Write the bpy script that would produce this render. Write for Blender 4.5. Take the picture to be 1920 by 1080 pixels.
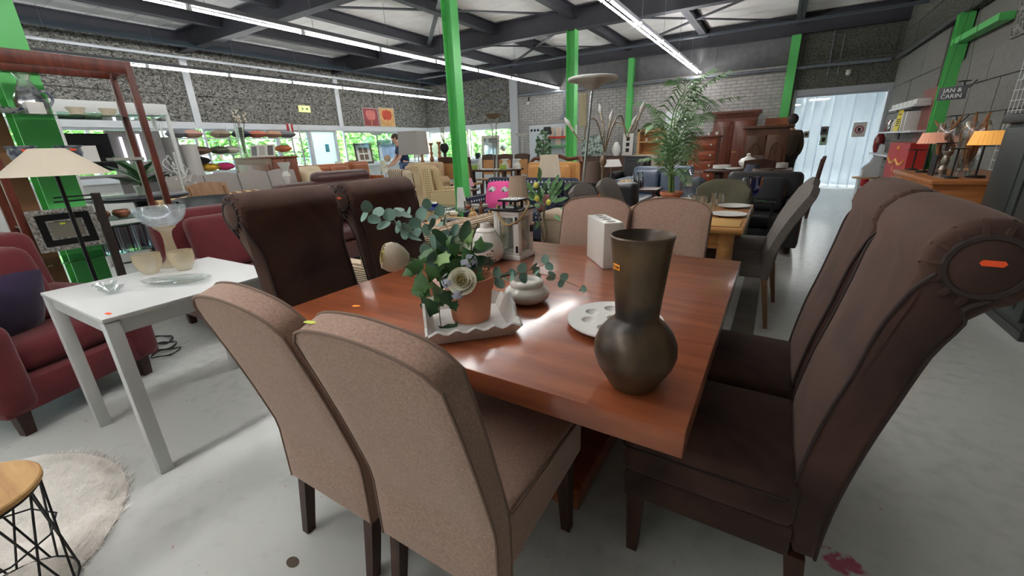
import bpy, math, random
from mathutils import Vector, Matrix
for _o in list(bpy.data.objects): bpy.data.objects.remove(_o)
SC = bpy.context.scene
COL = SC.collection
R = math.radians
PI = math.pi
# ------------------------------------------------------------------ camera
CH = 1.32; CF = 775.9; CAZ = -.56037; CPT = .32888; CRL = -.035825
_ca, _sa, _cp, _sp = math.cos(CAZ), math.sin(CAZ), math.cos(CPT), math.sin(CPT)
CFW = Vector((_sa*_cp, _ca*_cp, -_sp)); _r = Vector((_ca, -_sa, 0)); _u = _r.cross(CFW)
CRT = math.cos(CRL)*_r + math.sin(CRL)*_u
CUP = -math.sin(CRL)*_r + math.cos(CRL)*_u
CLOC = Vector((0, 0, CH))
cd = bpy.data.cameras.new('camera'); cam = bpy.data.objects.new('camera', cd); COL.objects.link(cam)
cd.sensor_width = 36; cd.lens = CF/1920*36; cd.clip_start = .02; cd.clip_end = 300
cam.matrix_world = Matrix(((CRT.x, CUP.x, -CFW.x, 0), (CRT.y, CUP.y, -CFW.y, 0), (CRT.z, CUP.z, -CFW.z, CH), (0, 0, 0, 1)))
SC.camera = cam
def ray(x, y): return CFW*CF + CRT*(x-960) + CUP*(540-y)
def onz(x, y, z=0): d = ray(x, y); return CLOC + d*((z-CH)/d.z)
def onx(x, y, X): d = ray(x, y); return CLOC + d*(X/d.x)
def ony(x, y, Y): d = ray(x, y); return CLOC + d*(Y/d.y)
# ------------------------------------------------------------------ world, sun, exposure
vs = SC.view_settings; vs.view_transform = 'Standard'; vs.look = 'None'; vs.gamma = 1; vs.use_curve_mapping = False
vs.exposure = 0.45
W = bpy.data.worlds.new('sky'); SC.world = W; W.use_nodes = True
nt = W.node_tree; bg = nt.nodes['Background']
sky = nt.nodes.new('ShaderNodeTexSky'); sky.sky_type = 'NISHITA'; sky.sun_disc = False
sky.sun_elevation = R(48); sky.sun_rotation = R(60); sky.air_density = 1.2; sky.dust_density = 3.0
nt.links.new(sky.outputs[0], bg.inputs[0]); bg.inputs[1].default_value = 2.0
sd = bpy.data.lights.new('sun', 'SUN'); sun = bpy.data.objects.new('sun', sd); COL.objects.link(sun)
sd.energy = 22.0; sd.angle = R(1); sd.color = (1, .95, .86); sun.rotation_euler = (R(20), R(38), 0)
TUBE_E = 42.0      # emission strength of the ceiling tubes
# ------------------------------------------------------------------ materials
MATS = {}
def lin(c): return tuple(((v/255)/12.92 if v <= 10 else (((v/255)+.055)/1.055)**2.4) for v in c)
def mat(name, c=None, r=.6, m=0, var=.0, vsc=6, bump=0, bsc=60, tr=0, em=0, st=None, spec=.5, sheen=0, det=4, coat=0):
    if name in MATS: return MATS[name]
    M = bpy.data.materials.new(name); M.use_nodes = True; MATS[name] = M
    t = M.node_tree; b = t.nodes['Principled BSDF']; L = lin(c)
    b.inputs['Base Color'].default_value = (*L, 1); b.inputs['Roughness'].default_value = r
    b.inputs['Metallic'].default_value = m; b.inputs['Specular IOR Level'].default_value = spec
    if sheen: b.inputs['Sheen Weight'].default_value = sheen; b.inputs['Sheen Roughness'].default_value = .4
    if coat: b.inputs['Coat Weight'].default_value = coat; b.inputs['Coat Roughness'].default_value = .12
    if em: b.inputs['Emission Color'].default_value = (*L, 1); b.inputs['Emission Strength'].default_value = em
    if var or bump:
        tc = t.nodes.new('ShaderNodeTexCoord'); src = tc.outputs['Object']
        if st:
            mp = t.nodes.new('ShaderNodeMapping'); mp.inputs['Scale'].default_value = st; t.links.new(src, mp.inputs[0]); src = mp.outputs[0]
    if var:
        n = t.nodes.new('ShaderNodeTexNoise'); n.inputs['Scale'].default_value = vsc; n.inputs['Detail'].default_value = det
        t.links.new(src, n.inputs['Vector'])
        cr = t.nodes.new('ShaderNodeValToRGB'); e = cr.color_ramp.elements
        e[0].position = .28; e[1].position = .72
        e[0].color = (*[v*(1-var) for v in L], 1); e[1].color = (*[min(1, v*(1+var)) for v in L], 1)
        t.links.new(n.outputs['Fac'], cr.inputs[0]); t.links.new(cr.outputs[0], b.inputs['Base Color'])
    if bump:
        n2 = t.nodes.new('ShaderNodeTexNoise'); n2.inputs['Scale'].default_value = bsc; n2.inputs['Detail'].default_value = 3
        t.links.new(src, n2.inputs['Vector'])
        bp = t.nodes.new('ShaderNodeBump'); bp.inputs['Strength'].default_value = bump; bp.inputs['Distance'].default_value = .01
        t.links.new(n2.outputs['Fac'], bp.inputs['Height']); t.links.new(bp.outputs[0], b.inputs['Normal'])
    return M
def glass(name, c=(235, 245, 240), a=.82, r=.03, gmax=.75):
    # thin clear glass: see-through with a mirror-like sheen that grows at grazing angles
    if name in MATS: return MATS[name]
    M = bpy.data.materials.new(name); M.use_nodes = True; MATS[name] = M
    t = M.node_tree; t.nodes.clear(); N = t.nodes.new
    o = N('ShaderNodeOutputMaterial'); mx = N('ShaderNodeMixShader'); tp = N('ShaderNodeBsdfTransparent'); gl = N('ShaderNodeBsdfGlossy')
    lw = N('ShaderNodeLayerWeight'); lw.inputs[0].default_value = .35
    mr = N('ShaderNodeMapRange'); mr.inputs[3].default_value = 1-a; mr.inputs[4].default_value = gmax
    L = lin(c); tp.inputs[0].default_value = (*L, 1); gl.inputs[0].default_value = (.9, .92, .92, 1); gl.inputs[1].default_value = r
    t.links.new(lw.outputs['Fresnel'], mr.inputs[0]); t.links.new(mr.outputs[0], mx.inputs[0])
    t.links.new(tp.outputs[0], mx.inputs[1]); t.links.new(gl.outputs[0], mx.inputs[2]); t.links.new(mx.outputs[0], o.inputs[0])
    return M
def ramp2(name, c1, c2, scale, r=.7, st=(1, 1, 1), lo=.4, hi=.6, det=6, bump=.3, kind='noise', dist=0, spec=.4, rvar=0):
    # two-tone procedural: noise, wave (stripes / wood grain) or checker-like voronoi dots
    if name in MATS: return MATS[name]
    M = bpy.data.materials.new(name); M.use_nodes = True; MATS[name] = M
    t = M.node_tree; b = t.nodes['Principled BSDF']; N = t.nodes.new
    b.inputs['Roughness'].default_value = r; b.inputs['Specular IOR Level'].default_value = spec
    tc = N('ShaderNodeTexCoord'); mp = N('ShaderNodeMapping'); mp.inputs['Scale'].default_value = st
    t.links.new(tc.outputs['Object'], mp.inputs[0])
    if kind == 'noise':
        n = N('ShaderNodeTexNoise'); n.inputs['Scale'].default_value = scale; n.inputs['Detail'].default_value = det; n.inputs['Distortion'].default_value = dist; out = n.outputs['Fac']
    elif kind == 'wave':
        n = N('ShaderNodeTexWave'); n.inputs['Scale'].default_value = scale; n.inputs['Distortion'].default_value = dist; n.inputs['Detail'].default_value = det; n.inputs['Detail Scale'].default_value = 1.5; out = n.outputs['Fac']
    else:
        n = N('ShaderNodeTexVoronoi'); n.inputs['Scale'].default_value = scale; n.inputs['Randomness'].default_value = dist; out = n.outputs['Distance']
    t.links.new(mp.outputs[0], n.inputs['Vector'])
    cr = N('ShaderNodeValToRGB'); e = cr.color_ramp.elements; e[0].position = lo; e[1].position = hi
    e[0].color = (*lin(c1), 1); e[1].color = (*lin(c2), 1)
    t.links.new(out, cr.inputs[0]); t.links.new(cr.outputs[0], b.inputs['Base Color'])
    if bump:
        bp = N('ShaderNodeBump'); bp.inputs['Strength'].default_value = bump; bp.inputs['Distance'].default_value = .01
        t.links.new(out, bp.inputs['Height']); t.links.new(bp.outputs[0], b.inputs['Normal'])
    return M
def wood(name, c1, c2, r=.4, sc=3, axis='x', coat=0):
    st = {'x': (1, 9, 9), 'y': (9, 1, 9), 'z': (9, 9, 1)}[axis]
    M = ramp2(name, c1, c2, sc, r=r, st=st, lo=.3, hi=.75, det=8, bump=.05, dist=.6)
    if coat: b = M.node_tree.nodes['Principled BSDF']; b.inputs['Coat Weight'].default_value = coat; b.inputs['Coat Roughness'].default_value = .15
    return M
# ------------------------------------------------------------------ mesh builder
def offset_poly(P, d):
    n = len(P); out = []
    for i in range(n):
        a, b, c = Vector(P[i-1]), Vector(P[i]), Vector(P[(i+1) % n])
        e1 = (b-a); e2 = (c-b)
        n1 = Vector((e1.y, -e1.x)).normalized() if e1.length else Vector((0, 0)); n2 = Vector((e2.y, -e2.x)).normalized() if e2.length else n1
        m = n1+n2; m = m.normalized() if m.length > 1e-6 else n1
        k = 1/max(.5, m.dot(n1)) if n1.length else 1
        out.append((b.x+m.x*d*k, b.y+m.y*d*k))
    return out
class G:
    def __init__(s): s.v = []; s.f = []
    def add(s, V, F):
        o = len(s.v); s.v += [tuple(p) for p in V]; s.f += [tuple(i+o for i in q) for q in F]; return s
    def box(s, x0, y0, z0, x1, y1, z1):
        return s.add([(x0, y0, z0), (x1, y0, z0), (x1, y1, z0), (x0, y1, z0), (x0, y0, z1), (x1, y0, z1), (x1, y1, z1), (x0, y1, z1)],
                     [(3, 2, 1, 0), (4, 5, 6, 7), (0, 1, 5, 4), (1, 2, 6, 5), (2, 3, 7, 6), (3, 0, 4, 7)])
    def cb(s, c, z): return s.box(c[0]-z[0]/2, c[1]-z[1]/2, c[2]-z[2]/2, c[0]+z[0]/2, c[1]+z[1]/2, c[2]+z[2]/2)
    def rb(s, c, z, r=.02, n=2, fn=None):
        # rounded box centred at c, size z, corner radius r; fn may bend each local point
        h = [q/2 for q in z]; r = min([r]+[q*.98 for q in h]); ax = []
        for k in range(3):
            e = [-h[k]] + [-h[k]+r*(1-math.cos(PI/2*(i+1)/n)) if n > 1 else -h[k]+r for i in range(n)]
            mid = [] if not fn else [-h[k]+r+(2*h[k]-2*r)*j/4 for j in (1, 2, 3)]
            ax.append(e+mid+[-q for q in reversed(e)])
        idx = {}; V = []; F = []
        def vid(p):
            key = tuple(round(q, 6) for q in p)
            if key not in idx:
                i = [max(-h[k]+r, min(h[k]-r, p[k])) for k in range(3)]
                d = Vector([p[k]-i[k] for k in range(3)]); L = d.length
                q = [i[k]+d[k]/L*r if L > 1e-9 else p[k] for k in range(3)]
                if fn: q = fn(*q)
                idx[key] = len(V); V.append((c[0]+q[0], c[1]+q[1], c[2]+q[2]))
            return idx[key]
        for k in range(3):
            a, b = (k+1) % 3, (k+2) % 3
            for sgn in (-1, 1):
                for i in range(len(ax[a])-1):
                    for j in range(len(ax[b])-1):
                        q = []
                        for (u, w) in ((i, j), (i+1, j), (i+1, j+1), (i, j+1)):
                            p = [0, 0, 0]; p[k] = sgn*h[k]; p[a] = ax[a][u]; p[b] = ax[b][w]; q.append(vid(p))
                        if len(set(q)) > 2: F.append(tuple(q) if sgn > 0 else tuple(reversed(q)))
        return s.add(V, F)
    def tube(s, pts, r, n=8, cap=True, flat=1):
        P = [Vector(p) for p in pts]; rs = r if isinstance(r, (list, tuple)) else [r]*len(P)
        t0 = (P[1]-P[0]).normalized(); up = Vector((0, 0, 1)) if abs(t0.z) < .9 else Vector((1, 0, 0))
        a = t0.cross(up).normalized(); rings = []
        for i, p in enumerate(P):
            t = (P[min(i+1, len(P)-1)]-P[max(i-1, 0)]); t = t.normalized() if t.length > 1e-9 else t0
            a = (a-t*a.dot(t)); a = a.normalized() if a.length > 1e-6 else t.orthogonal().normalized(); b = t.cross(a)
            rings.append([p+(a*math.cos(2*PI*k/n)+b*math.sin(2*PI*k/n)*flat)*rs[i] for k in range(n)])
        return s.loft(rings, cap)
    def loft(s, rings, cap=True, close=True):
        n = len(rings[0]); V = [p for q in rings for p in q]; F = []
        for i in range(len(rings)-1):
            for k in range(n if close else n-1):
                F.append((i*n+k, i*n+(k+1) % n, (i+1)*n+(k+1) % n, (i+1)*n+k))
        if cap: F.append(tuple(range(n-1, -1, -1))); F.append(tuple((len(rings)-1)*n+k for k in range(n)))
        return s.add(V, F)
    def lathe(s, prof, n=20, c=(0, 0, 0), cap=True, sx=1, sy=1, fl=0, nf=8):
        rings = [[(c[0]+sx*p[0]*(1+fl*math.cos(nf*2*PI*k/n))*math.cos(2*PI*k/n), c[1]+sy*p[0]*(1+fl*math.cos(nf*2*PI*k/n))*math.sin(2*PI*k/n), c[2]+p[1]) for k in range(n)] for p in prof]
        return s.loft(rings, cap)
    def cyl(s, c, r, h, n=16): return s.lathe([(r, 0), (r, h)], n, c)
    def sph(s, c, r, nu=12, nv=8):
        rr = r if isinstance(r, (tuple, list)) else (r, r, r)
        return s.add(*_sph(c, rr, nu, nv))
    def prism(s, P, a, b, ax='z'):
        f = {'z': lambda p, h: (p[0], p[1], h), 'y': lambda p, h: (p[0], h, p[1]), 'x': lambda p, h: (h, p[0], p[1])}[ax]
        return s.loft([[f(p, a) for p in P], [f(p, b) for p in P]])
    def bar(s, p, q, w, h=None):
        h = h or w; p = Vector(p); q = Vector(q); t = (q-p).normalized()
        up = Vector((0, 0, 1)) if abs(t.z) < .95 else Vector((0, 1, 0))
        a = t.cross(up).normalized()*(w/2); b = a.cross(t).normalized()*(h/2)
        return s.loft([[e-a-b, e+a-b, e+a+b, e-a+b] for e in (p, q)])
    def slab(s, fn, nu, nv, th, edge=.35):
        # curved panel: fn(u,v)->point, u,v in 0..1; thickness th, thinned at its borders
        def P(u, v): return Vector(fn(u, v))
        A = []; B = []
        for j in range(nv+1):
            for i in range(nu+1):
                u, v = i/nu, j/nv; e = 1e-3
                du = P(min(1, u+e), v)-P(max(0, u-e), v); dv = P(u, min(1, v+e))-P(u, max(0, v-e))
                n = du.cross(dv); n = n.normalized() if n.length > 1e-12 else Vector((0, 1, 0))
                k = edge if (i in (0, nu) or j in (0, nv)) else 1
                A.append(P(u, v)+n*th/2*k); B.append(P(u, v)-n*th/2*k)
        w = nu+1; F = []; o = len(A)
        for j in range(nv):
            for i in range(nu):
                q = (j*w+i, j*w+i+1, (j+1)*w+i+1, (j+1)*w+i)
                F.append(q); F.append(tuple(o+k for k in reversed(q)))
        bd = [i for i in range(w)]+[j*w+nu for j in range(1, nv+1)]+[nv*w+i for i in range(nu-1, -1, -1)]+[j*w for j in range(nv-1, 0, -1)]
        for k in range(len(bd)):
            a, b = bd[k], bd[(k+1) % len(bd)]; F.append((b, a, o+a, o+b))
        return s.add(A+B, F)
    def sheet(s, fn, nu, nv):
        V = [fn(i/nu, j/nv) for j in range(nv+1) for i in range(nu+1)]; w = nu+1
        return s.add(V, [(j*w+i, j*w+i+1, (j+1)*w+i+1, (j+1)*w+i) for j in range(nv) for i in range(nu)])
    def xf(s, M): s.v = [tuple(M @ Vector(p)) for p in s.v]; return s
    def mv(s, x, y, z): s.v = [(p[0]+x, p[1]+y, p[2]+z) for p in s.v]; return s
def _sph(c, r, nu, nv):
    V = [(c[0], c[1], c[2]-r[2])]; F = []
    for j in range(1, nv):
        a = -PI/2+PI*j/nv
        for i in range(nu):
            b = 2*PI*i/nu; V.append((c[0]+r[0]*math.cos(a)*math.cos(b), c[1]+r[1]*math.cos(a)*math.sin(b), c[2]+r[2]*math.sin(a)))
    V.append((c[0], c[1], c[2]+r[2])); T = len(V)-1
    for i in range(nu): F.append((0, 1+(i+1) % nu, 1+i)); F.append((T, T-nu+i, T-nu+(i+1) % nu))
    for j in range(nv-2):
        for i in range(nu):
            a = 1+j*nu; F.append((a+i, a+(i+1) % nu, a+nu+(i+1) % nu, a+nu+i))
    return V, F
def tag(o, lab=None, cat=None, grp=None, kind=None):
    if lab: o['label'] = lab
    if cat: o['category'] = cat
    if grp: o['group'] = grp
    if kind: o['kind'] = kind
    return o
def mk(name, g, m, par=None, lab=None, cat=None, grp=None, kind=None, loc=(0, 0, 0), rz=0, sm=38):
    me = bpy.data.meshes.new(name); me.from_pydata(g.v, [], g.f); me.validate()
    if sm:
        me.polygons.foreach_set('use_smooth', [True]*len(me.polygons)); me.set_sharp_from_angle(angle=R(sm))
    me.materials.append(m); me.update()
    o = bpy.data.objects.new(name, me); COL.objects.link(o)
    if par: o.parent = par
    o.location = loc; o.rotation_euler = (0, 0, rz)
    return tag(o, lab, cat, grp, kind)
def T(name, lab, cat, loc=(0, 0, 0), rz=0, grp=None, kind=None):
    o = bpy.data.objects.new(name, None); COL.objects.link(o); o.empty_display_size = .05
    o.location = loc; o.rotation_euler = (0, 0, rz); return tag(o, lab, cat, grp, kind)
def st(name, g, m, par=None, sm=38): return mk(name, g, m, par, kind=None if par else 'structure', sm=sm)
def inst(o, par, loc=None, rot=None, sc=None):     # another copy of a part, sharing its mesh
    c = o.copy(); COL.objects.link(c); c.parent = par
    if loc is not None: c.location = loc
    if rot is not None: c.rotation_euler = rot
    if sc is not None: c.scale = sc
    return c
def dup(root, lab, loc, rz=None, grp=None, sc=None):
    r = root.copy(); COL.objects.link(r); r.location = loc
    if rz is not None: r.rotation_euler = (0, 0, rz)
    if sc: r.scale = sc
    r['label'] = lab
    if grp: r['group'] = grp
    for ch in list(root.children):
        c = ch.copy(); COL.objects.link(c); c.parent = r
        for q in ch.children:
            d = q.copy(); COL.objects.link(d); d.parent = c
    return r
def arc(c, r, a0, a1, n): return [(c[0]+r*math.cos(a0+(a1-a0)*i/n), c[1]+r*math.sin(a0+(a1-a0)*i/n)) for i in range(n+1)]
def circ(c, r, n=24, ax='z', ry=None):
    ry = ry or r; o = []
    for i in range(n+1):
        a = 2*PI*i/n; x, y = r*math.cos(a), ry*math.sin(a)
        o.append({'z': (c[0]+x, c[1]+y, c[2]), 'x': (c[0], c[1]+x, c[2]+y), 'y': (c[0]+x, c[1], c[2]+y)}[ax])
    return o
def bez(p0, p1, p2, p3, n=10):
    P = [Vector(p) for p in (p0, p1, p2, p3)]; return [P[0]*(1-t)**3+P[1]*3*t*(1-t)**2+P[2]*3*t*t*(1-t)+P[3]*t**3 for t in [i/n for i in range(n+1)]]
def smooth_path(P, n=6):     # Catmull-Rom through points
    P = [Vector(p) for p in P]; o = []
    for i in range(len(P)-1):
        a, b, c, d = P[max(i-1, 0)], P[i], P[i+1], P[min(i+2, len(P)-1)]
        for k in range(n):
            t = k/n; o.append(.5*((2*b)+(c-a)*t+(2*a-5*b+4*c-d)*t*t+(3*b-a-3*c+d)*t**3))
    return o+[P[-1]]
_fnt = {}
def text(name, s, size, m, par=None, ext=.001, align='CENTER', loc=(0, 0, 0), rot=(0, 0, 0)):
    cu = bpy.data.curves.new(name, 'FONT'); cu.body = s; cu.size = size; cu.extrude = ext; cu.align_x = align; cu.align_y = 'CENTER'; cu.resolution_u = 2
    o = bpy.data.objects.new(name+'_tmp', cu); COL.objects.link(o)
    dg = bpy.context.evaluated_depsgraph_get(); me = bpy.data.meshes.new_from_object(o.evaluated_get(dg))
    bpy.data.objects.remove(o); me.materials.clear(); me.materials.append(m)
    q = bpy.data.objects.new(name, me); q['kind'] = 'stuff'; COL.objects.link(q); q.parent = par; q.location = loc; q.rotation_euler = rot
    return q
# ================================================================== STRUCTURE
ORD = ['nearest', 'second', 'third', 'fourth', 'fifth', 'sixth', 'seventh', 'eighth', 'ninth', 'tenth', 'eleventh', 'twelfth', 'thirteenth', 'fourteenth', 'fifteenth']
XL, XR, YB, YF, ZC = -12.5, 2.1, 13.8, -10.0, 4.12
m_floor = None
def floor_mat():
    M = bpy.data.materials.new('floor_epoxy'); M.use_nodes = True; MATS['floor_epoxy'] = M
    t = M.node_tree; b = t.nodes['Principled BSDF']; N = t.nodes.new; L = t.links.new
    tc = N('ShaderNodeTexCoord')
    n1 = N('ShaderNodeTexNoise'); n1.inputs['Scale'].default_value = .8; n1.inputs['Detail'].default_value = 6
    n2 = N('ShaderNodeTexNoise'); n2.inputs['Scale'].default_value = 14; n2.inputs['Detail'].default_value = 8
    n3 = N('ShaderNodeTexNoise'); n3.inputs['Scale'].default_value = 60; n3.inputs['Detail'].default_value = 2
    for n in (n1, n2, n3): L(tc.outputs['Object'], n.inputs['Vector'])
    mx = N('ShaderNodeMath'); mx.operation = 'ADD'; L(n1.outputs[0], mx.inputs[0]); L(n2.outputs[0], mx.inputs[1])
    cr = N('ShaderNodeValToRGB'); e = cr.color_ramp.elements; e[0].position = .6; e[1].position = 1.4
    e[0].color = (*lin((180, 182, 178)), 1); e[1].color = (*lin((200, 202, 197)), 1); L(mx.outputs[0], cr.inputs[0])
    # worn pink paint marks beside the brown chairs
    mp = N('ShaderNodeMapping'); mp.inputs['Location'].default_value = (-.37, -1.38, 0); L(tc.outputs['Object'], mp.inputs[0])
    sc = N('ShaderNodeVectorMath'); sc.operation = 'MULTIPLY'; sc.inputs[1].default_value = (9, 16, 0); L(mp.outputs[0], sc.inputs[0])
    ln = N('ShaderNodeVectorMath'); ln.operation = 'LENGTH'; L(sc.outputs[0], ln.inputs[0])
    n4 = N('ShaderNodeTexNoise'); n4.inputs['Scale'].default_value = 22; n4.inputs['Detail'].default_value = 7; L(tc.outputs['Object'], n4.inputs['Vector'])
    mr = N('ShaderNodeMapRange'); mr.inputs[1].default_value = 1; mr.inputs[2].default_value = 0; mr.inputs[3].default_value = 0; mr.inputs[4].default_value = .5; L(ln.outputs['Value'], mr.inputs[0])
    ad = N('ShaderNodeMath'); ad.operation = 'ADD'; L(mr.outputs[0], ad.inputs[0]); L(n4.outputs[0], ad.inputs[1])
    c2 = N('ShaderNodeValToRGB'); c2.color_ramp.elements[0].position = .68; c2.color_ramp.elements[1].position = .8; L(ad.outputs[0], c2.inputs[0])
    mm = N('ShaderNodeMixRGB'); mm.inputs[2].default_value = (*lin((176, 84, 108)), 1); L(c2.outputs[0], mm.inputs[0]); L(cr.outputs[0], mm.inputs[1])
    L(mm.outputs[0], b.inputs['Base Color'])
    r2 = N('ShaderNodeMapRange'); r2.inputs[3].default_value = .16; r2.inputs[4].default_value = .28; L(n2.outputs[0], r2.inputs[0]); L(r2.outputs[0], b.inputs['Roughness'])
    bp = N('ShaderNodeBump'); bp.inputs['Strength'].default_value = .02; bp.inputs['Distance'].default_value = .004; L(n3.outputs[0], bp.inputs['Height']); L(bp.outputs[0], b.inputs['Normal'])
    b.inputs['Specular IOR Level'].default_value = .55
    return M
m_floor = floor_mat()
fl = st('floor', G().box(XL-.2, YF, -.1, XR+.2, YB+.2, 0), m_floor)
m_strip = mat('floor_patch', (108, 104, 98), .55, var=.2, vsc=9, bump=.1, bsc=80)
st('floor_patch_strip', G().box(-.115, 2.5, -.02, .03, 7.4, .002), m_strip, fl)
st('floor_stain', G().lathe([(.022, 0), (.022, .0012)], 14, (-1.22, .47, 0), sx=1.2, sy=.8), mat('stain', (84, 70, 58), .7), fl)
# wood-wool cement panels
m_wool = ramp2('wood_wool', (56, 56, 54), (162, 160, 153), 15, r=.95, st=(1, 1, 1.6), lo=.36, hi=.68, det=7, bump=.9, dist=1.2, spec=.1)
m_wool_d = ramp2('wood_wool_grey', (56, 58, 54), (128, 128, 118), 30, r=.95, st=(1, 1, 1.5), lo=.34, hi=.7, det=7, bump=.8, dist=1.1, spec=.1)
m_joint = mat('panel_backing', (58, 57, 52), .9)
m_white = mat('painted_frame', (206, 209, 212), .45, var=.04, vsc=3)
m_dark = mat('dark_steel', (60, 60, 68), .5, var=.12, vsc=4)
m_slab = mat('roof_slab', (246, 244, 241), .9, var=.07, vsc=2.2, bump=.15, bsc=30)
m_block = mat('concrete_block', (116, 114, 109), .9, var=.13, vsc=20, bump=.35, bsc=90)
m_brick = mat('grey_brick', (172, 169, 166), .9, var=.16, vsc=5, bump=.5, bsc=60)
m_mortar = mat('mortar', (138, 135, 131), .95, bump=.3, bsc=80)
m_green = mat('green_paint', (92, 192, 102), .38, var=.05, vsc=3)
m_pane = glass('window_glass', (236, 247, 245), .93, .01)
SILL = .92; HEAD = 2.08
def panels(par, axis, face, a0, a1, z0, z1, pw, ph, m, seed, out, gap=.012):
    # running-bond panels on a wall plane; each is its own part
    rnd = random.Random(seed); row = 0; z = z0; shp = {}
    while z < z1-.03:
        zz = min(z+ph, z1); a = a0-(pw/2 if row % 2 else 0)
        while a < a1-.02:
            b = min(a+pw, a1); s0 = max(a, a0)
            if b-s0 > .06:
                d = .028+rnd.uniform(0, .010)
                if axis == 'x': g = (face, s0+gap/2, z+gap/2, face+out*d, b-gap/2, zz-gap/2)
                else: g = (s0+gap/2, face, z+gap/2, b-gap/2, face+out*d, zz-gap/2)
                g = (min(g[0], g[3]), min(g[1], g[4]), g[2], max(g[0], g[3]), max(g[1], g[4]), g[5])
                st('wall_panel', G().box(*g), m, par, sm=0)
            a += pw
        z = zz; row += 1
# ---- left wall: panels above, glazed band, low wall under the sill
wl = st('wall_left', G().box(XL-.22, YF, HEAD+.02, XL, YB+.22, ZC+.3), m_joint)
st('lower_wall', G().box(XL-.22, YF, 0, XL, YB+.2, SILL-.06), mat('low_wall_white', (196, 196, 192), .8), wl)
panels(wl, 'x', XL, 1.0, YB, HEAD+.09, 4.02, 1.55, .6, m_wool, 3, 1)
panels(wl, 'x', XL, YF, 1.0, HEAD+.09, 4.02, 3.0, 1.0, m_wool, 4, 1)
for y in (-7.2, -3.0, 1.2, 5.4, 9.6):
    st('wall_post', G().box(XL-.03, y-.075, HEAD, XL+.075, y+.075, 3.55 if y > 5 else 3.9), m_white, wl)
st('window_head', G().box(XL-.1, YF, HEAD-.07, XL+.06, YB, HEAD+.085), m_white, wl)
st('window_sill', G().box(XL-.16, YF, SILL-.07, XL+.12, YB, SILL), m_white, wl)
wn = 0
def window(ax, face, a0, a1, z0, z1, fw=.055, mul=()):
    global wn; wn += 1
    t = T('window_%d' % wn, None, None, kind='structure')
    def bxx(n, p0, p1, q0, q1, d, m, o=0):
        if ax == 'x': st(n, G().box(face-.09+o, p0, q0, face-.09+o+d, p1, q1), m, t)
        else: st(n, G().box(p0, face+.03-o, q0, p1, face+.03-o+d, q1), m, t)
    bxx('frame_rail', a0, a1, z0, z0+fw, .07, m_white); bxx('frame_rail', a0, a1, z1-fw, z1, .07, m_white)
    ed = [a0]+list(mul)+[a1]
    for k, e in enumerate(ed):
        c = e+fw/2 if k == 0 else (e-fw/2 if k == len(ed)-1 else e)
        bxx('frame_stile', c-fw/2, c+fw/2, z0+fw, z1-fw, .07, m_white)
    for k in range(len(ed)-1):
        bxx('pane', ed[k]+(fw if k == 0 else fw/2), ed[k+1]-(fw if k == len(ed)-2 else fw/2), z0+fw, z1-fw, .008, m_pane, .03)
    return t
window('x', XL, -9.9, -7.28, SILL, HEAD-.07); window('x', XL, -7.12, -3.08, SILL, HEAD-.07, mul=(-5.1,)); window('x', XL, -2.92, 1.12, SILL, HEAD-.07, mul=(-.9,))
window('x', XL, 1.28, 5.32, SILL, HEAD-.07, mul=(3.3,))
DY0, DY1 = onx(590, 290, XL).y, onx(634, 290, XL).y
window('x', XL, 5.48, 7.4, SILL, HEAD-.07)
window('x', XL, 7.4, DY0-.06, SILL, HEAD-.07)
window('x', XL, 9.68, 12.1, SILL, HEAD-.07); window('x', XL, 12.1, YB-.05, SILL, HEAD-.07)
# frosted exit door in the glazed band
d1 = T('door_1', None, None, kind='structure')
st('door_frame', G().box(XL-.1, DY0-.06, 0, XL+.02, DY0, HEAD-.05).box(XL-.1, DY1, 0, XL+.02, DY1+.06, HEAD-.05).box(XL-.1, DY0, HEAD-.11, XL+.02, DY1, HEAD-.05), m_white, d1)
m_frost = mat('frosted_door', (236, 244, 240), .35)
_b = m_frost.node_tree.nodes['Principled BSDF']; _b.inputs['Transmission Weight'].default_value = .55; _b.inputs['Roughness'].default_value = .6
st('door_leaf', G().box(XL-.08, DY0, .03, XL-.05, DY1, HEAD-.11), m_frost, d1)
st('door_sticker', G().box(XL-.05, DY0+.46, 1.36, XL-.045, DY0+.6, 1.6), mat('sticker_teal', (70, 150, 170), .5), d1)
# ---- back wall
wb = st('wall_back', G().box(-8.3, YB, 0, .12, YB+.22, ZC+.3).box(XL-.2, YB, HEAD+.02, -8.3, YB+.22, ZC+.3).box(.12, YB, 2.44, XR+.2, YB+.22, ZC+.3), m_mortar)
st('lower_wall', G().box(XL, YB+.001, 0, -8.3, YB+.2, SILL-.06), MATS['low_wall_white'], wb)
panels(wb, 'y', YB, XL+.05, -8.42, HEAD+.09, 4.02, 1.55, .6, m_wool, 7, -1)
panels(wb, 'y', YB, .16, XR, 2.44, 4.02, 1.2, .6, m_wool_d, 9, -1)
panels(wb, 'y', YB, -8.1, .0, 3.06, 4.0, 2.1, .95, mat('upper_cladding', (104, 104, 106), .9, var=.14, vsc=7, bump=.4, bsc=60), 11, -1, .008)
st('window_head', G().box(XL, YB-.06, HEAD-.07, -8.36, YB+.1, HEAD+.085), m_white, wb)
st('window_sill', G().box(XL, YB-.12, SILL-.07, -8.36, YB+.16, SILL), m_white, wb)
st('wall_post', G().box(-8.42, YB-.1, 0, -8.12, YB, 3.95), mat('post_grey', (186, 188, 192), .5), wb)
window('y', YB, XL+.02, -10.45, SILL, HEAD-.07); window('y', YB, -10.35, -8.44, SILL, HEAD-.07)
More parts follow.
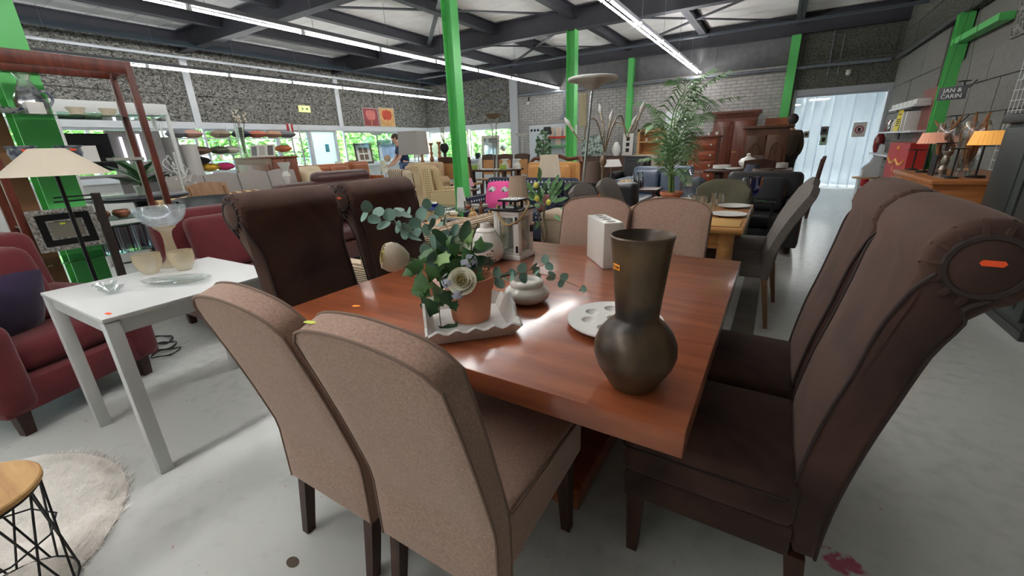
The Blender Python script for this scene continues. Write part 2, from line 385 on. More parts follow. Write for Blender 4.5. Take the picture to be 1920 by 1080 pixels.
# brick courses: the 300 that show largest are parts, the others one joined part
bl, bh, mj = .245, .085, .012
rnd = random.Random(5); near = []; rest = G(); row = 0; z = .0
while z < 3.0:
    x = -8.1-(bl/2 if row % 2 else 0)
    while x < -.02:
        x0 = max(x, -8.1); x1 = min(x+bl, .04)
        if x1-x0 > .05:
            d = .013+rnd.uniform(0, .006)
            near.append((x0+mj/2, z+mj/2, x1-mj/2, min(z+bh, 3.04)-mj/2, d))
        x += bl
    z += bh; row += 1
vis = [q for q in near if 1.75 < q[1] < 2.95 and ((-7.9 < q[0] < -4.6 and q[1] > 2.0) or (-3.9 < q[0] < -2.3 and q[1] > 1.9))]
rnd.shuffle(vis); vis = set(vis[:300])
for q in near:
    if q in vis: st('brick', G().box(q[0], YB-q[4], q[1], q[2], YB+.01, q[3]), m_brick, wb, sm=0)
    else: rest.box(q[0], YB-q[4], q[1], q[2], YB+.01, q[3])
o = st('brickwork', rest, m_brick, wb, sm=0); o['kind'] = 'stuff'
# ---- right wall: concrete blocks below, wood-wool above, green portal posts
wr = st('wall_right', G().box(XR, YF, 0, XR+.22, YB+.2, ZC+.3), mat('wall_right_base', (112, 110, 104), .9, bump=.3, bsc=50))
panels(wr, 'x', XR, 3.0, YB-.02, 2.9, 4.02, 2.4, .56, m_wool_d, 15, -1)
panels(wr, 'x', XR, 2.6, 7.6, 2.28, 2.9, 3.4, .62, m_wool, 17, -1)
panels(wr, 'x', XR, 10.1, YB-.02, .0, 2.9, 1.3, .58, m_block, 16, -1)
panels(wr, 'x', XR, 3.0, 9.6, .0, 2.28, .9, .38, m_block, 18, -1)
m_red = mat('oxide_panel', (122, 70, 60), .6, var=.08, vsc=3)
pa = onx(1690, 330, XR-.03); pb = onx(1745, 330, XR-.03)
st('oxide_panel', G().box(XR-.09, 9.35, 0, XR-.04, 10.5, 2.0), m_red, wr)
# ---- wall behind the photographer
st('wall_front', G().box(XL-.2, YF-.2, 0, XR+.2, YF, ZC+.3), mat('wall_front_paint', (176, 174, 168), .85))
# ---- roof: slabs, edge beams
ce = T('ceiling', None, None, kind='structure')
y = YF; k = 0
s0 = st('roof_slab', G().box(XL-.2, .006, ZC, XR+.2, .594, ZC+.12), m_slab, ce)
s0.location = (0, YF, 0)
while y < YB-.3:
    y += .6; inst(s0, ce, (0, y, 0))
st('slab_backing', G().box(XL-.2, YF, ZC+.1, XR+.2, YB+.3, ZC+.3), m_joint, ce)
def Hbeam(g, p, q, w, h, tf=.018, tw=.012):
    p = Vector(p); q = Vector(q); d = (q-p).normalized(); s = d.cross(Vector((0, 0, 1))).normalized()
    U = Vector((0, 0, 1))
    for zc, ww, hh in ((-h/2+tf/2, w, tf), (h/2-tf/2, w, tf), (0, tw, h)):
        g.loft([[e+s*(-ww/2)+U*(zc-hh/2), e+s*(ww/2)+U*(zc-hh/2), e+s*(ww/2)+U*(zc+hh/2), e+s*(-ww/2)+U*(zc+hh/2)] for e in (p, q)])
    return g
names = {-7.2: 'farthest behind the photographer', -3.0: 'behind the photographer', 1.2: 'nearest the dining table', 5.4: 'crossing above the first green column', 9.6: 'crossing above the second green column', 13.62: 'lying along the top of the brick wall'}
for y in (-7.2, -3.0, 1.2, 5.4, 9.6, 13.62):
    mk('roof_beam', Hbeam(G(), (XL, y, 3.89), (XR, y, 3.89), .2, .42), m_dark, lab='dark grey steel roof beam '+names[y], cat='beam', grp='main roof beams')
for k, x in enumerate((-12.33, -10.4, -8.3, -6.25, -4.2, -2.1, 0.0)):
    w = ['against the left window wall', 'first in from the left window wall', 'in line with the white corner post', 'above the left row of tube lights', 'running over both free-standing green columns', 'above the row of lights nearest the palm', 'ending over the doorway edge'][k]
    mk('roof_purlin', Hbeam(G(), (x, YF, 4.0), (x, YB, 4.0), .16, .22), m_dark, lab='dark steel purlin '+w, cat='beam', grp='roof purlins')
br = [(-8.3, 5.5, -4.2, 9.5), (-4.2, 5.5, -8.3, 9.5), (-8.3, 9.7, -4.2, 13.5), (-4.2, 9.7, -8.3, 13.5), (-4.2, 9.7, 0, 13.5), (0, 9.7, -4.2, 13.5), (-4.2, 5.5, 0, 9.5), (0, 9.7, 2.05, 13.5)]
bw = ['left bay before the second green column, slanting right', 'left bay before the second green column, slanting left', 'bay behind the green columns, slanting right', 'bay behind the green columns, slanting left', 'bay over the palm, slanting right', 'bay over the palm, slanting left', 'bay over the pine table', 'corner bay over the doorway']
for (a, b, c, d), w in zip(br, bw):
    mk('roof_brace', G().bar((a, b, 3.96 if a < c else 3.92), (c, d, 3.96 if a < c else 3.92), .09, .02), m_dark, lab='thin dark steel brace under the roof, '+w, cat='brace', grp='roof braces')
# ---- green steel columns (H sections)
def column(x, y, top, lab, w=.16, rot=0, z0=0):
    t = T('steel_column', lab, 'column', (x, y, z0), R(rot), 'green steel columns')
    for s_ in (-1, 1): mk('flange', G().box(-w/2, s_*w/2-.008 if s_ > 0 else -w/2, 0, w/2, w/2 if s_ > 0 else -w/2+.012, top-z0), m_green, t)
    mk('web', G().box(-.006, -w/2+.012, 0, .006, w/2-.008, top-z0), m_green, t)
    mk('base_plate', G().box(-.13, -.13, .0, .13, .13, .015), m_green, t)
    return t
column(-4.27, 5.4, 3.68, 'green steel column in front, beside the checked recliner', .17, 90)
c2_ = column(-4.22, 9.6, 3.68, 'green steel column with a light switch, behind the dotted sofa', .2, 90)
mk('switch_box', G().box(-.03, -.125, 1.55, .03, -.1, 1.75), mat('plastic_white', (225, 226, 224), .4), c2_)
column(-4.1, 13.68, 3.68, 'green steel column set against the brick wall, behind the five-armed lamp', .16)
column(-.02, 13.68, 3.68, 'green steel column at the left edge of the doorway', .2)
column(-5.02, 1.02, 3.68, 'green steel column at far left, behind the glass shelf cabinet', .22, 90)
column(2.0, 9.2, 2.9, 'green steel post on the right wall behind the name sign', .16)
mk('green_lintel', G().box(1.93, 7.6, 2.5, 2.06, 9.3, 2.58), m_green, lab='green steel lintel on the right wall above the name sign', cat='lintel')
# ---- pipes and trays
m_pipe = mat('galvanised_pipe', (118, 124, 132), .45, m=.3, var=.1, vsc=8)
mk('wall_pipe', G().tube([(-8.05, 13.66, 3.0), (1.9, 13.66, 2.93)], .04, 10), m_pipe, lab='long grey pipe running along the brick wall', cat='pipe')
mk('wall_pipe', G().tube([(1.98, 13.5, 2.93), (1.98, 3, 2.93)], .045, 10), mat('pipe_dark', (58, 58, 56), .6), lab='dark pipe along the top of the right wall', cat='pipe')
mk('conduit_loop', G().tube([(-11.9, 13.7, 3.15), (-9.9, 13.7, 3.12), (-9.8, 13.7, 3.32), (-8.7, 13.7, 3.4), (-8.62, 13.7, 3.3), (-8.6, 13.7, 2.95), (-10.2, 13.7, 2.85)], .018, 6), m_pipe, lab='thin bent conduit on the panels beside the white corner post', cat='conduit')
mk('cable_tray', G().box(-11.62, YF, 3.66, -11.45, YB-.1, 3.7).box(-11.46, YF, 3.7, -11.44, YB-.1, 3.75).box(-11.63, YF, 3.7, -11.61, YB-.1, 3.75), mat('tray_teal', (44, 56, 66), .5), lab='dark cable tray hung along the left window wall', cat='cable tray')
mk('heating_pipe', G().tube([(-11.9, YF, 3.5), (-11.9, YB-.2, 3.5)], .03, 8), mat('pipe_white', (190, 195, 200), .4), lab='pale pipe running below the cable tray', cat='pipe')
mk('wall_pipe', G().tube([(-11.0, 11.8, 3.62), (2.0, 11.8, 3.62)], .03, 8), mat('pipe_slate', (72, 78, 88), .5), lab='slate grey pipe crossing the ceiling behind the second column', cat='pipe')
for k in range(2):
    mk('conduit_drop', G().tube([(.55+.2*k, 13.72, 3.7-.12*k), (.75+.2*k, 13.72, 3.72-.12*k), (.75+.2*k, 13.72, 2.72)], .012, 6), m_pipe, lab='thin conduit dropping above the doorway, %s one' % ('left', 'right')[k], cat='conduit', grp='conduits over the doorway')
# ---- fluorescent light rows
m_tube = mat('tube_light', (253, 252, 251), .4, em=TUBE_E)
m_house = mat('lamp_housing', (96, 96, 100), .5)
m_refl = mat('lamp_reflector', (222, 224, 226), .3)
def light_row(x, z, y1, n, desc, n_tube=1):
    p = 1.53; first = None
    for k in range(n):
        yc = y1-p/2-k*p
        lab = 'fluorescent tube light, %s from the back wall in %s' % (ORD[k] if k else 'nearest', desc)
        lab = lab.replace('nearest from', 'nearest to')
        if first is None:
            t = first = T('tube_light', lab, 'light', (x, yc, z), 0, 'fluorescent light rows')
            mk('housing', G().box(-.022, -p/2, .05, .022, p/2, .1), m_house, t)
            mk('reflector', G().prism([(-.02, .05), (-.03, .042), (-.03, .038), (-.02, .044), (.02, .044), (.03, .038), (.03, .042), (.02, .05)], -p/2+.01, p/2-.01, 'y'), m_refl, t)
            for i in range(n_tube):
                xo = 0 if n_tube == 1 else (-.045, .045)[i]
                mk('tube', G().tube([(xo, -p/2+.04, .0), (xo, p/2-.04, .0)], .014, 8), m_tube, t)
                mk('lamp_holder', G().box(xo-.015, -p/2+.005, -.018, xo+.015, -p/2+.035, .045), m_refl, t)
                mk('lamp_holder', G().box(xo-.015, p/2-.035, -.018, xo+.015, p/2-.005, .045), m_refl, t)
            mk('hanger', G().tube([(0, -p/2+.2, .1), (0, -p/2+.2, ZC-z-.25)], .003, 5), m_pipe, t)
        else: dup(first, lab, (x, yc, z))
light_row(-6.5, 3.08, 13.75, 14, 'the middle row of lights', 1)
light_row(-11.0, 3.08, 13.3, 13, 'the row of lights along the windows', 1)
light_row(-2.2, 3.08, 13.7, 15, 'the row of lights above the palm', 2)
# ---- outside: ground, hedge, fence, sky light
st('ground_outside', G().box(-60, -40, -.3, XL-.3, 60, -.12).box(XL-.3, YB+.3, -.3, -3, 60, -.12), mat('outside_paving', (168, 166, 158), .9, var=.1, vsc=3))
m_leaf = mat('hedge_leaf', (104, 150, 70), .55, var=.45, vsc=3)
m_leaf2 = mat('tree_leaf', (130, 172, 92), .55, var=.4, vsc=2)
def foliage(x, y, z, rx, ry, rz_, n, s, seed):
    g = G(); rnd = random.Random(seed)
    for i in range(n):
        a = rnd.uniform(0, 2*PI); b = math.asin(rnd.uniform(-1, 1)); q = rnd.uniform(.72, 1)
        c = Vector((x+rx*q*math.cos(a)*math.cos(b), y+ry*q*math.sin(a)*math.cos(b), z+rz_*q*math.sin(b)))
        u = Vector((rnd.uniform(-1, 1), rnd.uniform(-1, 1), rnd.uniform(-.6, .6))).normalized(); w = u.orthogonal().normalized()
        g.add([c-u*s, c+w*s*.45, c+u*s, c-w*s*.45], [(0, 1, 2, 3)])
    return g
for k in range(9):
    y = -1+k*2.1
    t = T('hedge_shrub', 'leafy green shrub outside the left windows, %s from the glass shelf cabinet' % ORD[k].replace('nearest', 'first'), 'shrub', (0, 0, -.12), 0, 'shrubs outside the left windows')
    mk('foliage', foliage(-16.6-.3*(k % 2), y, 1.3, .9, .98, 1.5+.2*(k % 3), 800, .13, 20+k), m_leaf, t)
    mk('stem', G().tube([(-16.7, y, 0), (-16.7, y, 1.2)], .06, 6), mat('bark', (80, 66, 52), .9), t)
for k in range(5):
    x = -14+k*2.1
    t = T('hedge_shrub', 'leafy green shrub outside the back windows, %s from the left corner' % ORD[k].replace('nearest', 'first'), 'shrub', (0, 0, -.12), 0, 'shrubs outside the back windows')
    mk('foliage', foliage(x, 18.0+.3*(k % 2), 1.3, .98, .9, 1.5, 900, .13, 40+k), m_leaf, t)
    mk('stem', G().tube([(x, 18, 0), (x, 18, 1.2)], .06, 6), MATS['bark'], t)
for k, (x, y, h) in enumerate(((-21, 4.5, 5), (-23, 10.5, 6), (-20.5, 16.5, 5))):
    t = T('garden_tree', ('tall', 'broad', 'slender')[k]+' tree beyond the hedge, seen through the left windows', 'tree', (x, y, -.12), 0, 'trees beyond the hedge')
    mk('crown', foliage(0, 0, h*.65, 1.9, 1.9, 2.0, 1300, .2, 60+k), m_leaf2, t)
    mk('trunk', G().tube([(0, 0, 0), (.1, 0, h*.6)], [.16, .09], 8), MATS['bark'], t)
g = G()
for i in range(34): g.box(-14.62, 5.2+i*.13, 0, -14.6, 5.22+i*.13, 1.3)
t = T('garden_fence', 'low white metal fence outside the left windows', 'fence', (0, 0, -.12))
mk('fence_bars', g, m_white, t, kind='stuff')
for z in (.15, .75, 1.28): mk('fence_rail', G().box(-14.64, 5.1, z, -14.58, 9.7, z+.04), m_white, t)
# ---- corridor beyond the doorway with a strip curtain
m_cw = mat('corridor_white', (214, 220, 226), .6)
co = T('wall_corridor', None, None, kind='structure')
st('corridor_side', G().box(-1.4, YB+.25, 0, -1.2, 25, 2.7), m_cw, co)
st('corridor_side', G().box(3.1, YB+.25, 0, 3.3, 25, 2.7), m_cw, co)
st('corridor_end', G().box(-1.4, 25, 0, 3.3, 25.2, 2.7), m_cw, co)
st('corridor_ceiling', G().box(-1.4, YB+.2, 2.6, 3.3, 25.2, 2.75), mat('corridor_ceiling', (176, 182, 190), .8), co)
st('corridor_floor', G().box(-1.4, YB+.2, -.1, 3.3, 25.2, 0), mat('corridor_floor', (176, 184, 190), .25), co)
m_panel = mat('light_panel', (255, 250, 238), .4, em=45)
lp0 = None
for k, (x, y) in enumerate(((1.0, 15.4), (.35, 17.4), (1.5, 17.6), (1.0, 20.0), (2.4, 18.2), (.2, 22.5))):
    lab = 'square ceiling light panel in the corridor, %s beyond the doorway' % ('nearest', 'second, to the left', 'second, to the right', 'fourth, in the middle', 'fifth, by the right wall', 'farthest')[k]
    if lp0 is None:
        lp0 = T('ceiling_panel_light', lab, 'light', (x, y, 2.575), 0, 'corridor light panels')
        mk('frame', G().box(-.32, -.32, 0, .32, .32, .02), m_white, lp0); mk('diffuser', G().box(-.29, -.29, -.006, .29, .29, 0), m_panel, lp0)
    else: dup(lp0, lab, (x, y, 2.575))
d2 = T('door_2', None, None, kind='structure')
m_alu = mat('door_frame_alu', (176, 180, 186), .4, m=.2)
st('door_frame', G().box(.12, YB-.03, 0, .2, YB+.23, 2.44).box(2.0, YB-.03, 0, 2.09, YB+.23, 2.44).box(.2, YB-.03, 2.3, 2.0, YB+.23, 2.44), m_alu, d2)
def hazy(name, c, tr):
    M = bpy.data.materials.new(name); M.use_nodes = True; MATS[name] = M
    t = M.node_tree; t.nodes.clear(); N = t.nodes.new; L = t.links.new
    o = N('ShaderNodeOutputMaterial'); a = N('ShaderNodeMixShader'); b = N('ShaderNodeMixShader'); tp = N('ShaderNodeBsdfTransparent'); df = N('ShaderNodeBsdfDiffuse'); tl = N('ShaderNodeBsdfTranslucent'); gl = N('ShaderNodeBsdfGlossy'); ad = N('ShaderNodeMixShader')
    for q in (df, tl): q.inputs[0].default_value = (*lin(c), 1)
    tp.inputs[0].default_value = (.93, .97, 1, 1); gl.inputs[1].default_value = .12
    a.inputs[0].default_value = .5; L(df.outputs[0], a.inputs[1]); L(tl.outputs[0], a.inputs[2])
    b.inputs[0].default_value = tr; L(a.outputs[0], b.inputs[1]); L(tp.outputs[0], b.inputs[2])
    ad.inputs[0].default_value = .1; L(b.outputs[0], ad.inputs[1]); L(gl.outputs[0], ad.inputs[2]); L(ad.outputs[0], o.inputs[0]); return M
m_strip_pvc = hazy('pvc_strip', (222, 234, 242), .6)
for k in range(9):
    x = .21+k*.2
    st('curtain_strip', G().slab(lambda u, v, x=x, k=k: (x+u*.23, YB+.06+.03*(k % 2)+.012*math.sin(u*PI), .02+v*2.27), 4, 1, .004, 1), m_strip_pvc, d2)
st('curtain_rail', G().box(.2, YB+.03, 2.26, 2.0, YB+.12, 2.3), m_alu, d2)
# ================================================================== DINING TABLE GROUP
m_table = wood('cherry_table', (124, 62, 36), (168, 94, 58), .3, 2.2, 'x', coat=.7)
TX0, TX1, TY0, TY1, TZ = -1.53, -.08, .765, 2.215, .76
t = T('dining_table', 'large square reddish-brown wooden dining table with thick top', 'table', ((TX0+TX1)/2, (TY0+TY1)/2, 0))
hx, hy = (TX1-TX0)/2, (TY1-TY0)/2
mk('table_top', G().rb((0, 0, TZ-.032), (hx*2, hy*2, .064), .004, 1), m_table, t)
mk('apron', G().box(-hx+.28, -hy+.28, .6, hx-.28, -hy+.31, .696).box(-hx+.28, hy-.31, .6, hx-.28, hy-.28, .696).box(-hx+.28, -hy+.31, .6, -hx+.31, hy-.31, .696).box(hx-.31, -hy+.31, .6, hx-.28, hy-.31, .696), m_table, t, kind='stuff')
mk('pedestal', G().rb((0, 0, .35), (.42, .42, .5), .01, 1), m_table, t)
mk('foot_plate', G().rb((0, 0, .05), (.7, .7, .1), .01, 1), m_table, t)
m_or = mat('price_orange', (245, 150, 40), .5); m_ro = mat('price_red', (240, 84, 34), .5); m_lime = mat('price_lime', (214, 226, 70), .5)
m_ink = mat('ink', (40, 30, 24), .7)
def sticker(name, lab, w, h, p, m, rz=0, grp='price stickers', wear=None):
    return mk(name, G().prism([(-w/2+h*.3, -h/2), (w/2-h*.3, -h/2), (w/2, 0), (w/2-h*.3, h/2), (-w/2+h*.3, h/2), (-w/2, 0)], 0, .0008), m, lab=lab, cat='sticker', grp=grp, loc=p, rz=rz)
p = onz(668, 574, TZ); sticker('price_sticker', 'small orange price sticker lying on the dining table top', .034, .017, (p.x, p.y, TZ+.0002), m_or, .5)
# ---- brown scroll-back chair, faces +y, floor origin
m_brown = ramp2('brown_suede', (40, 28, 26), (88, 61, 51), 3.2, r=.8, lo=.3, hi=.75, det=7, bump=.08, dist=.8, spec=.25)
_b = m_brown.node_tree.nodes['Principled BSDF']; _b.inputs['Sheen Weight'].default_value = .12; _b.inputs['Sheen Tint'].default_value = (.9, .7, .6, 1)
m_brown_d = mat('brown_piping', (46, 33, 30), .8)
m_legd = wood('dark_walnut', (46, 26, 18), (74, 42, 28), .4, 4, 'z')
def leg(g, x, y, z1, w0=.045, w1=.03, dx=0, dy=0):
    return g.loft([[(x+dx+a*w1/2, y+dy+b*w1/2, 0) for a, b in ((-1, -1), (1, -1), (1, 1), (-1, 1))], [(x+a*w0/2, y+b*w0/2, z1) for a, b in ((-1, -1), (1, -1), (1, 1), (-1, 1))]])
SCY, SCZ, SCR = -.4, 1.084, .088
def brown_profile():
    inner = [(-.205, .45), (-.215, .55), (-.235, .68), (-.262, .8), (-.285, .92), (-.303, 1.0)]
    cir = arc((SCY, SCZ), SCR, R(-18), R(250), 16)
    outer = [(-.402, .965), (-.376, .88), (-.35, .76), (-.322, .62), (-.298, .46), (-.288, .34), (-.285, .25)]
    return inner+cir+outer+[(-.235, .25), (-.21, .34)]
BP = brown_profile()
def wf_(z): return .885+.115*min(1, max(0, (z-.93)/.06))
def brown_chair(lab, loc, rz, stick=None):
    t = T('scroll_back_chair', lab, 'chair', loc, rz, 'brown scroll-back chairs at the dining table')
    w = .235; rings = []
    for x, d in ((-w, -.014), (-w+.006, -.004), (-w+.02, 0), (-.08, .004), (.08, .004), (w-.02, 0), (w-.006, -.004), (w, -.014)):
        rings.append([(x*wf_(q[1]), q[0], q[1]) for q in offset_poly(BP, d)])
    g = G().loft(rings); back = mk('backrest', g, m_brown, t, sm=50)
    for s in (-1, 1):
        x = s*(w+.001)
        edge = [(s*(w-.006)*wf_(q[1]), q[0], q[1]) for q in offset_poly(BP, 0)]
        mk('piping', G().tube(smooth_path([edge[i] for i in range(0, 6)]+[(x, SCY+.085, SCZ-.05), (x, SCY+.062, SCZ-.02)], 3), .0045, 6), m_brown_d, back)
        mk('piping', G().tube(smooth_path([edge[i] for i in range(29, 22, -1)]+[(x, SCY+.01, SCZ-.085), (x, SCY-.02, SCZ-.062)], 3), .0045, 6), m_brown_d, back)
        mk('scroll_piping', G().tube(circ((x, SCY, SCZ), .056, 20, 'x'), .007, 6), m_brown_d, back)
        b = mk('scroll_cap', G().lathe([(.055, 0), (.045, .006), (.0, .009)], 20, cap=False).xf(Matrix.Translation((x, SCY, SCZ)) @ Matrix.Rotation(s*PI/2, 4, 'Y')), m_brown, back)
        pl = G()
        for k in range(14):
            a = 2*PI*k/14; ca, sa = math.cos(a), math.sin(a)
            pl.tube([(x-s*.002, SCY+.058*ca, SCZ+.058*sa), (x-s*.004, SCY+.07*ca, SCZ+.07*sa), (x-s*.016, SCY+.084*ca, SCZ+.084*sa), (x-s*.04, SCY+.085*ca, SCZ+.085*sa)], [.007, .0075, .0055, .001], 6)
        mk('gathered_pleats', pl, m_brown, back, kind='stuff')
    mk('seat', G().rb((0, .005, .405), (.45, .46, .15), .028, 2, lambda a, b, c: (a, b, c+(.018*(1-(a/.225)**2)*(1-(b/.25)**2) if c > 0 else 0))), m_brown, t)
    mk('skirt', G().rb((0, .0, .29), (.445, .45, .1), .01, 1), m_brown, t)
    mk('seat_piping', G().tube([(-.226, -.2, .43), (-.226, .22, .43), (-.21, .236, .43), (.21, .236, .43), (.226, .22, .43), (.226, -.2, .43)], .004, 6), m_brown_d, t)
    for x, y, dy in ((-.19, .19, 0), (.19, .19, 0), (-.19, -.24, -.03), (.19, -.24, -.03)):
        mk('leg', leg(G(), x, y, .245, .05, .034, 0, dy), m_legd, t)
    if stick:
        s = stick; x = s*(w+.0105)
        k = mk('price_sticker', G().prism([(-.014, -.0055), (.014, -.0055), (.018, 0), (.014, .0055), (-.014, .0055), (-.018, 0)], 0, .0008).xf(Matrix.Translation((x, SCY-.004, SCZ+.01)) @ Matrix.Rotation(s*PI/2, 4, 'Z') @ Matrix.Rotation(PI/2, 4, 'X')), m_ro, t)
    return t
brown_chair('dark brown scroll-back chair left of the dining table, nearer the white table', (-1.54, 1.11, 0), -PI/2)
brown_chair('dark brown scroll-back chair left of the dining table, behind the cream rosebud', (-1.54, 1.66, 0), -PI/2, 1)
brown_chair('dark brown scroll-back chair right of the dining table, with red price sticker on the scroll', (-.05, 1.295, 0), PI/2, -1)
brown_chair('dark brown scroll-back chair right of the dining table, half hidden behind the nearer one', (-.05, 1.80, 0), PI/2)
# ---- taupe upholstered chair, faces +y
m_taupe = ramp2('taupe_fabric', (152, 124, 110), (178, 148, 132), 160, r=.95, lo=.3, hi=.7, det=3, bump=.25, spec=.15)
_b = m_taupe.node_tree.nodes['Principled BSDF']; _b.inputs['Sheen Weight'].default_value = .15
m_tpipe = mat('taupe_piping', (126, 103, 91), .9)
def tback_y(z):
    s = max(0, (z-.46)/.54); return -.215-.125*s-.03*s*s
def tpt(u, v, W=.215):
    a = u*2-1; ztop = 1.0-.034*a*a-.03*abs(a)**9
    z = .235+v*(ztop-.235); wv = W*(1-.03*(1-v))
    return (-a*wv, tback_y(z), z)
def taupe_chair(lab, loc, rz, rake=1, stick=False):
    t = T('taupe_chair', lab, 'chair', loc, rz, 'taupe fabric chairs at the dining table')
    b = mk('backrest', G().slab(tpt, 14, 14, .075, .8), m_taupe, t, sm=44)
    for off in (-.031, .031):
        P = []
        for i in range(0, 15): P.append((0, i/14))
        for i in range(1, 14): P.append((i/14, 1))
        for i in range(14, -1, -1): P.append((1, i/14))
        pts = []
        for u, v in P:
            q = Vector(tpt(u, v)); q2 = Vector(tpt(u, min(1, v+.01))); q1 = Vector(tpt(u, max(0, v-.01))); dv = (q2-q1).normalized(); n = Vector((1, 0, 0)).cross(dv)
            pts.append(q-n*off)
        mk('piping', G().tube(pts, .0038, 6), m_tpipe, b)
    # wedge seat: deep at the back, shallow at the front
    def wedge(a, b_, c):
        k = (b_+.25)/.5
        return (a*(1+.0*k), b_, (c if c > 0 else c*(1-.42*k))+(.02*(1-(a/.225)**2)*(1-(b_/.25)**2) if c > .03 else 0))
    mk('seat', G().rb((0, .04, .385), (.425, .48, .2), .02, 2, wedge), m_taupe, t, sm=50)
    mk('seat_piping', G().tube([(-.214, -.18, .472), (-.214, .265, .472), (-.2, .28, .472), (.2, .28, .472), (.214, .265, .472), (.214, -.18, .472)], .0042, 6), m_tpipe, t)
    for x, y, dy in ((-.18, .2, .03), (.18, .2, .03)): mk('leg', leg(G(), x, y, .34, .05, .032, 0, dy), m_legd, t)
    for x in (-.175, .175): mk('leg', leg(G(), x, -.205, .29, .042, .032, 0, -.045), m_legd, t)
    return t
taupe_chair('taupe fabric dining chair at the front, nearest the vase', (-.645, .828, 0), R(0))
taupe_chair('taupe fabric dining chair at the front, beside the white table', (-1.115, .828, 0), R(0))
taupe_chair('taupe fabric dining chair across the table, behind the white block', (-.925, 2.16, 0), R(180))
taupe_chair('taupe fabric dining chair across the table, right behind the bronze vase', (-.485, 2.2, 0), R(180))
p = onz(590, 602, 1.0); sticker('price_sticker', 'lime price sticker on top of the nearest taupe chair back', .03, .012, (-.79, .455, .985), m_lime, .2)
# ---- bronze vase
m_bronze = ramp2('bronze_glaze', (50, 42, 37), (122, 96, 64), 7, r=.36, lo=.35, hi=.75, det=8, bump=.35, dist=.4, spec=.6)
_b = m_bronze.node_tree.nodes['Principled BSDF']; _b.inputs['Metallic'].default_value = .3
vx, vy = -.226, .9
t = T('bronze_vase', 'tall dark bronze ceramic vase with round belly and flared neck', 'vase', (vx, vy, TZ))
mk('body', G().lathe([(.0, .001), (.052, .001), (.056, .006), (.07, .03), (.088, .062), (.096, .09), (.094, .115), (.084, .14), (.066, .162), (.052, .174), (.049, .182), (.052, .22), (.058, .28), (.064, .34), (.067, .362), (.069, .368), (.066, .371), (.061, .362), (.05, .25), (.042, .185), (.0, .18)], 40, cap=False), m_bronze, t, sm=60)
k = mk('price_sticker', G().rb((0, 0, 0), (.024, .0012, .013), .0005, 1), m_or, t, loc=(-.0392, -.0468, .305), rz=R(-40))
text('price_text', '€ 8,00', .0075, m_ink, k, .0003, loc=(0, -.0009, 0), rot=(PI/2, 0, 0))
# ---- white plate with round hollows
m_cer = mat('white_ceramic', (222, 220, 214), .3, var=.03, vsc=4, coat=.2); m_cer2 = mat('matt_white_ceramic', (216, 214, 208), .5)
px, py = -.375, 1.215
t = T('hollowed_plate', 'round white plate with a ring of shallow round hollows', 'plate', (px, py, TZ))
g = G(); n = 48; Rr = .15; holes = [(0, 0)]+[(.083*math.cos(k*PI/3.5+.2), .083*math.sin(k*PI/3.5+.2)) for k in range(7)]
def boolean_cut(g, cut, name, m, par):
    a = mk(name, g, m, None, sm=0); b = mk('cutter_tmp', cut, m, None, sm=0)
    md = a.modifiers.new('b', 'BOOLEAN'); md.operation = 'DIFFERENCE'; md.object = b; md.solver = 'EXACT'
    dg = bpy.context.evaluated_depsgraph_get(); me = bpy.data.meshes.new_from_object(a.evaluated_get(dg)); a.modifiers.clear(); a.data = me
    bpy.data.objects.remove(b); me.polygons.foreach_set('use_smooth', [True]*len(me.polygons)); me.set_sharp_from_angle(angle=R(35)); a.parent = par; return a
cut = G()
for hx_, hy_ in holes: cut.sph((hx_, hy_, .034), (.029, .029, .02), 20, 10)
boolean_cut(G().lathe([(.0001, .0), (.10, .0), (.13, .008), (.15, .018), (.153, .022), (.151, .026), (.0001, .026)], 48), cut, 'plate_body', m_cer2, t)
# ---- white block vase with holes
a = onz(1130, 505, TZ); b = onz(1100, 480, TZ)
t = T('block_vase', 'tall white rectangular ceramic block with round holes in its top', 'vase', (a.x, a.y, TZ), R(-33+4))
ht = ony(1134, 419, a.y).z-TZ
d = Vector((b.x-a.x, b.y-a.y)); t.rotation_euler = (0, 0, math.atan2(d.y, d.x)-PI/2)
L_ = d.length
mk('block_body', G().rb((.046, L_/2, ht/2), (.092, L_, ht), .004, 2), m_cer, t)
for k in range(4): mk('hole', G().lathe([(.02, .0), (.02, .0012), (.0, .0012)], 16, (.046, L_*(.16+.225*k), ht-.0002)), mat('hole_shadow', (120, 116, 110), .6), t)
# ---- white wavy tray
tc_ = (onz(818, 646, TZ)+onz(961, 627, TZ))/2
ang = math.atan2(*(onz(961, 627, TZ)-onz(818, 646, TZ)).yx)
TW, TD = (onz(961, 627, TZ)-onz(818, 646, TZ)).length, .27
t = T('wavy_tray', 'white wooden tray with scalloped flared sides under the flower pot', 'tray', (tc_.x-math.sin(ang)*TD/2, tc_.y+math.cos(ang)*TD/2, TZ), ang)
m_wt = mat('white_chalk_wood', (214, 213, 208), .6, var=.05, vsc=12, bump=.1, bsc=60)
mk('tray_base', G().box(-TW/2, -TD/2, .0, TW/2, TD/2, .008), m_wt, t)
def side(half, flare, hand):
    def f(u, v):
        a_ = u*2-1; h = .042+.006*math.cos(a_*PI*5)+(.042*max(0, 1-(abs(a_)/.55)**2) if hand else 0)
        return (a_*(half+.022*v), -flare*v, .004+v*h)
    return f
for k in range(4):
    hf = TW/2 if k % 2 == 0 else TD/2; of = TD/2 if k % 2 == 0 else TW/2
    mk('tray_side', G().slab(side(hf, .026, k % 2 == 1), 24, 3, .009, 1).mv(0, -of, 0).xf(Matrix.Rotation(k*PI/2, 4, 'Z')), m_wt, t)
for s in (-1, 1): mk('handle_slot', G().rb((s*(TW/2+.022), 0, .058), (.012, .04, .016), .006, 1), mat('slot_dark', (70, 62, 56), .8), t)
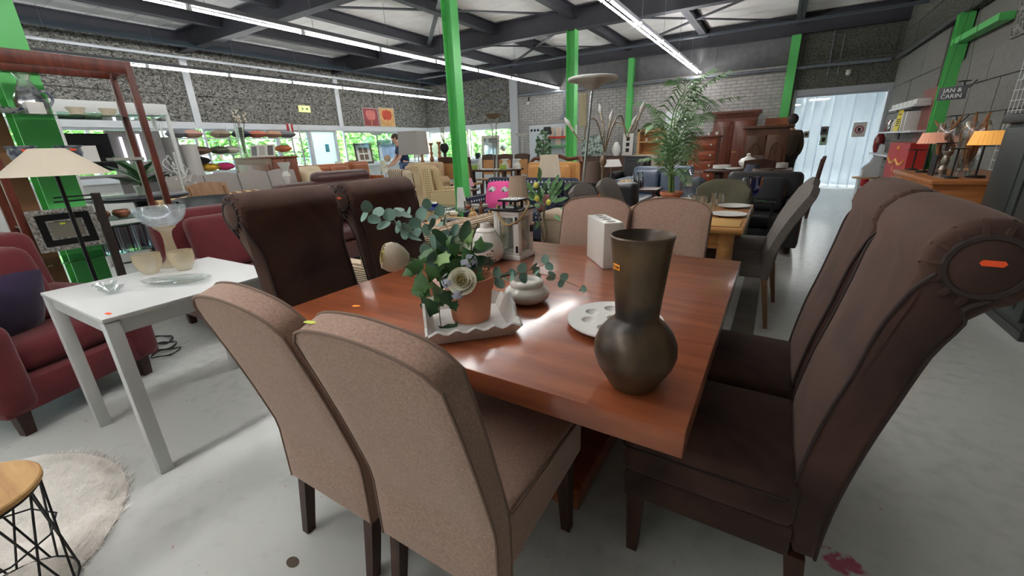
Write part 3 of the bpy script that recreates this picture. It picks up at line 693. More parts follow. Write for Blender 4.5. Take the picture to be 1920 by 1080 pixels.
# ---- terracotta pot with artificial bouquet
m_terra = mat('terracotta', (198, 128, 96), .85, var=.12, vsc=9, bump=.15, bsc=50)
bp_ = onz(884, 594, TZ+.01); bx_, by_ = bp_.x, bp_.y
t = T('terracotta_pot', 'terracotta flower pot filled with artificial flowers, standing in the tray', 'flower pot', (bx_, by_, TZ+.0085))
pot = mk('pot', G().lathe([(.0, .0), (.062, .0), (.065, .004), (.076, .108), (.082, .109), (.087, .148), (.086, .151), (.08, .151), (.074, .112), (.07, .105), (.0, .105)], 32, cap=False), m_terra, t, sm=40)
mk('moss', G().lathe([(.074, .105), (.06, .128), (.03, .136), (.0, .137)], 16, cap=False), mat('moss', (70, 76, 44), .95, var=.3, vsc=30), t)
m_euc = mat('eucalyptus_leaf', (112, 146, 132), .6, var=.16, vsc=20); m_ivy = mat('ivy_leaf', (70, 118, 62), .5, var=.35, vsc=14); m_ivyd = mat('ivy_dark', (46, 82, 50), .5, var=.25, vsc=20)
m_ivyl = mat('ivy_light', (122, 160, 88), .5, var=.25, vsc=14)
m_stem = mat('stem_brown', (104, 90, 66), .8); m_stemg = mat('stem_green', (100, 132, 76), .7)
O_ = Vector((bx_, by_, TZ+.0085))
CR2 = Vector((CRT.x, CRT.y, 0)).normalized()
def at(px_, py_, dep=0):   # point at the picture position, in the upright plane through the pot that faces the viewer, dep metres behind it
    base = O_+Vector((0, 0, .1)); n = Vector((CFW.x, CFW.y, 0)).normalized()
    q = base+n*dep; d = ray(px_, py_); return CLOC+d*((q-CLOC).dot(n)/d.dot(n))-O_
def round_leaf(g, c, dirn, nrm, L, Wd, cup=.15, n=8):
    d = Vector(dirn).normalized(); nr = Vector(nrm); nr = (nr-d*nr.dot(d)).normalized(); s = d.cross(nr)
    ctr = Vector(c)+d*L*.55; V = [ctr+nr*0]; F = []
    for i in range(n*2):
        a = 2*PI*i/(n*2); x = math.cos(a); y = math.sin(a)
        V.append(Vector(c)+d*(L*.5*(1+x))+s*(Wd*.5*y*(1-.15*x))+nr*(cup*L*(abs(y)*.35)))
    for i in range(n*2): F.append((0, 1+i, 1+(i+1) % (n*2)))
    return g.add(V, F)
def ivy_leaf(g, c, dirn, nrm, L):
    d = Vector(dirn).normalized(); nr = Vector(nrm); nr = (nr-d*nr.dot(d)).normalized(); s = d.cross(nr)
    P = [(0, 0), (.1, .28), (.02, .5), (.34, .36), (.5, .44), (.66, .2), (1, 0), (.66, -.2), (.5, -.44), (.34, -.36), (.02, -.5), (.1, -.28)]
    V = [Vector(c)+d*L*.35]+[Vector(c)+d*L*a+s*L*b+nr*L*(-.14*abs(b)*2) for a, b in P]
    return g.add(V, [(0, 1+i, 1+(i+1) % 12) for i in range(12)])
vw = (-CFW).normalized()
rnd = random.Random(8)
def spray(par, path, pairs, m, size, seed, stemr=.0016, name='eucalyptus_spray', tip=1.0):
    rn = random.Random(seed); pts = smooth_path(path, 6)
    s = mk(name, G().tube(pts, [stemr*(1.2-.8*i/len(pts)) for i in range(len(pts))], 5), m_stem, par)
    for k in range(pairs):
        f = .22+.78*(k+.5)/pairs; i = min(len(pts)-2, int(f*(len(pts)-1))); p_ = pts[i]; d = (pts[i+1]-pts[i]).normalized()
        sz = size*(1.15-.45*f*tip)
        a = rn.uniform(0, PI); o1 = d.orthogonal().normalized(); o2 = d.cross(o1)
        for sg in (-1, 1):
            w = (o1*math.cos(a)+o2*math.sin(a))*sg+d*.45
            mk('leaf', round_leaf(G(), p_, w, vw+Vector((rn.uniform(-.5, .5), rn.uniform(-.5, .5), rn.uniform(-.2, .7))), sz, sz*.86), m, s)
    return s
root = Vector((0, 0, .125))
spray(t, [root, at(830, 480, .0), at(775, 440, -.01), at(730, 415, -.015), at(676, 393, -.02)], 8, m_euc, .058, 1)
spray(t, [root, at(845, 470, .03), at(815, 435, .04), at(775, 405, .04), at(742, 396, .04)], 6, m_euc, .054, 2)
spray(t, [root, at(860, 470, .06), at(840, 430, .07), at(822, 405, .08), at(793, 388, .08)], 5, m_euc, .052, 3)
spray(t, [root+Vector((.03, 0, 0)), at(930, 522, -.02), at(985, 512, -.03), at(1040, 520, -.05), at(1108, 548, -.06)], 7, m_euc, .04, 4)
spray(t, [root+Vector((.03, 0, 0)), at(950, 516, .0), at(1000, 505, .0), at(1030, 491, .0)], 4, m_euc, .042, 5)
mk('twig', G().tube([root, at(885, 450, 0), at(897, 417, 0)], [.0025, .0022, .0015], 6), mat('twig_olive', (92, 96, 58), .8), t)
mk('twig', G().tube([root, at(850, 460, .02), at(838, 436, .02)], [.002, .0018, .001], 5), m_stem, t)
# ivy trailing over the rim and filling the left
iv = [(795, 470, 35), (812, 495, 40), (800, 520, 44), (820, 535, 46), (838, 510, 40), (850, 485, 34), (835, 470, 34), (815, 455, 28), (862, 470, 28), (790, 540, 30), (828, 560, 30), (795, 500, 38), (848, 535, 30), (870, 490, 28), (775, 498, 34), (858, 455, 30), (780, 515, 30), (825, 480, 36), (845, 452, 26), (806, 540, 34), (860, 505, 24), (832, 498, 36)]
for k, (x, y, s_) in enumerate(iv):
    c = at(x, y, rnd.uniform(-.04, .03)); mk('ivy_leaf', ivy_leaf(G(), c, Vector((rnd.uniform(-.8, .3), rnd.uniform(-.3, .3), rnd.uniform(-.8, .3))), vw+Vector((rnd.uniform(-.4, .4), rnd.uniform(-.4, .4), rnd.uniform(0, .6))), s_*.0018), m_ivy, t)
for k in range(16):
    x, y = rnd.uniform(790, 905), rnd.uniform(448, 520); c = at(x, y, rnd.uniform(-.06, .06)); mk('ivy_leaf', ivy_leaf(G(), c, Vector((rnd.uniform(-.8, .8), rnd.uniform(-.3, .3), rnd.uniform(-.5, .8))), vw+Vector((rnd.uniform(-.4, .4), rnd.uniform(-.4, .4), rnd.uniform(.1, .8))), rnd.uniform(.045, .065)), (m_ivy, m_ivyl, m_ivyd)[k % 3], t)
tr_ = mk('ivy_trail', G().tube(smooth_path([at(845, 520, -.05), at(828, 548, -.075), at(824, 580, -.085), at(826, 605, -.08), at(830, 625, -.08)]), .0015, 5), m_stem, t)
for x, y, s_, dx in ((805, 570, 50, -.6), (833, 555, 34, .8), (840, 617, 40, .4), (822, 628, 26, -.7), (848, 575, 22, .9), (810, 632, 20, -.9)):
    mk('ivy_leaf', ivy_leaf(G(), at(x, y-10, -.085), Vector((dx*.4, 0, -.9)), vw+Vector((dx*.3, 0, .2)), s_*.0017), m_ivyd, tr_)
for x, y, s_, dx, dz in ((898, 470, 34, .9, .2), (900, 486, 32, .9, -.2), (880, 455, 36, .3, .9), (850, 455, 30, -.6, .6)):
    mk('broad_leaf', round_leaf(G(), at(x-12, y, .0), CR2*dx+Vector((0, 0, dz)), vw+Vector((0, 0, .5)), s_*.0021, s_*.0011), m_ivyd, t)
def rose(par, c, r, m, axis, name='rose', seed=1, bud=False):
    ax = Vector(axis).normalized(); rn = random.Random(seed)
    a1 = ax.orthogonal().normalized(); a2 = ax.cross(a1); core = mk(name, G().sph(Vector(c)-ax*r*.15, (r*.22, r*.22, r*.22), 10, 6), m, par)
    rows = ((3, .24, .62, 1.0), (4, .4, .72, .95), (5, .58, .8, .85), (6, .78, .8, .65), (7, 1.0, .72, .3)) if not bud else ((3, .22, .8, 1.0), (3, .4, .95, 1.0), (4, .62, 1.05, .98), (5, .84, 1.05, .9), (6, 1.0, .9, .75))
    for ri, (n, rad, h, up) in enumerate(rows):
        for k in range(n):
            a0 = 2*PI*k/n+ri*.7
            def f(u, v, a0=a0, rad=rad, h=h, up=up, n=n):
                a = a0+(u-.5)*2*PI/n*1.55; rr = r*rad*(.35+.65*math.sin(v*PI*.5))*(1+.12*v*(1-up)*3) if not bud else r*(.2+.75*rad)*math.sin(PI*(.14+.55*v))
                z = r*(-.35+.22*(1-rad)+h*v-(1-up)*.45*v*v-.12*(2*u-1)**2*v) if not bud else r*(-.7+(1.55+.2*(1-rad))*v-.1*(2*u-1)**2*v)
                return Vector(c)+(a1*math.cos(a)+a2*math.sin(a))*rr+ax*z
            mk('petal', G().slab(f, 6, 4, .0012, .4), m if ri > 1 else m_rose_in, core, sm=60)
    return core
m_rose_in = mat('rose_inner_shaded', (206, 192, 138), .6)  # inner petals darker and yellower: shading between petal rows put into the colour
m_rose = mat('rose_white', (232, 230, 208), .6, var=.05, vsc=20); m_rose2 = mat('rose_cream', (222, 205, 184), .6, var=.06, vsc=20); m_hyd = mat('hydrangea', (196, 202, 220), .6, var=.12, vsc=30)
rose(t, at(866, 527, -.085), .037, m_rose, vw+Vector((0, 0, .25)), 'rose', 2)
rose(t, at(744, 483, -.03), .05, m_rose2, -CR2*.8+vw*.5+Vector((0, 0, .1)), 'rosebud', 3, True)
mk('rosebud_stem', G().tube([at(760, 483, -.03), at(785, 487, -.02), at(830, 500, 0), root], .0022, 6), m_stemg, t)
def hyd(x, y, dep, n, r, seed):
    rn = random.Random(seed); c0 = at(x, y, dep); h = mk('hydrangea_head', G().sph(c0, r*.5, 8, 6), m_stemg, t)
    for k in range(n):
        d = Vector((rn.gauss(0, 1), rn.gauss(0, 1), rn.gauss(0, 1))).normalized(); d = (d+vw*.5).normalized(); c = c0+d*r; o1 = d.orthogonal().normalized(); o2 = d.cross(o1); g = G()
        for q in range(4):
            a = q*PI/2+.4; round_leaf(g, c, (o1*math.cos(a)+o2*math.sin(a)), d, .011, .009, .2, 4)
        mk('floret', g, m_hyd, h)
hyd(879, 492, -.03, 16, .026, 1); hyd(843, 527, -.07, 14, .024, 2); hyd(858, 550, -.095, 12, .018, 3)
# pale translucent petals behind and seed head
for k in range(7): mk('pale_petal', round_leaf(G(), at(868, 470, .03), Vector((math.cos(.3+k*.42), .3*math.sin(k), .5+.6*math.sin(.3+k*.42))), vw+Vector((0, 0, .3)), .05, .03), mat('pale_petal', (214, 218, 196), .5), t)
sh = mk('seed_head_stem', G().tube([root+Vector((.03, 0, 0)), at(905, 512, -.03), at(915, 488, -.03)], .0015, 5), m_stem, t)
g = G(); rn = random.Random(4)
for k in range(46):
    c = at(916+rn.gauss(0, 7), 497+rn.gauss(0, 9)-abs(rn.gauss(0, 3)), -.03+rn.uniform(-.012, .012)); g.sph(c, .0028, 6, 4)
mk('seed_head', g, mat('seed_brown', (74, 62, 48), .8), sh, kind='stuff')
# ---- lidded white ceramic bowl
p = onz(986, 574, TZ)
t = T('ceramic_bowl', 'low round glossy white ceramic bowl beside the tray', 'bowl', (p.x-.02, p.y+.045, TZ))
m_gl = mat('glossy_white', (224, 221, 214), .14, coat=.5)
mk('bowl_body', G().lathe([(.0, .0), (.045, .0), (.06, .006), (.082, .022), (.088, .038), (.08, .054), (.066, .063), (.062, .066), (.064, .078), (.058, .088), (.05, .09), (.046, .085), (.044, .07), (.0, .06)], 36, cap=False), m_gl, t, sm=50)
# ---- white bottle vase
p = onz(908, 497, TZ)
t = T('bottle_vase', 'glossy white pear-shaped ceramic vase behind the bouquet', 'vase', (p.x-.03, p.y+.07, TZ))
zt = .93-TZ
mk('vase_body', G().lathe([(.0, .0), (.06, .0), (.082, .02), (.092, .055), (.088, .09), (.07, .13), (.052, .158), (.054, .162), (.05, .168), (.03, .176), (.026, .196), (.024, .2), (.018, .2), (.018, .16), (.0, .15)], 36, cap=False), m_gl, t, sm=50)
# ---- white lantern with black roof and rope handle
p = onz(974, 489, TZ); q = onz(1001, 481, TZ)
t = T('wooden_lantern', 'white wooden lantern with black metal roof and rope handle', 'lantern', (0, 0, TZ))
an = math.atan2(q.y-p.y, q.x-p.x); LW = .15
t.location = (p.x-.075, p.y+.075, TZ)
h = LW/2; LH = .25
m_lw = mat('lantern_white', (222, 221, 216), .5, var=.03, vsc=9); m_blk = mat('black_metal', (26, 25, 26), .4, m=.3); m_clear = glass('clear_glass', (244, 248, 246), .9)
mk('lantern_base', G().rb((0, 0, .012), (LW+.012, LW+.012, .024), .003, 1), m_lw, t)
mk('lantern_top', G().rb((0, 0, LH-.008), (LW+.004, LW+.004, .016), .002, 1), m_lw, t)
for sx in (-1, 1):
    for sy in (-1, 1): mk('corner_post', G().rb((sx*(h-.011), sy*(h-.011), LH/2), (.022, .022, LH-.03), .002, 1), m_lw, t)
for k in range(4):
    M_ = Matrix.Rotation(k*PI/2, 4, 'Z')
    mk('pane', G().box(-h+.02, -h+.008, .03, h-.02, -h+.010, LH-.02).xf(M_), m_clear, t)
    mk('pane_frame', G().box(-h+.022, -h+.003, .024, -h+.034, -h+.014, LH-.016).box(h-.034, -h+.003, .024, h-.022, -h+.014, LH-.016).box(-h+.034, -h+.003, .024, h-.034, -h+.014, .036).box(-h+.034, -h+.003, LH-.03, h-.034, -h+.014, LH-.016).xf(M_), m_lw, t, kind='stuff')
mk('roof_plate', G().rb((0, 0, LH+.006), (LW+.022, LW+.022, .01), .002, 1), m_blk, t)
for sx in (-1, 1):
    for sy in (-1, 1): mk('roof_support', G().box(sx*.034-.005, sy*.034-.005, LH+.01, sx*.034+.005, sy*.034+.005, LH+.045), m_blk, t)
mk('roof_cap', G().rb((0, 0, LH+.05), (.115, .115, .01), .002, 1), m_blk, t)
mk('cap_top', G().box(-.048, -.048, LH+.055, .048, .048, LH+.0565), mat('cap_mirror', (190, 190, 190), .25, m=.7), t)
mk('candle_tray', G().box(-.03, -.03, LH+.011, .03, .03, LH+.02), m_lw, t)
mk('rope_handle', G().tube(smooth_path([(-.06, -.055, LH+.018), (-.035, -.09, LH-.015), (.02, -.11, LH-.06), (.075, -.085, LH-.045), (.095, -.035, LH+.0), (.085, .02, LH+.035), (.05, .045, LH+.04)], 6), .0052, 8), mat('jute_rope', (168, 140, 98), .9, var=.2, vsc=120, bump=.5, bsc=300), t)
mk('rope_knot', G().sph((-.06, -.05, LH+.02), .011, 10, 7), MATS['jute_rope'], t)
for z in (.04, LH-.06): mk('hinge', G().box(h-.02, -h-.001, z, h-.006, -h+.002, z+.035), m_blk, t)
mk('latch', G().box(h-.002, h-.03, LH*.52, h+.006, h-.006, LH*.66), m_blk, t)
# ================================================================== FURNITURE MAKERS
def cush_fn(sx, sy, sz, k=.25):
    def f(a, b, c):
        e = (1-(2*a/sx)**2)*(1-(2*b/sy)**2); return (a, b, c*(1-k+k*1.6*max(0, e)))
    return f
def sofa(name, lab, cat, loc, rz, W, D, H, m, seat=.42, arm=.2, armh=.62, n=2, grp=None, roll=False, legs=.08, back_t=.22, cushion_m=None, rake=.08, ml=None, backcush=True):
    t = T(name, lab, cat, loc, rz, grp); cm = cushion_m or m; ml = ml or m_legd
    iw = W-2*arm
    mk('base', G().rb((0, 0, legs+(seat-.14-legs)/2), (W-.02, D-.06, seat-.14-legs), .02, 1), m, t)
    def lean(a, b, c): return (a, b-rake*(c/(H-legs)+.5), c)
    mk('backrest', G().rb((0, -D/2+back_t/2+.02, (H+legs)/2), (W-.04 if not roll else iw+.1, back_t, H-legs), .07, 3, lean), m, t)
    for s in (-1, 1):
        if roll:
            mk('armrest', G().rb((s*(W/2-arm/2), .02, (armh-.06+legs)/2), (arm*.8, D-.08, armh-.06-legs), .03, 2).tube([(s*(W/2-arm/2), -D/2+.06, armh-.08), (s*(W/2-arm/2), D/2-.03, armh-.08)], arm*.55, 14), m, t)
        else: mk('armrest', G().rb((s*(W/2-arm/2), .02, (armh+legs)/2), (arm, D-.06, armh-legs), min(.06, arm*.4), 3), m, t)
    cw = iw/n
    for k in range(n):
        x = -iw/2+cw*(k+.5)
        mk('seat_cushion', G().rb((x, .06, seat-.06), (cw-.015, D-back_t-.1, .16), .05, 3, cush_fn(cw, D-back_t, .16, .12)), cm, t)
        if backcush: mk('back_cushion', G().rb((x, -D/2+back_t+.07, seat+(H-seat)*.46), (cw-.02, .18, (H-seat)*.86), .07, 3, lambda a, b, c: (a, b-rake*1.2*(c/(H-seat)), c)), cm, t)
    for sx in (-1, 1):
        for sy in (-1, 1): mk('leg', leg(G(), sx*(W/2-.09), sy*(D/2-.1), legs+.01, .06, .045), ml, t)
    return t
def uph_chair(name, lab, loc, rz, m, H=1.0, W=.45, seat=.47, ml=None, grp=None, arch=.03, lean=.1, th=.06, wing=False):
    t = T(name, lab, 'chair', loc, rz, grp); ml = ml or m_legd
    def f(u, v):
        a = u*2-1; zt = H-arch*a*a; z = seat-.1+v*(zt-seat+.1); s = max(0, (z-seat)/(H-seat)); return (-a*W/2, -.2-lean*s**1.5, z)
    mk('backrest', G().slab(f, 8, 8, th, .6), m, t, sm=50)
    mk('seat', G().rb((0, .03, seat-.045), (W, .46, .1), .03, 2, lambda a, b, c: (a, b, c+(.015*(1-(2*a/W)**2) if c > 0 else 0))), m, t)
    for x in (-1, 1):
        mk('leg', leg(G(), x*(W/2-.03), .22, seat-.09, .04, .028), ml, t); mk('leg', leg(G(), x*(W/2-.03), -.2, seat-.09, .04, .028, 0, -.06), ml, t)
    return t
def lamp(name, lab, cat, loc, shade, zs, ms, mp_, pole_r=.012, base_r=.13, base_h=.02, grp=None, pleats=0, rz=0, body=None, square=False):
    # shade: (r_bottom, r_top, height); zs = z of the lower rim above loc
    t = T(name, lab, cat, loc, rz, grp); rb_, rt, h = shade
    n = 4 if square else 28
    if pleats: n = pleats*4
    if square:
        k = math.sqrt(2); g = G().loft([[(rr*k*math.cos(PI/4+i*PI/2), rr*k*math.sin(PI/4+i*PI/2), z) for i in range(4)] for rr, z in ((rb_, zs), (rt, zs+h), (rt-.004, zs+h), (rb_-.004, zs))]+[], cap=False)
    else: g = G().lathe([(rb_, zs), (rt, zs+h), (rt-.004, zs+h), (rb_-.004, zs+.0005), (rb_, zs)], n, cap=False, fl=.018 if pleats else 0, nf=pleats or 8)
    sh = mk('lamp_shade', g, ms, t, sm=30)
    mk('shade_ring', G().tube([(rt*.98, 0, zs+h-.02), (-rt*.98, 0, zs+h-.02)], .003, 5), mp_, sh)
    if body: mk('lamp_body', G().lathe(body, 20), mp_, t)
    else:
        mk('pole', G().tube([(0, 0, base_h), (0, 0, zs+h*.9)], pole_r, 10), mp_, t)
        mk('base', G().lathe([(base_r, 0), (base_r, base_h*.6), (base_r*.9, base_h), (pole_r, base_h+.004)], 24), mp_, t)
    mk('bulb', G().sph((0, 0, zs+h*.5), (.025, .025, .035), 10, 8), m_cer2, t)
    return t
def frame(name, lab, cat, loc, rz, w, h, fw, mf, ma, tilt=0, grp=None, mat_w=0, mm=None, d=.025, art=None):
    t = T(name, lab, cat, loc, rz, grp); t.rotation_euler = (R(-tilt), 0, rz)
    mk('frame_border', G().box(-w/2, 0, 0, w/2, d, fw).box(-w/2, 0, h-fw, w/2, d, h).box(-w/2, 0, fw, -w/2+fw, d, h-fw).box(w/2-fw, 0, fw, w/2, d, h-fw), mf, t, kind='stuff')
    if mat_w: mk('mat_board', G().box(-w/2+fw, .006, fw, w/2-fw, .012, h-fw), mm, t)
    iw = fw+mat_w
    if art: art(t, w, h, iw)
    else: mk('picture', G().box(-w/2+iw, .004 if mat_w else .008, iw, w/2-iw, .012, h-iw), ma, t)
    return t
def cushion(lab, loc, rz, w, d, h, m, tilt=0, grp=None, name='cushion'):
    def f(u, v):
        a, b = u*2-1, v*2-1; return (a*w/2*(1-.06*b*b), b*d/2*(1-.06*a*a), 0)
    g = G(); V = []; nu = 8
    for s in (1, -1):
        V += [(a*w/2*(1-.08*b*b), b*d/2*(1-.08*a*a), s*h/2*(max(0, (1-a*a)*(1-b*b)))**.42) for b in [j/4-1 for j in range(9)] for a in [i/4-1 for i in range(9)]]
    F = []
    for j in range(8):
        for i in range(8):
            q = (j*9+i, j*9+i+1, (j+1)*9+i+1, (j+1)*9+i); F.append(q); F.append(tuple(81+k for k in reversed(q)))
    g.add(V, F); o = mk(name, g, m, lab=lab, cat='cushion', grp=grp, loc=loc, sm=70); o.rotation_euler = (tilt, 0, rz); return o
def turned(prof, n=16): return G().lathe(prof, n)
# ================================================================== LEFT GROUP
# ---- white table
a, b, c, d = onz(70, 550, .745), onz(190, 600, .745), onz(492, 515, .745), onz(385, 480, .745)
WX0, WX1, WY0, WY1 = -2.88, -2.13, .405, 1.13
m_wht = mat('white_lacquer', (210, 211, 210), .35, var=.02, vsc=3)
t = T('white_table', 'plain white square table with straight legs, left of the dining set', 'table', ((WX0+WX1)/2, (WY0+WY1)/2, 0), R(1.5))
wx, wy = (WX1-WX0)/2, (WY1-WY0)/2
mk('table_top', G().rb((0, 0, .736), (wx*2, wy*2, .018), .003, 1), m_wht, t)
for s in (-1, 1):
    mk('apron', G().box(-wx+.05, s*(wy-.03)-.012, .665, wx-.05, s*(wy-.03)+.012, .725), m_wht, t); mk('apron', G().box(s*(wx-.03)-.012, -wy+.05, .665, s*(wx-.03)+.012, wy-.05, .725), m_wht, t)
for sx in (-1, 1):
    for sy in (-1, 1): mk('leg', G().rb((sx*(wx-.027), sy*(wy-.027), .362), (.05, .05, .724), .003, 1), m_wht, t)
p = onz(203, 588, .746); sticker('price_sticker', 'orange price sticker on the front corner of the white table', .04, .014, (p.x, p.y, .7457), m_ro, .1)
# glassware on the white table
m_g1 = glass('pressed_glass', (236, 240, 238), .75, .08, .5); m_g2 = hazy('amber_glass', (232, 212, 176), .62); m_gcl = glass('crystal', (240, 243, 242), .85, .06, .4); m_g3 = hazy('etched_glass', (222, 230, 230), .8)
p = onz(330, 497, .745)
t = T('pedestal_bowl', 'large pressed glass bowl on a tall amber glass pedestal', 'bowl', (p.x, p.y, .7455))
mk('pedestal', G().lathe([(.08, 0), (.075, .01), (.05, .022), (.036, .04), (.03, .07), (.024, .12), (.022, .16), (.026, .19), (.036, .205), (.05, .215), (.052, .222)], 24, fl=.02), m_g2, t)
mk('bowl', G().lathe([(.02, .222), (.055, .226), (.09, .25), (.11, .285), (.12, .325), (.118, .33), (.114, .326), (.104, .288), (.085, .256), (.05, .234), (.0, .23)], 32, cap=False, fl=.008, nf=16), m_g3, t)
def tumbler(lab, px, py, r, h, m):
    p = onz(px, py, .745); t = mk('glass_goblet', G().lathe([(.0, 0), (r*.5, 0), (r*.55, .004), (r*.85, h*.3), (r, h*.65), (r*.98, h), (r*.94, h), (r*.95, h*.65), (r*.8, h*.3), (r*.4, h*.08), (.0, h*.07)], 28, cap=False, fl=.01, nf=12), m, lab=lab, cat='glass', grp='amber votive glasses', loc=(p.x, p.y, .7455))
tumbler('amber ribbed glass votive in front of the pedestal bowl, left one', 284, 512, .062, .105, m_g2)
tumbler('amber ribbed glass votive in front of the pedestal bowl, right one', 347, 505, .058, .105, m_g2)
p = onz(316, 532, .745)
mk('glass_platter', G().lathe([(.0, .004), (.09, .004), (.12, .014), (.128, .02), (.126, .022), (.115, .016), (.09, .007), (.0, .007)], 36, cap=False, sx=1.25, sy=.62), m_gcl, lab='oval clear glass platter in front of the amber votives', cat='platter', loc=(p.x+.02, p.y+.03, .7455), rz=R(35))
for k, (px_, py_) in enumerate(((200, 541), (212, 549))):
    p = onz(px_, py_, .745); mk('crystal_dish', G().lathe([(.0, 0), (.022, 0), (.026, .006), (.042, .022), (.046, .027), (.042, .027), (.02, .008), (.0, .008)], 16, cap=False, fl=.07, nf=8), m_gcl, lab='small cut crystal dish on the white table, %s one' % ('rear', 'front')[k], cat='dish', grp='crystal dishes on the white table', loc=(p.x, p.y, .7455))
# ---- red armchairs
m_redf = mat('red_velvet', (94, 27, 33), .9, var=.16, vsc=12, bump=.08, bsc=90, sheen=.25)
m_ldk = wood('dark_leg', (44, 24, 20), (66, 38, 28), .5, 4, 'z')
sofa('red_armchair', 'dark red fabric armchair with purple cushion, behind the white table', 'armchair', (-3.5, .37, 0), R(-90+20), .78, .82, .93, m_redf, .43, .16, .6, 1, 'red armchairs', legs=.13, rake=.12, ml=m_ldk)
sofa('red_armchair', 'dark red fabric armchair behind the white table, next to the brown chair', 'armchair', (-3.72, 1.62, 0), R(-90), .78, .82, .93, m_redf, .43, .16, .6, 1, 'red armchairs', legs=.13, rake=.12, ml=m_ldk)
cushion('dark purple velvet cushion resting on the red armchair', (-3.36, .3, .6), R(-65), .42, .4, .16, mat('purple_velvet', (44, 30, 62), .9, var=.2, vsc=20, sheen=.3), R(68))
# cables on the floor
for k in range(3):
    p = onz(302+k*5, 640+k*12, .0); g = G()
    pts = [(p.x+(.1+.02*math.sin(i*1.7+k))*math.cos(i*.7)*(1-.2*k), p.y+(.07+.01*k)*math.sin(i*.7), .008+.006*(i % 3)) for i in range(19)]
    mk('black_cable', G().tube(smooth_path(pts, 4), .004, 5), m_blk, lab='black power cable coiled on the floor under the white table, %s coil' % ('rear', 'middle', 'front')[k], cat='cable', grp='cables on the floor')
# ---- rug and wire side table
m_rug = mat('shaggy_rug', (238, 232, 225), .95, var=.08, vsc=14, bump=.5, bsc=70)
rg = T('round_rug', 'round cream shaggy rug in the lower left corner', 'rug', (-2.36, -.32, 0))
def rugf(u, v):
    a = u*2*PI; r = v*.66; return (r*math.cos(a), r*math.sin(a), .004+.022*min(1, (1-v)*9)+.004*math.sin(a*23+v*31)*v)
mk('rug_base', G().sheet(rugf, 72, 16), m_rug, rg, sm=80)
rn = random.Random(3); g = G()
for i in range(9000):
    a = rn.uniform(-.5, 2.2); r = .675*math.sqrt(rn.uniform(.02, 1)); x, y = r*math.cos(a), r*math.sin(a); L_ = rn.uniform(.02, .034); dx, dy = rn.gauss(0, .012)+.008*math.cos(a), rn.gauss(0, .012)+.008*math.sin(a)
    z = .018 if r < .63 else .004
    g.add([(x-.003, y, z), (x+.003, y, z), (x+dx, y+dy, z+L_*.7)], [(0, 1, 2)])
mk('rug_pile', g, m_rug, rg, kind='stuff', sm=0)
cx, cy, sr = -1.98, -.155, .225
p = onz(78, 885, .46)
t = T('wire_side_table', 'round oak-topped side table with black wire cage base on the rug', 'side table', (-1.85, -.062, .022))
mk('table_top', G().lathe([(.0, .38), (.165, .38), (.17, .384), (.17, .396), (.166, .4), (.0, .4)], 40, cap=False), wood('oak_top', (168, 124, 72), (206, 164, 104), .5, 3, 'x'), t)
rt_, rb2, hh = .16, .15, .38
def wp(a, f): r = rt_+(rb2-rt_)*f; return (r*math.cos(a), r*math.sin(a), hh*(1-f)+.004)
mk('cage_ring', G().tube(circ((0, 0, hh-.006), rt_, 28), .004, 6), m_blk, t); mk('cage_ring', G().tube(circ((0, 0, .0035), rb2, 28), .0035, 6), m_blk, t)
N_ = 9
for k in range(N_):
    a = 2*PI*k/N_+.2; s2 = 2*PI/N_
    mk('cage_wire', G().tube([wp(a, 0), wp(a+s2*.9, 1)], .0032, 5), m_blk, t); mk('cage_wire', G().tube([wp(a, 0), wp(a-s2*.9, 1)], .0032, 5), m_blk, t)
    mk('cage_wire', G().tube([wp(a, .45), wp(a+s2, .45)], .003, 5), m_blk, t)
# ---- wooden frame cabinet with glass shelves
m_mah = wood('mahogany', (72, 30, 22), (112, 52, 36), .4, 3, 'z')
SX, SY0, SY1 = -4.5, .66, 1.58; SD = .4; SH = 2.06
t = T('glass_shelf_cabinet', 'open mahogany cabinet with glass shelves at far left', 'cabinet', (SX-SD/2, (SY0+SY1)/2, 0))
hy_ = (SY1-SY0)/2; hxx = SD/2
for sx in (-1, 1):
    for sy in (-1, 1): mk('post', G().rb((sx*(hxx-.02), sy*(hy_-.02), SH/2), (.045, .045, SH), .006, 1), m_mah, t)
mk('top_rail', G().rb((hxx-.012, 0, SH-.045), (.026, 2*hy_, .09), .006, 1), m_mah, t); mk('top_rail', G().rb((-hxx+.012, 0, SH-.045), (.026, 2*hy_, .09), .006, 1), m_mah, t)
for s in (-1, 1): mk('end_rail', G().rb((0, s*(hy_-.012), SH-.045), (SD-.05, .026, .09), .006, 1), m_mah, t)
m_shelf = glass('shelf_glass', (210, 232, 222), .72, .02)
SZ = [.3, .6, .87, 1.32, 1.655]
for z in SZ: mk('glass_shelf', G().box(-hxx+.01, -hy_+.02, z-.008, hxx-.012, hy_-.02, z), m_shelf, t)
mk('plinth', G().rb((0, 0, .04), (SD, 2*hy_, .08), .005, 1), m_mah, t)
mk('back_board', G().box(-hxx-.012, -hy_, .08, -hxx-.002, -hy_+.2, 1.9), mat('cardboard', (128, 92, 62), .9, var=.1, vsc=4), t)
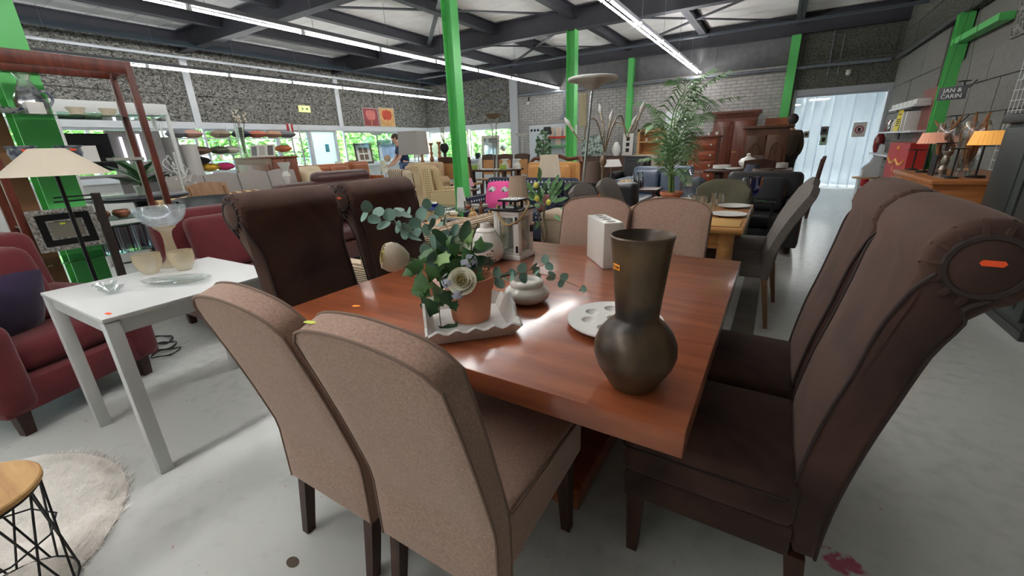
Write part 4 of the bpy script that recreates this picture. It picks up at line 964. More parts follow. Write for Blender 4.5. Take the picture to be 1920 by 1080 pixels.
# wares on the shelves: positions from the picture on each shelf plane
def on_shelf(px, py, k): p = onz(px, py, SZ[k]) if abs(SZ[k]-CH) > .15 else onx(px, py, SX-.15); return p
m_delft = ramp2('delft_glaze', (58, 70, 108), (206, 208, 206), 30, r=.25, lo=.42, hi=.5, det=3, bump=0, dist=.5)
m_grey_jug = ramp2('salt_glaze', (70, 78, 96), (150, 154, 158), 22, r=.35, lo=.42, hi=.56, det=4, bump=.05, dist=.4)
m_bone = mat('bone_china', (214, 204, 184), .3)
y4 = SZ[4]
def shelfy(px, k): return onx(px, 250, SX-.17).y
def ware(name, lab, cat, g, m, px, k, dx=-.17, grp='wares on the glass shelves', rz=0):
    y = onx(px, 250 if k > 2 else 430, SX+dx).y; return mk(name, g, m, lab=lab, cat=cat, grp=grp, loc=(SX+dx, y, SZ[k]), rz=rz)
t = T('stoneware_jug', 'grey salt-glazed stoneware jug on the top glass shelf', 'jug', (SX-.2, onx(62, 200, SX-.2).y, y4), 0, 'wares on the glass shelves')
mk('jug_body', G().lathe([(.0, 0), (.05, 0), (.075, .05), (.08, .09), (.06, .135), (.048, .16), (.055, .185), (.05, .185), (.04, .16), (.0, .15)], 24, cap=False), m_grey_jug, t)
mk('jug_handle', G().tube(smooth_path([(0, .05, .17), (0, .1, .16), (0, .115, .11), (0, .08, .06)], 5), .009, 8), m_grey_jug, t)
mk('wrapping', G().lathe([(.085, .0), (.09, .1), (.06, .17), (.03, .24), (.05, .28)], 12, cap=False, fl=.08, nf=5), glass('cellophane', (240, 244, 244), .72, .12), t)
ware('delft_dish', 'small blue and white dish on the top glass shelf, left of the jug', 'dish', G().lathe([(.0, 0), (.03, 0), (.075, .03), (.08, .035), (.03, .01), (.0, .01)], 24, cap=False), m_delft, 34, 4, -.08)
ware('white_box', 'small white box with a blue dot beside the jug', 'box', G().rb((0, 0, .04), (.1, .09, .08), .004, 1), m_cer2, 82, 4, -.09)
for k, x in enumerate((140, 200)):
    t = T('tea_cup', 'bone china cup on the top glass shelf, %s one' % ('left', 'right')[k], 'cup', (SX-.1, onx(x, 200, SX-.1).y, y4), 0, 'bone china cups')
    mk('cup_body', G().lathe([(.0, .008), (.03, .008), (.038, .02), (.052, .045), (.058, .06), (.054, .06), (.035, .024), (.0, .016)], 20, cap=False), m_bone, t); mk('saucer', G().lathe([(.0, 0), (.04, 0), (.07, .008), (.07, .011), (.03, .005), (.0, .005)], 20, cap=False), m_bone, t)
for k, x in enumerate((36, 126)):
    t = T('delft_pot', 'dark blue-grey painted pot with red sticker on the middle glass shelf, %s one' % ('left', 'right')[k], 'pot', (SX-.16, onx(x, 270, SX-.16).y, SZ[3]), 0, 'painted pots')
    mk('pot_body', G().lathe([(.0, 0), (.05, 0), (.06, .01), (.078, .07), (.072, .105), (.084, .12), (.082, .124), (.068, .11), (.06, .02), (.0, .015)], 24, cap=False), m_grey_jug, t)
    mk('price_sticker', G().box(.0775, -.015, .085, .0805, .02, .1), m_ro, t)
ware('white_leaflet', 'white leaflet standing on the middle glass shelf', 'leaflet', G().box(-.003, -.05, 0, .003, .05, .12), m_cer2, 155, 3, -.12)
ware('book_stack', 'flat grey book lying on the middle glass shelf', 'book', G().rb((0, 0, .012), (.17, .2, .024), .003, 1), mat('book_grey', (150, 148, 140), .7), 220, 3, -.14)
ware('silver_tray', 'shallow silver tray on the lower glass shelf', 'tray', G().lathe([(.0, 0), (.1, 0), (.125, .02), (.128, .022), (.1, .006), (.0, .006)], 28, cap=False), mat('silver', (190, 190, 192), .25, m=.8), 78, 2, -.16)
# ornate picture frame leaning on the cabinet
p = onx(142, 490, SX+.03)
t = T('ornate_frame', 'ornate silver and black picture frame leaning on the glass cabinet', 'picture frame', (SX+.075, onx(148, 480, SX+.06).y, .705), R(90))
t.rotation_euler = (R(-9), 0, R(90)); w, h = .36, .3
m_silv = ramp2('ornate_silver', (96, 94, 88), (196, 194, 186), 60, r=.4, lo=.35, hi=.7, det=5, bump=.8, spec=.6)
def rectframe(g, w, h, f, d0, d1): return g.box(-w/2, d0, 0, w/2, d1, f).box(-w/2, d0, h-f, w/2, d1, h).box(-w/2, d0, f, -w/2+f, d1, h-f).box(w/2-f, d0, f, w/2, d1, h-f)
mk('outer_moulding', rectframe(G(), w, h, .035, 0, .03), m_silv, t, kind='stuff')
mk('black_moulding', rectframe(G(), w-.07, h-.07, .045, .006, .024).mv(0, 0, .035), m_blk, t, kind='stuff')
mk('inner_moulding', rectframe(G(), w-.16, h-.16, .012, .004, .022).mv(0, 0, .08), m_silv, t, kind='stuff')
mk('backing', G().box(-w/2+.09, .012, .09, w/2-.09, .016, h-.09), mat('frame_backing', (140, 136, 124), .5), t)
mk('price_sticker', G().box(-.03, .01, h*.62, 0, .012, h*.62+.014), m_lime, t)
# wooden easel post in front of the cabinet
t = T('easel', 'dark wooden folding rack leaning before the glass cabinet', 'rack', (0, 0, 0))
pa, pb = onx(178, 362, SX+.16), onx(226, 515, SX+.3)
mk('rack_post', G().bar(pa, (pb.x, pb.y, .02), .03, .05), wood('dark_rack', (40, 34, 30), (60, 50, 44), .5, 4, 'z'), t)
for k, (x, y) in enumerate(((98, 367), (100, 378))):
    q = onx(x, y, SX+.16); mk('rack_rung', G().tube([(q.x, q.y, pa.z-.01-.03*k), (pa.x, pa.y, pa.z-.01-.03*k)], .006, 6), m_blk, t)
# ---- lamp with wide cream shade
lx, ly = -4.02, .835
lamp('cream_lamp', 'table lamp with a wide conical cream shade, far left', 'lamp', (lx, ly, 0), (.275, .085, .165), 1.245, mat('cream_shade', (214, 202, 182), .8), m_blk, .012, .15)
# low chest that the black table and boxes stand on: black round pedestal table
p = onx(205, 378, -5.15)
t = T('round_black_table', 'round table with a slate-black top behind the glass cabinet', 'table', (-5.32, 1.62, 0))
mk('table_top', G().lathe([(.0, .955), (.38, .955), (.4, .965), (.4, .985), (.39, .992), (.0, .992)], 36, cap=False), mat('slate_top', (44, 48, 58), .35), t)
mk('pedestal', G().lathe([(.05, .02), (.04, .5), (.06, .955)], 14), m_blk, t); mk('base', G().lathe([(.22, 0), (.22, .02), (.05, .04)], 24), m_blk, t)
# grey glass lanterns and copper pots inside the cabinet
for k, (px_, w_) in enumerate(((212, .09), (244, .09), (274, .08))):
    y_ = onx(px_, 465, SX-.1).y
    t = T('glass_lantern', 'grey glass storm lantern behind the pedestal bowl, %s one' % ('left', 'middle', 'right')[k], 'lantern', (SX-.12, y_, SZ[1]), 0, 'grey glass lanterns')
    mk('lantern_glass', G().box(-w_/2, -w_/2, .01, w_/2, w_/2, .2), glass('smoke_glass', (176, 184, 190), .6, .05), t)
    for sx in (-1, 1):
        for sy in (-1, 1): mk('corner_bar', G().box(sx*w_/2-.005, sy*w_/2-.005, 0, sx*w_/2+.005, sy*w_/2+.005, .21), m_pipe, t)
    mk('lantern_lid', G().box(-w_/2-.005, -w_/2-.005, .2, w_/2+.005, w_/2+.005, .21), m_blk, t)
for k, px_ in enumerate((198, 238)):
    ware('copper_bowl', 'small copper pot on the cabinet shelf above the lanterns, %s one' % ('left', 'right')[k], 'pot', G().lathe([(.0, 0), (.03, 0), (.06, .03), (.062, .045), (.05, .065), (.045, .065), (.055, .045), (.0, .01)], 20, cap=False), mat('copper', (150, 96, 72), .25, m=.7), px_, 2, -.12, 'copper pots')
# ================================================================== MIDDLE AND LEFT BACKGROUND
def bands(m, d):
    for n in m.node_tree.nodes:
        if n.type == 'TEX_WAVE': n.bands_direction = d
    return m
m_rib = bands(ramp2('ribbed_beige', (120, 100, 80), (190, 172, 150), 22, r=.9, lo=.3, hi=.7, det=3, bump=.5, kind='wave', dist=1.6, spec=.15), 'Z')
m_beige = mat('beige_linen', (188, 168, 146), .9, var=.08, vsc=30, bump=.15, bsc=200)
sofa('ribbed_sofa', 'beige sofa with horizontally ribbed back, behind the left brown chairs', 'sofa', (-2.5, 2.42, 0), R(90), 1.5, .9, .76, m_rib, .42, .18, .62, 2, cushion_m=m_beige, rake=.04)
t = T('ribbed_ottoman', 'low ribbed beige ottoman behind the white lantern', 'ottoman', (-2.0, 4.7, 0))
mk('body', G().rb((0, 0, .27), (.75, .42, .4), .03, 2), m_rib, t); mk('cushion_top', G().rb((0, 0, .51), (.76, .43, .1), .04, 3), m_beige, t)
for sx in (-1, 1):
    for sy in (-1, 1): mk('leg', leg(G(), sx*.32, sy*.16, .08), m_legd, t)
# wooden coffee table with ornaments
m_pine = wood('pine_wood', (166, 112, 60), (204, 150, 92), .35, 3, 'x', coat=.2); m_oakl = wood('light_oak', (176, 132, 86), (208, 168, 120), .45, 3, 'x')
t = T('coffee_table', 'light wooden coffee table with gold pineapples on it', 'coffee table', (-2.78, 3.62, 0))
mk('table_top', G().rb((0, 0, .51), (1.2, .75, .035), .008, 1), m_oakl, t)
for sx in (-1, 1):
    for sy in (-1, 1): mk('leg', G().rb((sx*.54, sy*.32, .247), (.06, .06, .492), .005, 1), m_oakl, t)
CT = .5275
m_gold = ramp2('gold_leaf', (120, 84, 34), (206, 168, 96), 40, r=.35, lo=.4, hi=.6, det=3, bump=.5, spec=.6)
def pine(lab, px, py):
    p = onz(px, py, CT); t = T('gold_pineapple', lab, 'ornament', (p.x, p.y, CT), 0, 'gold pineapples')
    mk('fruit', G().lathe([(.0, 0), (.03, 0), (.05, .03), (.055, .07), (.045, .11), (.02, .13), (.0, .135)], 16, cap=False, fl=.05), m_gold, t)
    for k in range(7):
        a = k*2*PI/7; mk('crown_leaf', round_leaf(G(), (0, 0, .12), (math.cos(a), math.sin(a), 1.2), (math.cos(a), math.sin(a), -.6), .06, .02, .1, 4), m_gold, t)
pine('gold pineapple ornament on the coffee table, left one', 888, 418); pine('gold pineapple ornament on the coffee table, right one', 922, 424)
p = onz(903, 408, CT)
t = T('bronze_figurine', 'small brown figurine standing between the gold pineapples', 'figurine', (p.x, p.y, CT))
mk('figure', G().lathe([(.0, 0), (.035, 0), (.03, .02), (.022, .05), (.035, .09), (.03, .12), (.014, .14), (.022, .165), (.016, .19), (.0, .198)], 14, cap=False), mat('figurine_brown', (92, 58, 44), .4), t)
p = onz(845, 428, CT); mk('black_box', G().rb((0, 0, .045), (.22, .16, .09), .01, 1), m_blk, lab='low black box on the coffee table', cat='box', loc=(p.x, p.y+.05, CT))
p = onz(836, 408, CT); mk('glass_ball', G().sph((0, 0, .05), .05, 16, 10), m_g1, lab='clear glass ball on the coffee table', cat='glass ball', loc=(p.x+.05, p.y-.05, CT)); 
p = onz(850, 405, CT); mk('ribbed_dish', G().lathe([(.0, 0), (.04, 0), (.065, .03), (.06, .05), (.055, .05), (.055, .03), (.0, .01)], 18, cap=False), m_bone, lab='small ribbed cream dish near the glass ball', cat='dish', loc=(p.x, p.y, CT))
# tall pleated lamp
p = ony(972, 386, 3.85); q = ony(972, 330, 3.85); hs = q.z-p.z
lamp('pleated_lamp', 'table lamp with a tall taupe pleated shade behind the lantern', 'lamp', (p.x, 3.85, CT), (.115, .085, hs), p.z-CT, mat('taupe_pleats', (168, 146, 126), .85), mat('lamp_brass', (130, 104, 70), .35, m=.6), .012, .08, pleats=30)
# dotted sofa
m_dots = ramp2('navy_dots', (196, 198, 206), (34, 38, 56), 16, r=.9, st=(1, 1, 1), lo=.24, hi=.28, kind='voronoi', dist=0, bump=0)
sofa('dotted_sofa', 'navy blue sofa with small light dots behind the pleated lamp', 'sofa', (-3.2, 5.42, 0), R(180), 1.6, .85, .86, m_dots, .42, .18, .62, 2, rake=.05)
m_pink = mat('pink_cotton', (226, 82, 148), .85, var=.06, vsc=12)
ck = cushion('bright pink cushion with grey printed eyes on the dotted sofa', (-3.5, 5.32, .64), R(8), .46, .42, .14, m_pink, R(68))
for s in (-1, 1):
    o = mk('eye_print', G().lathe([(.07, .0), (.06, .004), (.0, .006)], 16, cap=False, sy=.55), ramp2('eye_print', (40, 40, 42), (226, 226, 224), 60, lo=.45, hi=.55, det=2, bump=0), ck); o.location = (s*.1, .06, .062)
    o2 = mk('eye_pupil', G().lathe([(.028, .0), (.0, .003)], 12, cap=False), m_cer2, ck); o2.location = (s*.1, .08, .068)
mk('leather_bag', G().rb((0, 0, .12), (.26, .1, .24), .04, 3, lambda a, b, c: (a*(1-.9*max(0, c)), b*(1-1.6*max(0, c)), c)), mat('bag_leather', (108, 62, 58), .5, var=.1, vsc=12), lab='dark red leather bag standing on the dotted sofa', cat='bag', loc=(-2.66, 5.2, .44))
# lemon tree
p = onz(1022, 455, .0)
lt = T('lemon_tree', 'potted artificial lemon tree with yellow fruit beside the lantern', 'plant', (p.x*.85, p.y*.85, 0)); L0 = Vector(lt.location)
mk('pot', G().lathe([(.0, 0), (.08, 0), (.1, .16), (.105, .165), (.1, .165), (.09, .14), (.0, .14)], 20, cap=False), m_blk, lt)
tp_ = Vector((0, 0, .55)); mk('trunk', G().tube(smooth_path([(0, 0, .13), (.02, 0, .32), (-.02, .01, .5), (0, 0, .66)]), [.012]*18+[.008], 7), m_stem, lt)
mk('trunk', G().tube(smooth_path([(.02, 0, .13), (-.05, 0, .36), (-.1, 0, .6)]), .008, 6), m_stem, lt)
m_lem = mat('lemon_leaf', (84, 124, 76), .45, var=.3, vsc=14); rn = random.Random(12)
for k in range(46):
    c = Vector((rn.gauss(0, .12), rn.gauss(0, .09), .74+rn.gauss(0, .12))); dr = (c-Vector((0, 0, .66)))+Vector((0, 0, .04)); dr = dr if dr.length > .02 else Vector((0, 0, 1))
    mk('leaf', round_leaf(G(), c*.85+Vector((0, 0, .1)), dr, vw+Vector((rn.uniform(-.6, .6), rn.uniform(-.6, .6), .4)), .12, .045, .2, 5), m_lem, lt)
m_lemon = mat('lemon', (214, 208, 92), .45)
for x, z in ((-.06, .89), (-.05, .74), (.1, .7)): mk('lemon', G().sph((x, -.1, z), (.03, .03, .036), 12, 8), m_lemon, lt)
# glass coffee table with tray
t = T('glass_coffee_table', 'glass-topped coffee table with chrome legs by the first green column', 'coffee table', (-3.78, 4.4, 0))
mk('table_top', G().rb((0, 0, .552), (1.0, .6, .012), .005, 1), m_shelf, t); mk('lower_shelf', G().rb((0, 0, .2), (.8, .45, .01), .004, 1), m_shelf, t)
m_chr = mat('chrome', (196, 198, 200), .2, m=.9)
for sx in (-1, 1):
    for sy in (-1, 1): mk('leg', G().tube([(sx*.4, sy*.22, 0), (sx*.4, sy*.22, .546)], .018, 10), m_chr, t)
GT = .558; p = onz(835, 386, GT)
tr2 = mk('blue_tray', G().rb((0, 0, .006), (.34, .24, .012), .005, 1), mat('blue_lacquer', (52, 60, 140), .3), lab='shallow blue tray on the glass coffee table', cat='tray', loc=(-4.0, 4.36, GT), rz=R(-20))
for k, dx in enumerate((-.075, .075)):
    t = T('blue_bowl', 'dark blue bowl holding white balls on the blue tray, %s one' % ('left', 'right')[k], 'bowl', (-4.0+dx*.94, 4.36-dx*.34, GT+.012), 0, 'blue bowls')
    mk('bowl', G().lathe([(.0, 0), (.03, 0), (.058, .04), (.06, .05), (.055, .045), (.03, .01), (.0, .008)], 18, cap=False), mat('cobalt', (30, 34, 110), .2), t)
    for j in range(4): mk('ball', G().sph((.022*math.cos(j*1.57), .022*math.sin(j*1.57), .05), .022, 10, 7), m_cer, t)
t = T('candle_glass', 'clear glass holding red wax on the glass coffee table', 'candle', (-3.42, 4.42, GT)); mk('glass', G().lathe([(.05, 0), (.05, .1), (.047, .1), (.047, .005), (.0, .005)], 18, cap=False), m_clear, t); mk('wax', G().lathe([(.046, .006), (.046, .04), (.0, .04)], 18), mat('red_wax', (214, 84, 70), .4), t)
mk('white_wedge', G().loft([[(-.06, -.04, 0), (.06, -.04, 0), (.06, .04, 0), (-.06, .04, 0)], [(-.05, -.02, .26), (.02, -.02, .26), (.02, .02, .26), (-.05, .02, .26)]]), m_cer2, lab='white sloping card holder on the glass coffee table', cat='card holder', loc=(-3.62, 4.55, GT))
for k in range(3): mk('magazine', G().rb((0, 0, .006), (.24, .18, .011), .002, 1), (m_cer2, m_bone, MATS['book_grey'])[k], lab='magazine stacked on the glass coffee table, %s of the pile' % ('bottom', 'middle', 'top')[k], cat='magazine', grp='magazines', loc=(-3.4+.01*k, 4.58, GT+.0125*k), rz=R(6*k))
# brown leather sofa, cream armchair
m_blea = mat('brown_leather', (74, 44, 42), .38, var=.1, vsc=5, bump=.1, bsc=30)
sofa('leather_sofa', 'dark brown leather sofa with high headrests behind the left chairs', 'sofa', (-4.75, 3.55, 0), R(-90), 1.7, .95, .98, m_blea, .42, .22, .62, 2, roll=True, rake=.06)
_ls = bpy.data.objects['leather_sofa']
for k in range(1): mk('headrest', G().rb((-.3, -.42, 1.0), (.9, .2, .18), .08, 3), m_blea, _ls)
m_cream = mat('cream_leather', (206, 190, 158), .6, var=.05, vsc=8)
sofa('cream_armchair', 'cream upholstered armchair beside the tall wooden cabinet', 'armchair', (-7.8, 5.35, 0), R(-70), 1.0, .9, 1.08, m_cream, .44, .2, .64, 1, rake=.1)
# tall wooden cabinet with items on top
m_wal = wood('walnut_cab', (92, 46, 30), (136, 74, 48), .4, 2.5, 'z')
c = onx(505, 284, -7.1); l = ony(437, 286, c.y); r_ = onx(551, 282, -7.1)
KW, KD, KH = c.x-l.x, max(.45, r_.y-c.y), c.z
KH = 1.30
kx, ky = (c.x+l.x)/2, (c.y+r_.y)/2
t = T('wooden_cabinet', 'tall reddish wooden cabinet with white frames on top, before the windows', 'cabinet', (kx, c.y+KD/2, 0))
mk('body', G().box(-KW/2, -KD/2, .06, KW/2, KD/2, KH-.03), m_wal, t); mk('cabinet_top', G().rb((0, 0, KH-.015), (KW+.04, KD+.04, .03), .006, 1), m_wal, t); mk('plinth', G().box(-KW/2+.02, -KD/2+.02, 0, KW/2-.02, KD/2-.02, .06), m_legd, t)
for k in range(2): mk('door', G().rb((KW/2+.008, -KD/4+k*KD/2, .7), (.018, KD/2-.02, 1.1), .006, 1), m_wal, t)
mk('side_panel', G().rb((0, -KD/2-.006, .68), (KW-.16, .012, 1.0), .005, 1), m_wal, t)
for k, dx in enumerate((-.12, .1, .32)):
    frame('photo_stand', 'small white photo frame on the wooden cabinet, %s' % ('left one', 'middle one', 'right one')[k], 'photo frame', (kx+dx*KW, c.y+.12, KH+.001), R(14), .17, .2, .022, m_cer2, mat('photo_grey%d' % k, ((120, 120, 124), (172, 168, 160), (96, 90, 88))[k], .5), 10, 'white frames on the cabinet')
t = T('tall_vase', 'tall clear glass vase with dried white blossoms on the wooden cabinet', 'vase', (l.x+.2, c.y+.1, KH+.001))
mk('vase_glass', G().lathe([(.0, 0), (.05, 0), (.055, .02), (.035, .25), (.05, .5), (.046, .5), (.03, .25), (.04, .02), (.0, .01)], 18, cap=False), m_g1, t)
rn = random.Random(2)
for k in range(7):
    p1 = Vector((rn.uniform(-.12, .12), rn.uniform(-.08, .08), .62+rn.uniform(0, .2))); s = mk('blossom_stem', G().tube(smooth_path([(0, 0, .05), p1*.5+Vector((0, 0, .1)), p1]), .004, 5), m_stem, t)
    for j in range(4): mk('blossom', G().sph(p1+Vector((rn.uniform(-.03, .03), rn.uniform(-.03, .03), rn.uniform(-.06, .02))), .016, 7, 5), m_bone, s)
# grey upholstered chairs, wooden chairs, striped sofa
m_greyf = mat('grey_fabric', (150, 142, 138), .9, var=.08, vsc=30, bump=.15, bsc=150)
for k, (x, y) in enumerate(((352, 318), (372, 322), (403, 322), (425, 326))):
    p = onz(x, y, 1.12); uph_chair('grey_dining_chair', 'grey upholstered dining chair before the cushion rack, %s from the left' % ('first', 'second', 'third', 'fourth')[k], (-6.76, 2.72+.465*k, 0), R(-88), m_greyf, 1.1, .46, .48, None, 'grey chairs before the cushion rack', .03, .12)
m_pal = wood('pale_beech', (150, 112, 84), (182, 144, 112), .45, 3, 'z')
def wood_chair(name, lab, loc, rz, m, H=.92, slats=3, W=.42, grp=None, cane=None, seatm=None):
    t = T(name, lab, 'chair', loc, rz, grp)
    mk('seat', G().rb((0, .02, .455), (W, .42, .035), .01, 1), seatm or m, t)
    for s in (-1, 1):
        mk('front_leg', leg(G(), s*(W/2-.03), .19, .44, .04, .032), m, t)
        mk('back_post', G().bar((s*(W/2-.025), -.18, 0), (s*(W/2-.025), -.27, H), .036, .036), m, t)
        mk('stretcher', G().bar((s*(W/2-.03), .19, .2), (s*(W/2-.03), -.2, .2), .022), m, t)
    mk('top_rail', G().slab(lambda u, v: ((u-.5)*(W+.02), -.262-.015*math.sin(u*PI)-.02*v, H-.1+.13*v+.025*math.sin(u*PI)*v), 8, 2, .025, .8), m, t)
    if cane: mk('back_panel', G().slab(lambda u, v: ((u-.5)*(W-.06), -.225-.03*v, .58+v*(H-.68)), 3, 3, .025, .7), cane, t)
    else:
        for k in range(slats):
            x = (k-(slats-1)/2)*(W-.08)/max(1, slats); mk('slat', G().bar((x, -.2, .46), (x, -.255, H-.06), .045, .012), m, t)
    return t
wood_chair('wooden_chair', 'pale wooden chair with solid backrest beside the striped sofa', (-5.28, 2.4, 0), R(-75), m_pal, 1.0, 3, .46, None, m_pal)
m_stripe = bands(ramp2('striped_fabric', (196, 170, 132), (122, 84, 56), 2.4, r=.9, lo=.45, hi=.55, det=0, bump=0, kind='wave', dist=0), 'X')
sofa('striped_sofa', 'sofa with beige and brown vertical stripes behind the red armchairs', 'sofa', (-6.02, 2.62, 0), R(-90), 1.5, .85, .86, m_stripe, .42, .18, .6, 2, rake=.05)
m_dgreen = mat('green_leather', (46, 54, 54), .4, var=.08, vsc=8)
t = T('green_armchair', 'dark green leather tub chair behind the second red armchair', 'armchair', (-4.72, 1.98, 0), R(-90))
mk('shell', G().loft([[(.3*math.cos(a)*k, .3*math.sin(a)*k, z) for a in [PI*.95+PI*1.1*i/16 for i in range(17)]] for k, z in ((1, .12), (1.05, .5), (1.1, .9), (1.0, .95), (.85, .9), (.8, .45))], cap=False, close=False), m_dgreen, t, sm=70)
mk('seat', G().rb((0, .05, .4), (.44, .46, .14), .05, 3), m_dgreen, t); mk('base', G().lathe([(.24, 0), (.24, .12), (.2, .33)], 20), m_dgreen, t)
# big-leaf plant behind the cabinet
p = onx(285, 378, -5.3)
t = T('leaf_plant', 'broad-leaved green plant behind the glass cabinet post', 'plant', (-5.3, 1.66, .9925)); m_bl = mat('broad_green', (70, 112, 70), .4, var=.2, vsc=8)
mk('pot', G().lathe([(.0, 0), (.05, 0), (.065, .09), (.06, .09), (.0, .08)], 20, cap=False), m_cer2, t)
mk('stalk', G().tube([(0, 0, .07), (0, 0, .2)], .012, 8), m_stemg, t)
for k in range(13):
    a = k*2.4; mk('leaf', round_leaf(G(), (0, 0, .08+.01*k), (math.cos(a), math.sin(a), .25+.05*k), (-math.cos(a)*.3, -math.sin(a)*.3, 1), .26, .08, .2, 6), m_bl, t)
# white display stand behind the glass cabinet
DX = -7.3; y0, y1 = onx(92, 200, DX).y, onx(312, 200, DX).y; zt = onx(200, 190, DX).z; zb = onx(200, 213, DX).z
t = T('white_display_stand', 'large white display stand with grey panels and a dark mirror, behind the glass cabinet', 'display stand', (DX, (y0+y1)/2, 0)); hw = (y1-y0)/2
mk('header_panel', G().rb((-.02, 0, (zt+zb)/2), (.04, 2*hw, zt-zb), .01, 1), m_wht, t)
mk('stand_top', G().rb((-.25, 0, zb), (.5, 2*hw, .03), .005, 1), m_shelf, t)
for s in (-1, 1):
    mk('stand_post', G().box(-.03, s*(hw-.02)-.02, 0, .01, s*(hw-.02)+.02, zb), m_wht, t); mk('stand_post', G().box(-.5, s*(hw-.02)-.02, 0, -.46, s*(hw-.02)+.02, zb), m_wht, t)
m_gp = mat('grey_stone_panel', (128, 126, 126), .5, var=.12, vsc=5)
def seg(n, a, b, z0, z1, m, x=-.3, d=.02):
    ya, yb = onx(a, 260, DX).y-(y0+y1)/2, onx(b, 260, DX).y-(y0+y1)/2; mk(n, G().box(x, ya, z0, x+d, yb, z1), m, t)
seg('dark_mirror', 128, 214, 1.2, 1.66, mat('dark_mirror', (20, 20, 22), .12), -.2)
seg('grey_panel', 214, 262, .6, 1.7, m_gp); seg('grey_panel', 268, 318, .6, 1.7, m_gp); seg('grey_panel', 86, 126, .7, 1.66, m_gp)
m_led = mat('led_strip', (246, 236, 255), .4, em=1.5)
seg('led_strip', 238, 243, 1.25, 1.62, m_led, -.27); seg('led_strip', 272, 277, 1.3, 1.66, m_led, -.27)
mk('lower_shelf', G().rb((-.25, 0, 1.13), (.5, 2*hw-.02, .03), .005, 1), m_gp, t); mk('cupboard', G().rb((-.25, 0, .45), (.5, 2*hw-.04, .86), .01, 1), m_wht, t)
# white sign card and grey fabric rolls right of the stand
for k, (x, w_) in enumerate(((326, .22), (362, .2))):
    q = onx(x, 300, -7.75); mk('fabric_roll', G().tube([(0, 0, .0), (-.06, 0, 1.62-.1*k)], .14-.02*k, 16), (m_gp, mat('pale_felt', (188, 184, 180), .9))[k], lab=('dark grey', 'pale grey')[k]+' upright fabric roll beside the white display stand', cat='fabric roll', grp='fabric rolls', loc=(-7.75, q.y, 0))
# ---- cushion rack by the window
RX = -11.35; ya, yb = onx(322, 290, RX).y, onx(562, 290, RX).y; zs = [onx(440, y, RX).z for y in (318, 288, 259)]
t = T('cushion_rack', 'long white metal rack full of cushions in front of the windows', 'rack', (RX, (ya+yb)/2, 0)); hw = (yb-ya)/2
for z in [.5]+zs: mk('rack_shelf', G().box(-.22, -hw, z-.02, .22, hw, z), m_wht, t)
for s in (-1, -.1, 1):
    for x in (-.2, .2): mk('rack_post', G().box(x-.015, s*(hw-.015)-.015, 0, x+.015, s*(hw-.015)+.015, 2.05), m_wht, t)
cc = {'grey': (112, 112, 116), 'pink': (178, 138, 126), 'taupe': (136, 122, 104), 'rust': (176, 102, 82), 'navy': (38, 46, 66), 'olive': (100, 100, 82), 'brown': (112, 84, 66), 'tan': (172, 132, 106), 'mustard': (204, 158, 48), 'black': (22, 22, 24), 'magenta': (206, 54, 112), 'blue grey': (112, 122, 134), 'cream': (206, 198, 184), 'orange': (206, 112, 72), 'plum': (84, 58, 84), 'white': (216, 216, 218)}
cl = [(2, 342, 'grey'), (2, 372, 'pink'), (2, 425, 'taupe'), (2, 462, 'navy'), (2, 492, 'rust'), (2, 522, 'tan'), (2, 548, 'grey'), (1, 352, 'navy'), (1, 380, 'brown'), (1, 415, 'olive'), (1, 438, 'cream'), (1, 500, 'white'), (1, 535, 'orange'), (0, 355, 'blue grey'), (0, 388, 'mustard'), (0, 418, 'magenta'), (0, 540, 'plum'), (0, 372, 'black')]
zsrt = sorted(zs)
lv = ('lower', 'middle', 'top'); seen = {}
for k, (r_, x, cn) in enumerate(cl):
    y = onx(x, 285, RX+.1).y; key = (r_, cn)
    seen[key] = seen.get(key, 0)+1
    cushion('%s cushion on the %s shelf of the cushion rack%s' % (cn, lv[r_], '' if seen[key] == 1 else ', right-hand one'), (RX+.02, y, zsrt[r_]+.09+(.15 if (r_, cn) == (0, 'black') else 0)-(0 if (r_, cn) != (0, 'black') else .0)), R(90+(k*7) % 20-10), .37, .4, .18, mat('cushion_'+cn, cc[cn], .9, var=.08, vsc=10), 0, 'cushions on the rack')
mk('sign_card', G().box(-.01, -.12, -.16, 0, .12, .16), m_wht, lab='white information card hanging on the end of the cushion rack', cat='sign', loc=(RX+.232, ya+.2, 1.3))
# ---- white candlestick and iron candelabra
p = onx(436, 355, -5.9)
mk('white_candlestick', turned([(.07, 0), (.07, .02), (.03, .05), (.04, .12), (.025, .2), (.045, .3), (.03, .38), (.05, .46), (.03, .52), (.045, .6), (.03, .68), (.055, .76), (.03, .82), (.07, .9), (.075, .93)]), m_cer2, lab='tall turned white wooden candlestick before the wooden cabinet', cat='candlestick', loc=(-5.4, 3.2, .3005))
mk('plant_stand', G().rb((0, 0, .28), (.3, .3, .04), .01, 1).tube([(0, 0, 0), (0, 0, .27)], .08, 10), m_pal, lab='small pale stool under the white candlestick', cat='stool', loc=(-5.4, 3.2, 0))
t = T('iron_candelabra', 'white wrought-iron candelabra with curled arms left of the grey chairs', 'candelabra', (-6.46, 2.44, 0))
mk('stem', G().tube([(0, 0, 0), (0, 0, 1.4)], .012, 8), m_wht, t)
mk('base', G().lathe([(.14, 0), (.14, .015), (.02, .04)], 20), m_wht, t)
for k in range(6):
    a = k*PI/3; ca, sa = math.cos(a), math.sin(a)
    mk('curled_arm', G().tube(smooth_path([(0, 0, 1.0+.04*k), (.08*ca, .08*sa, 1.02+.04*k), (.14*ca, .14*sa, 1.1+.04*k), (.1*ca, .1*sa, 1.16+.04*k), (.07*ca, .07*sa, 1.11+.04*k)], 5), .007, 6), m_wht, t)
    mk('drop', G().sph((.14*ca, .14*sa, .98+.03*k), .014, 8, 6), m_wht, t)
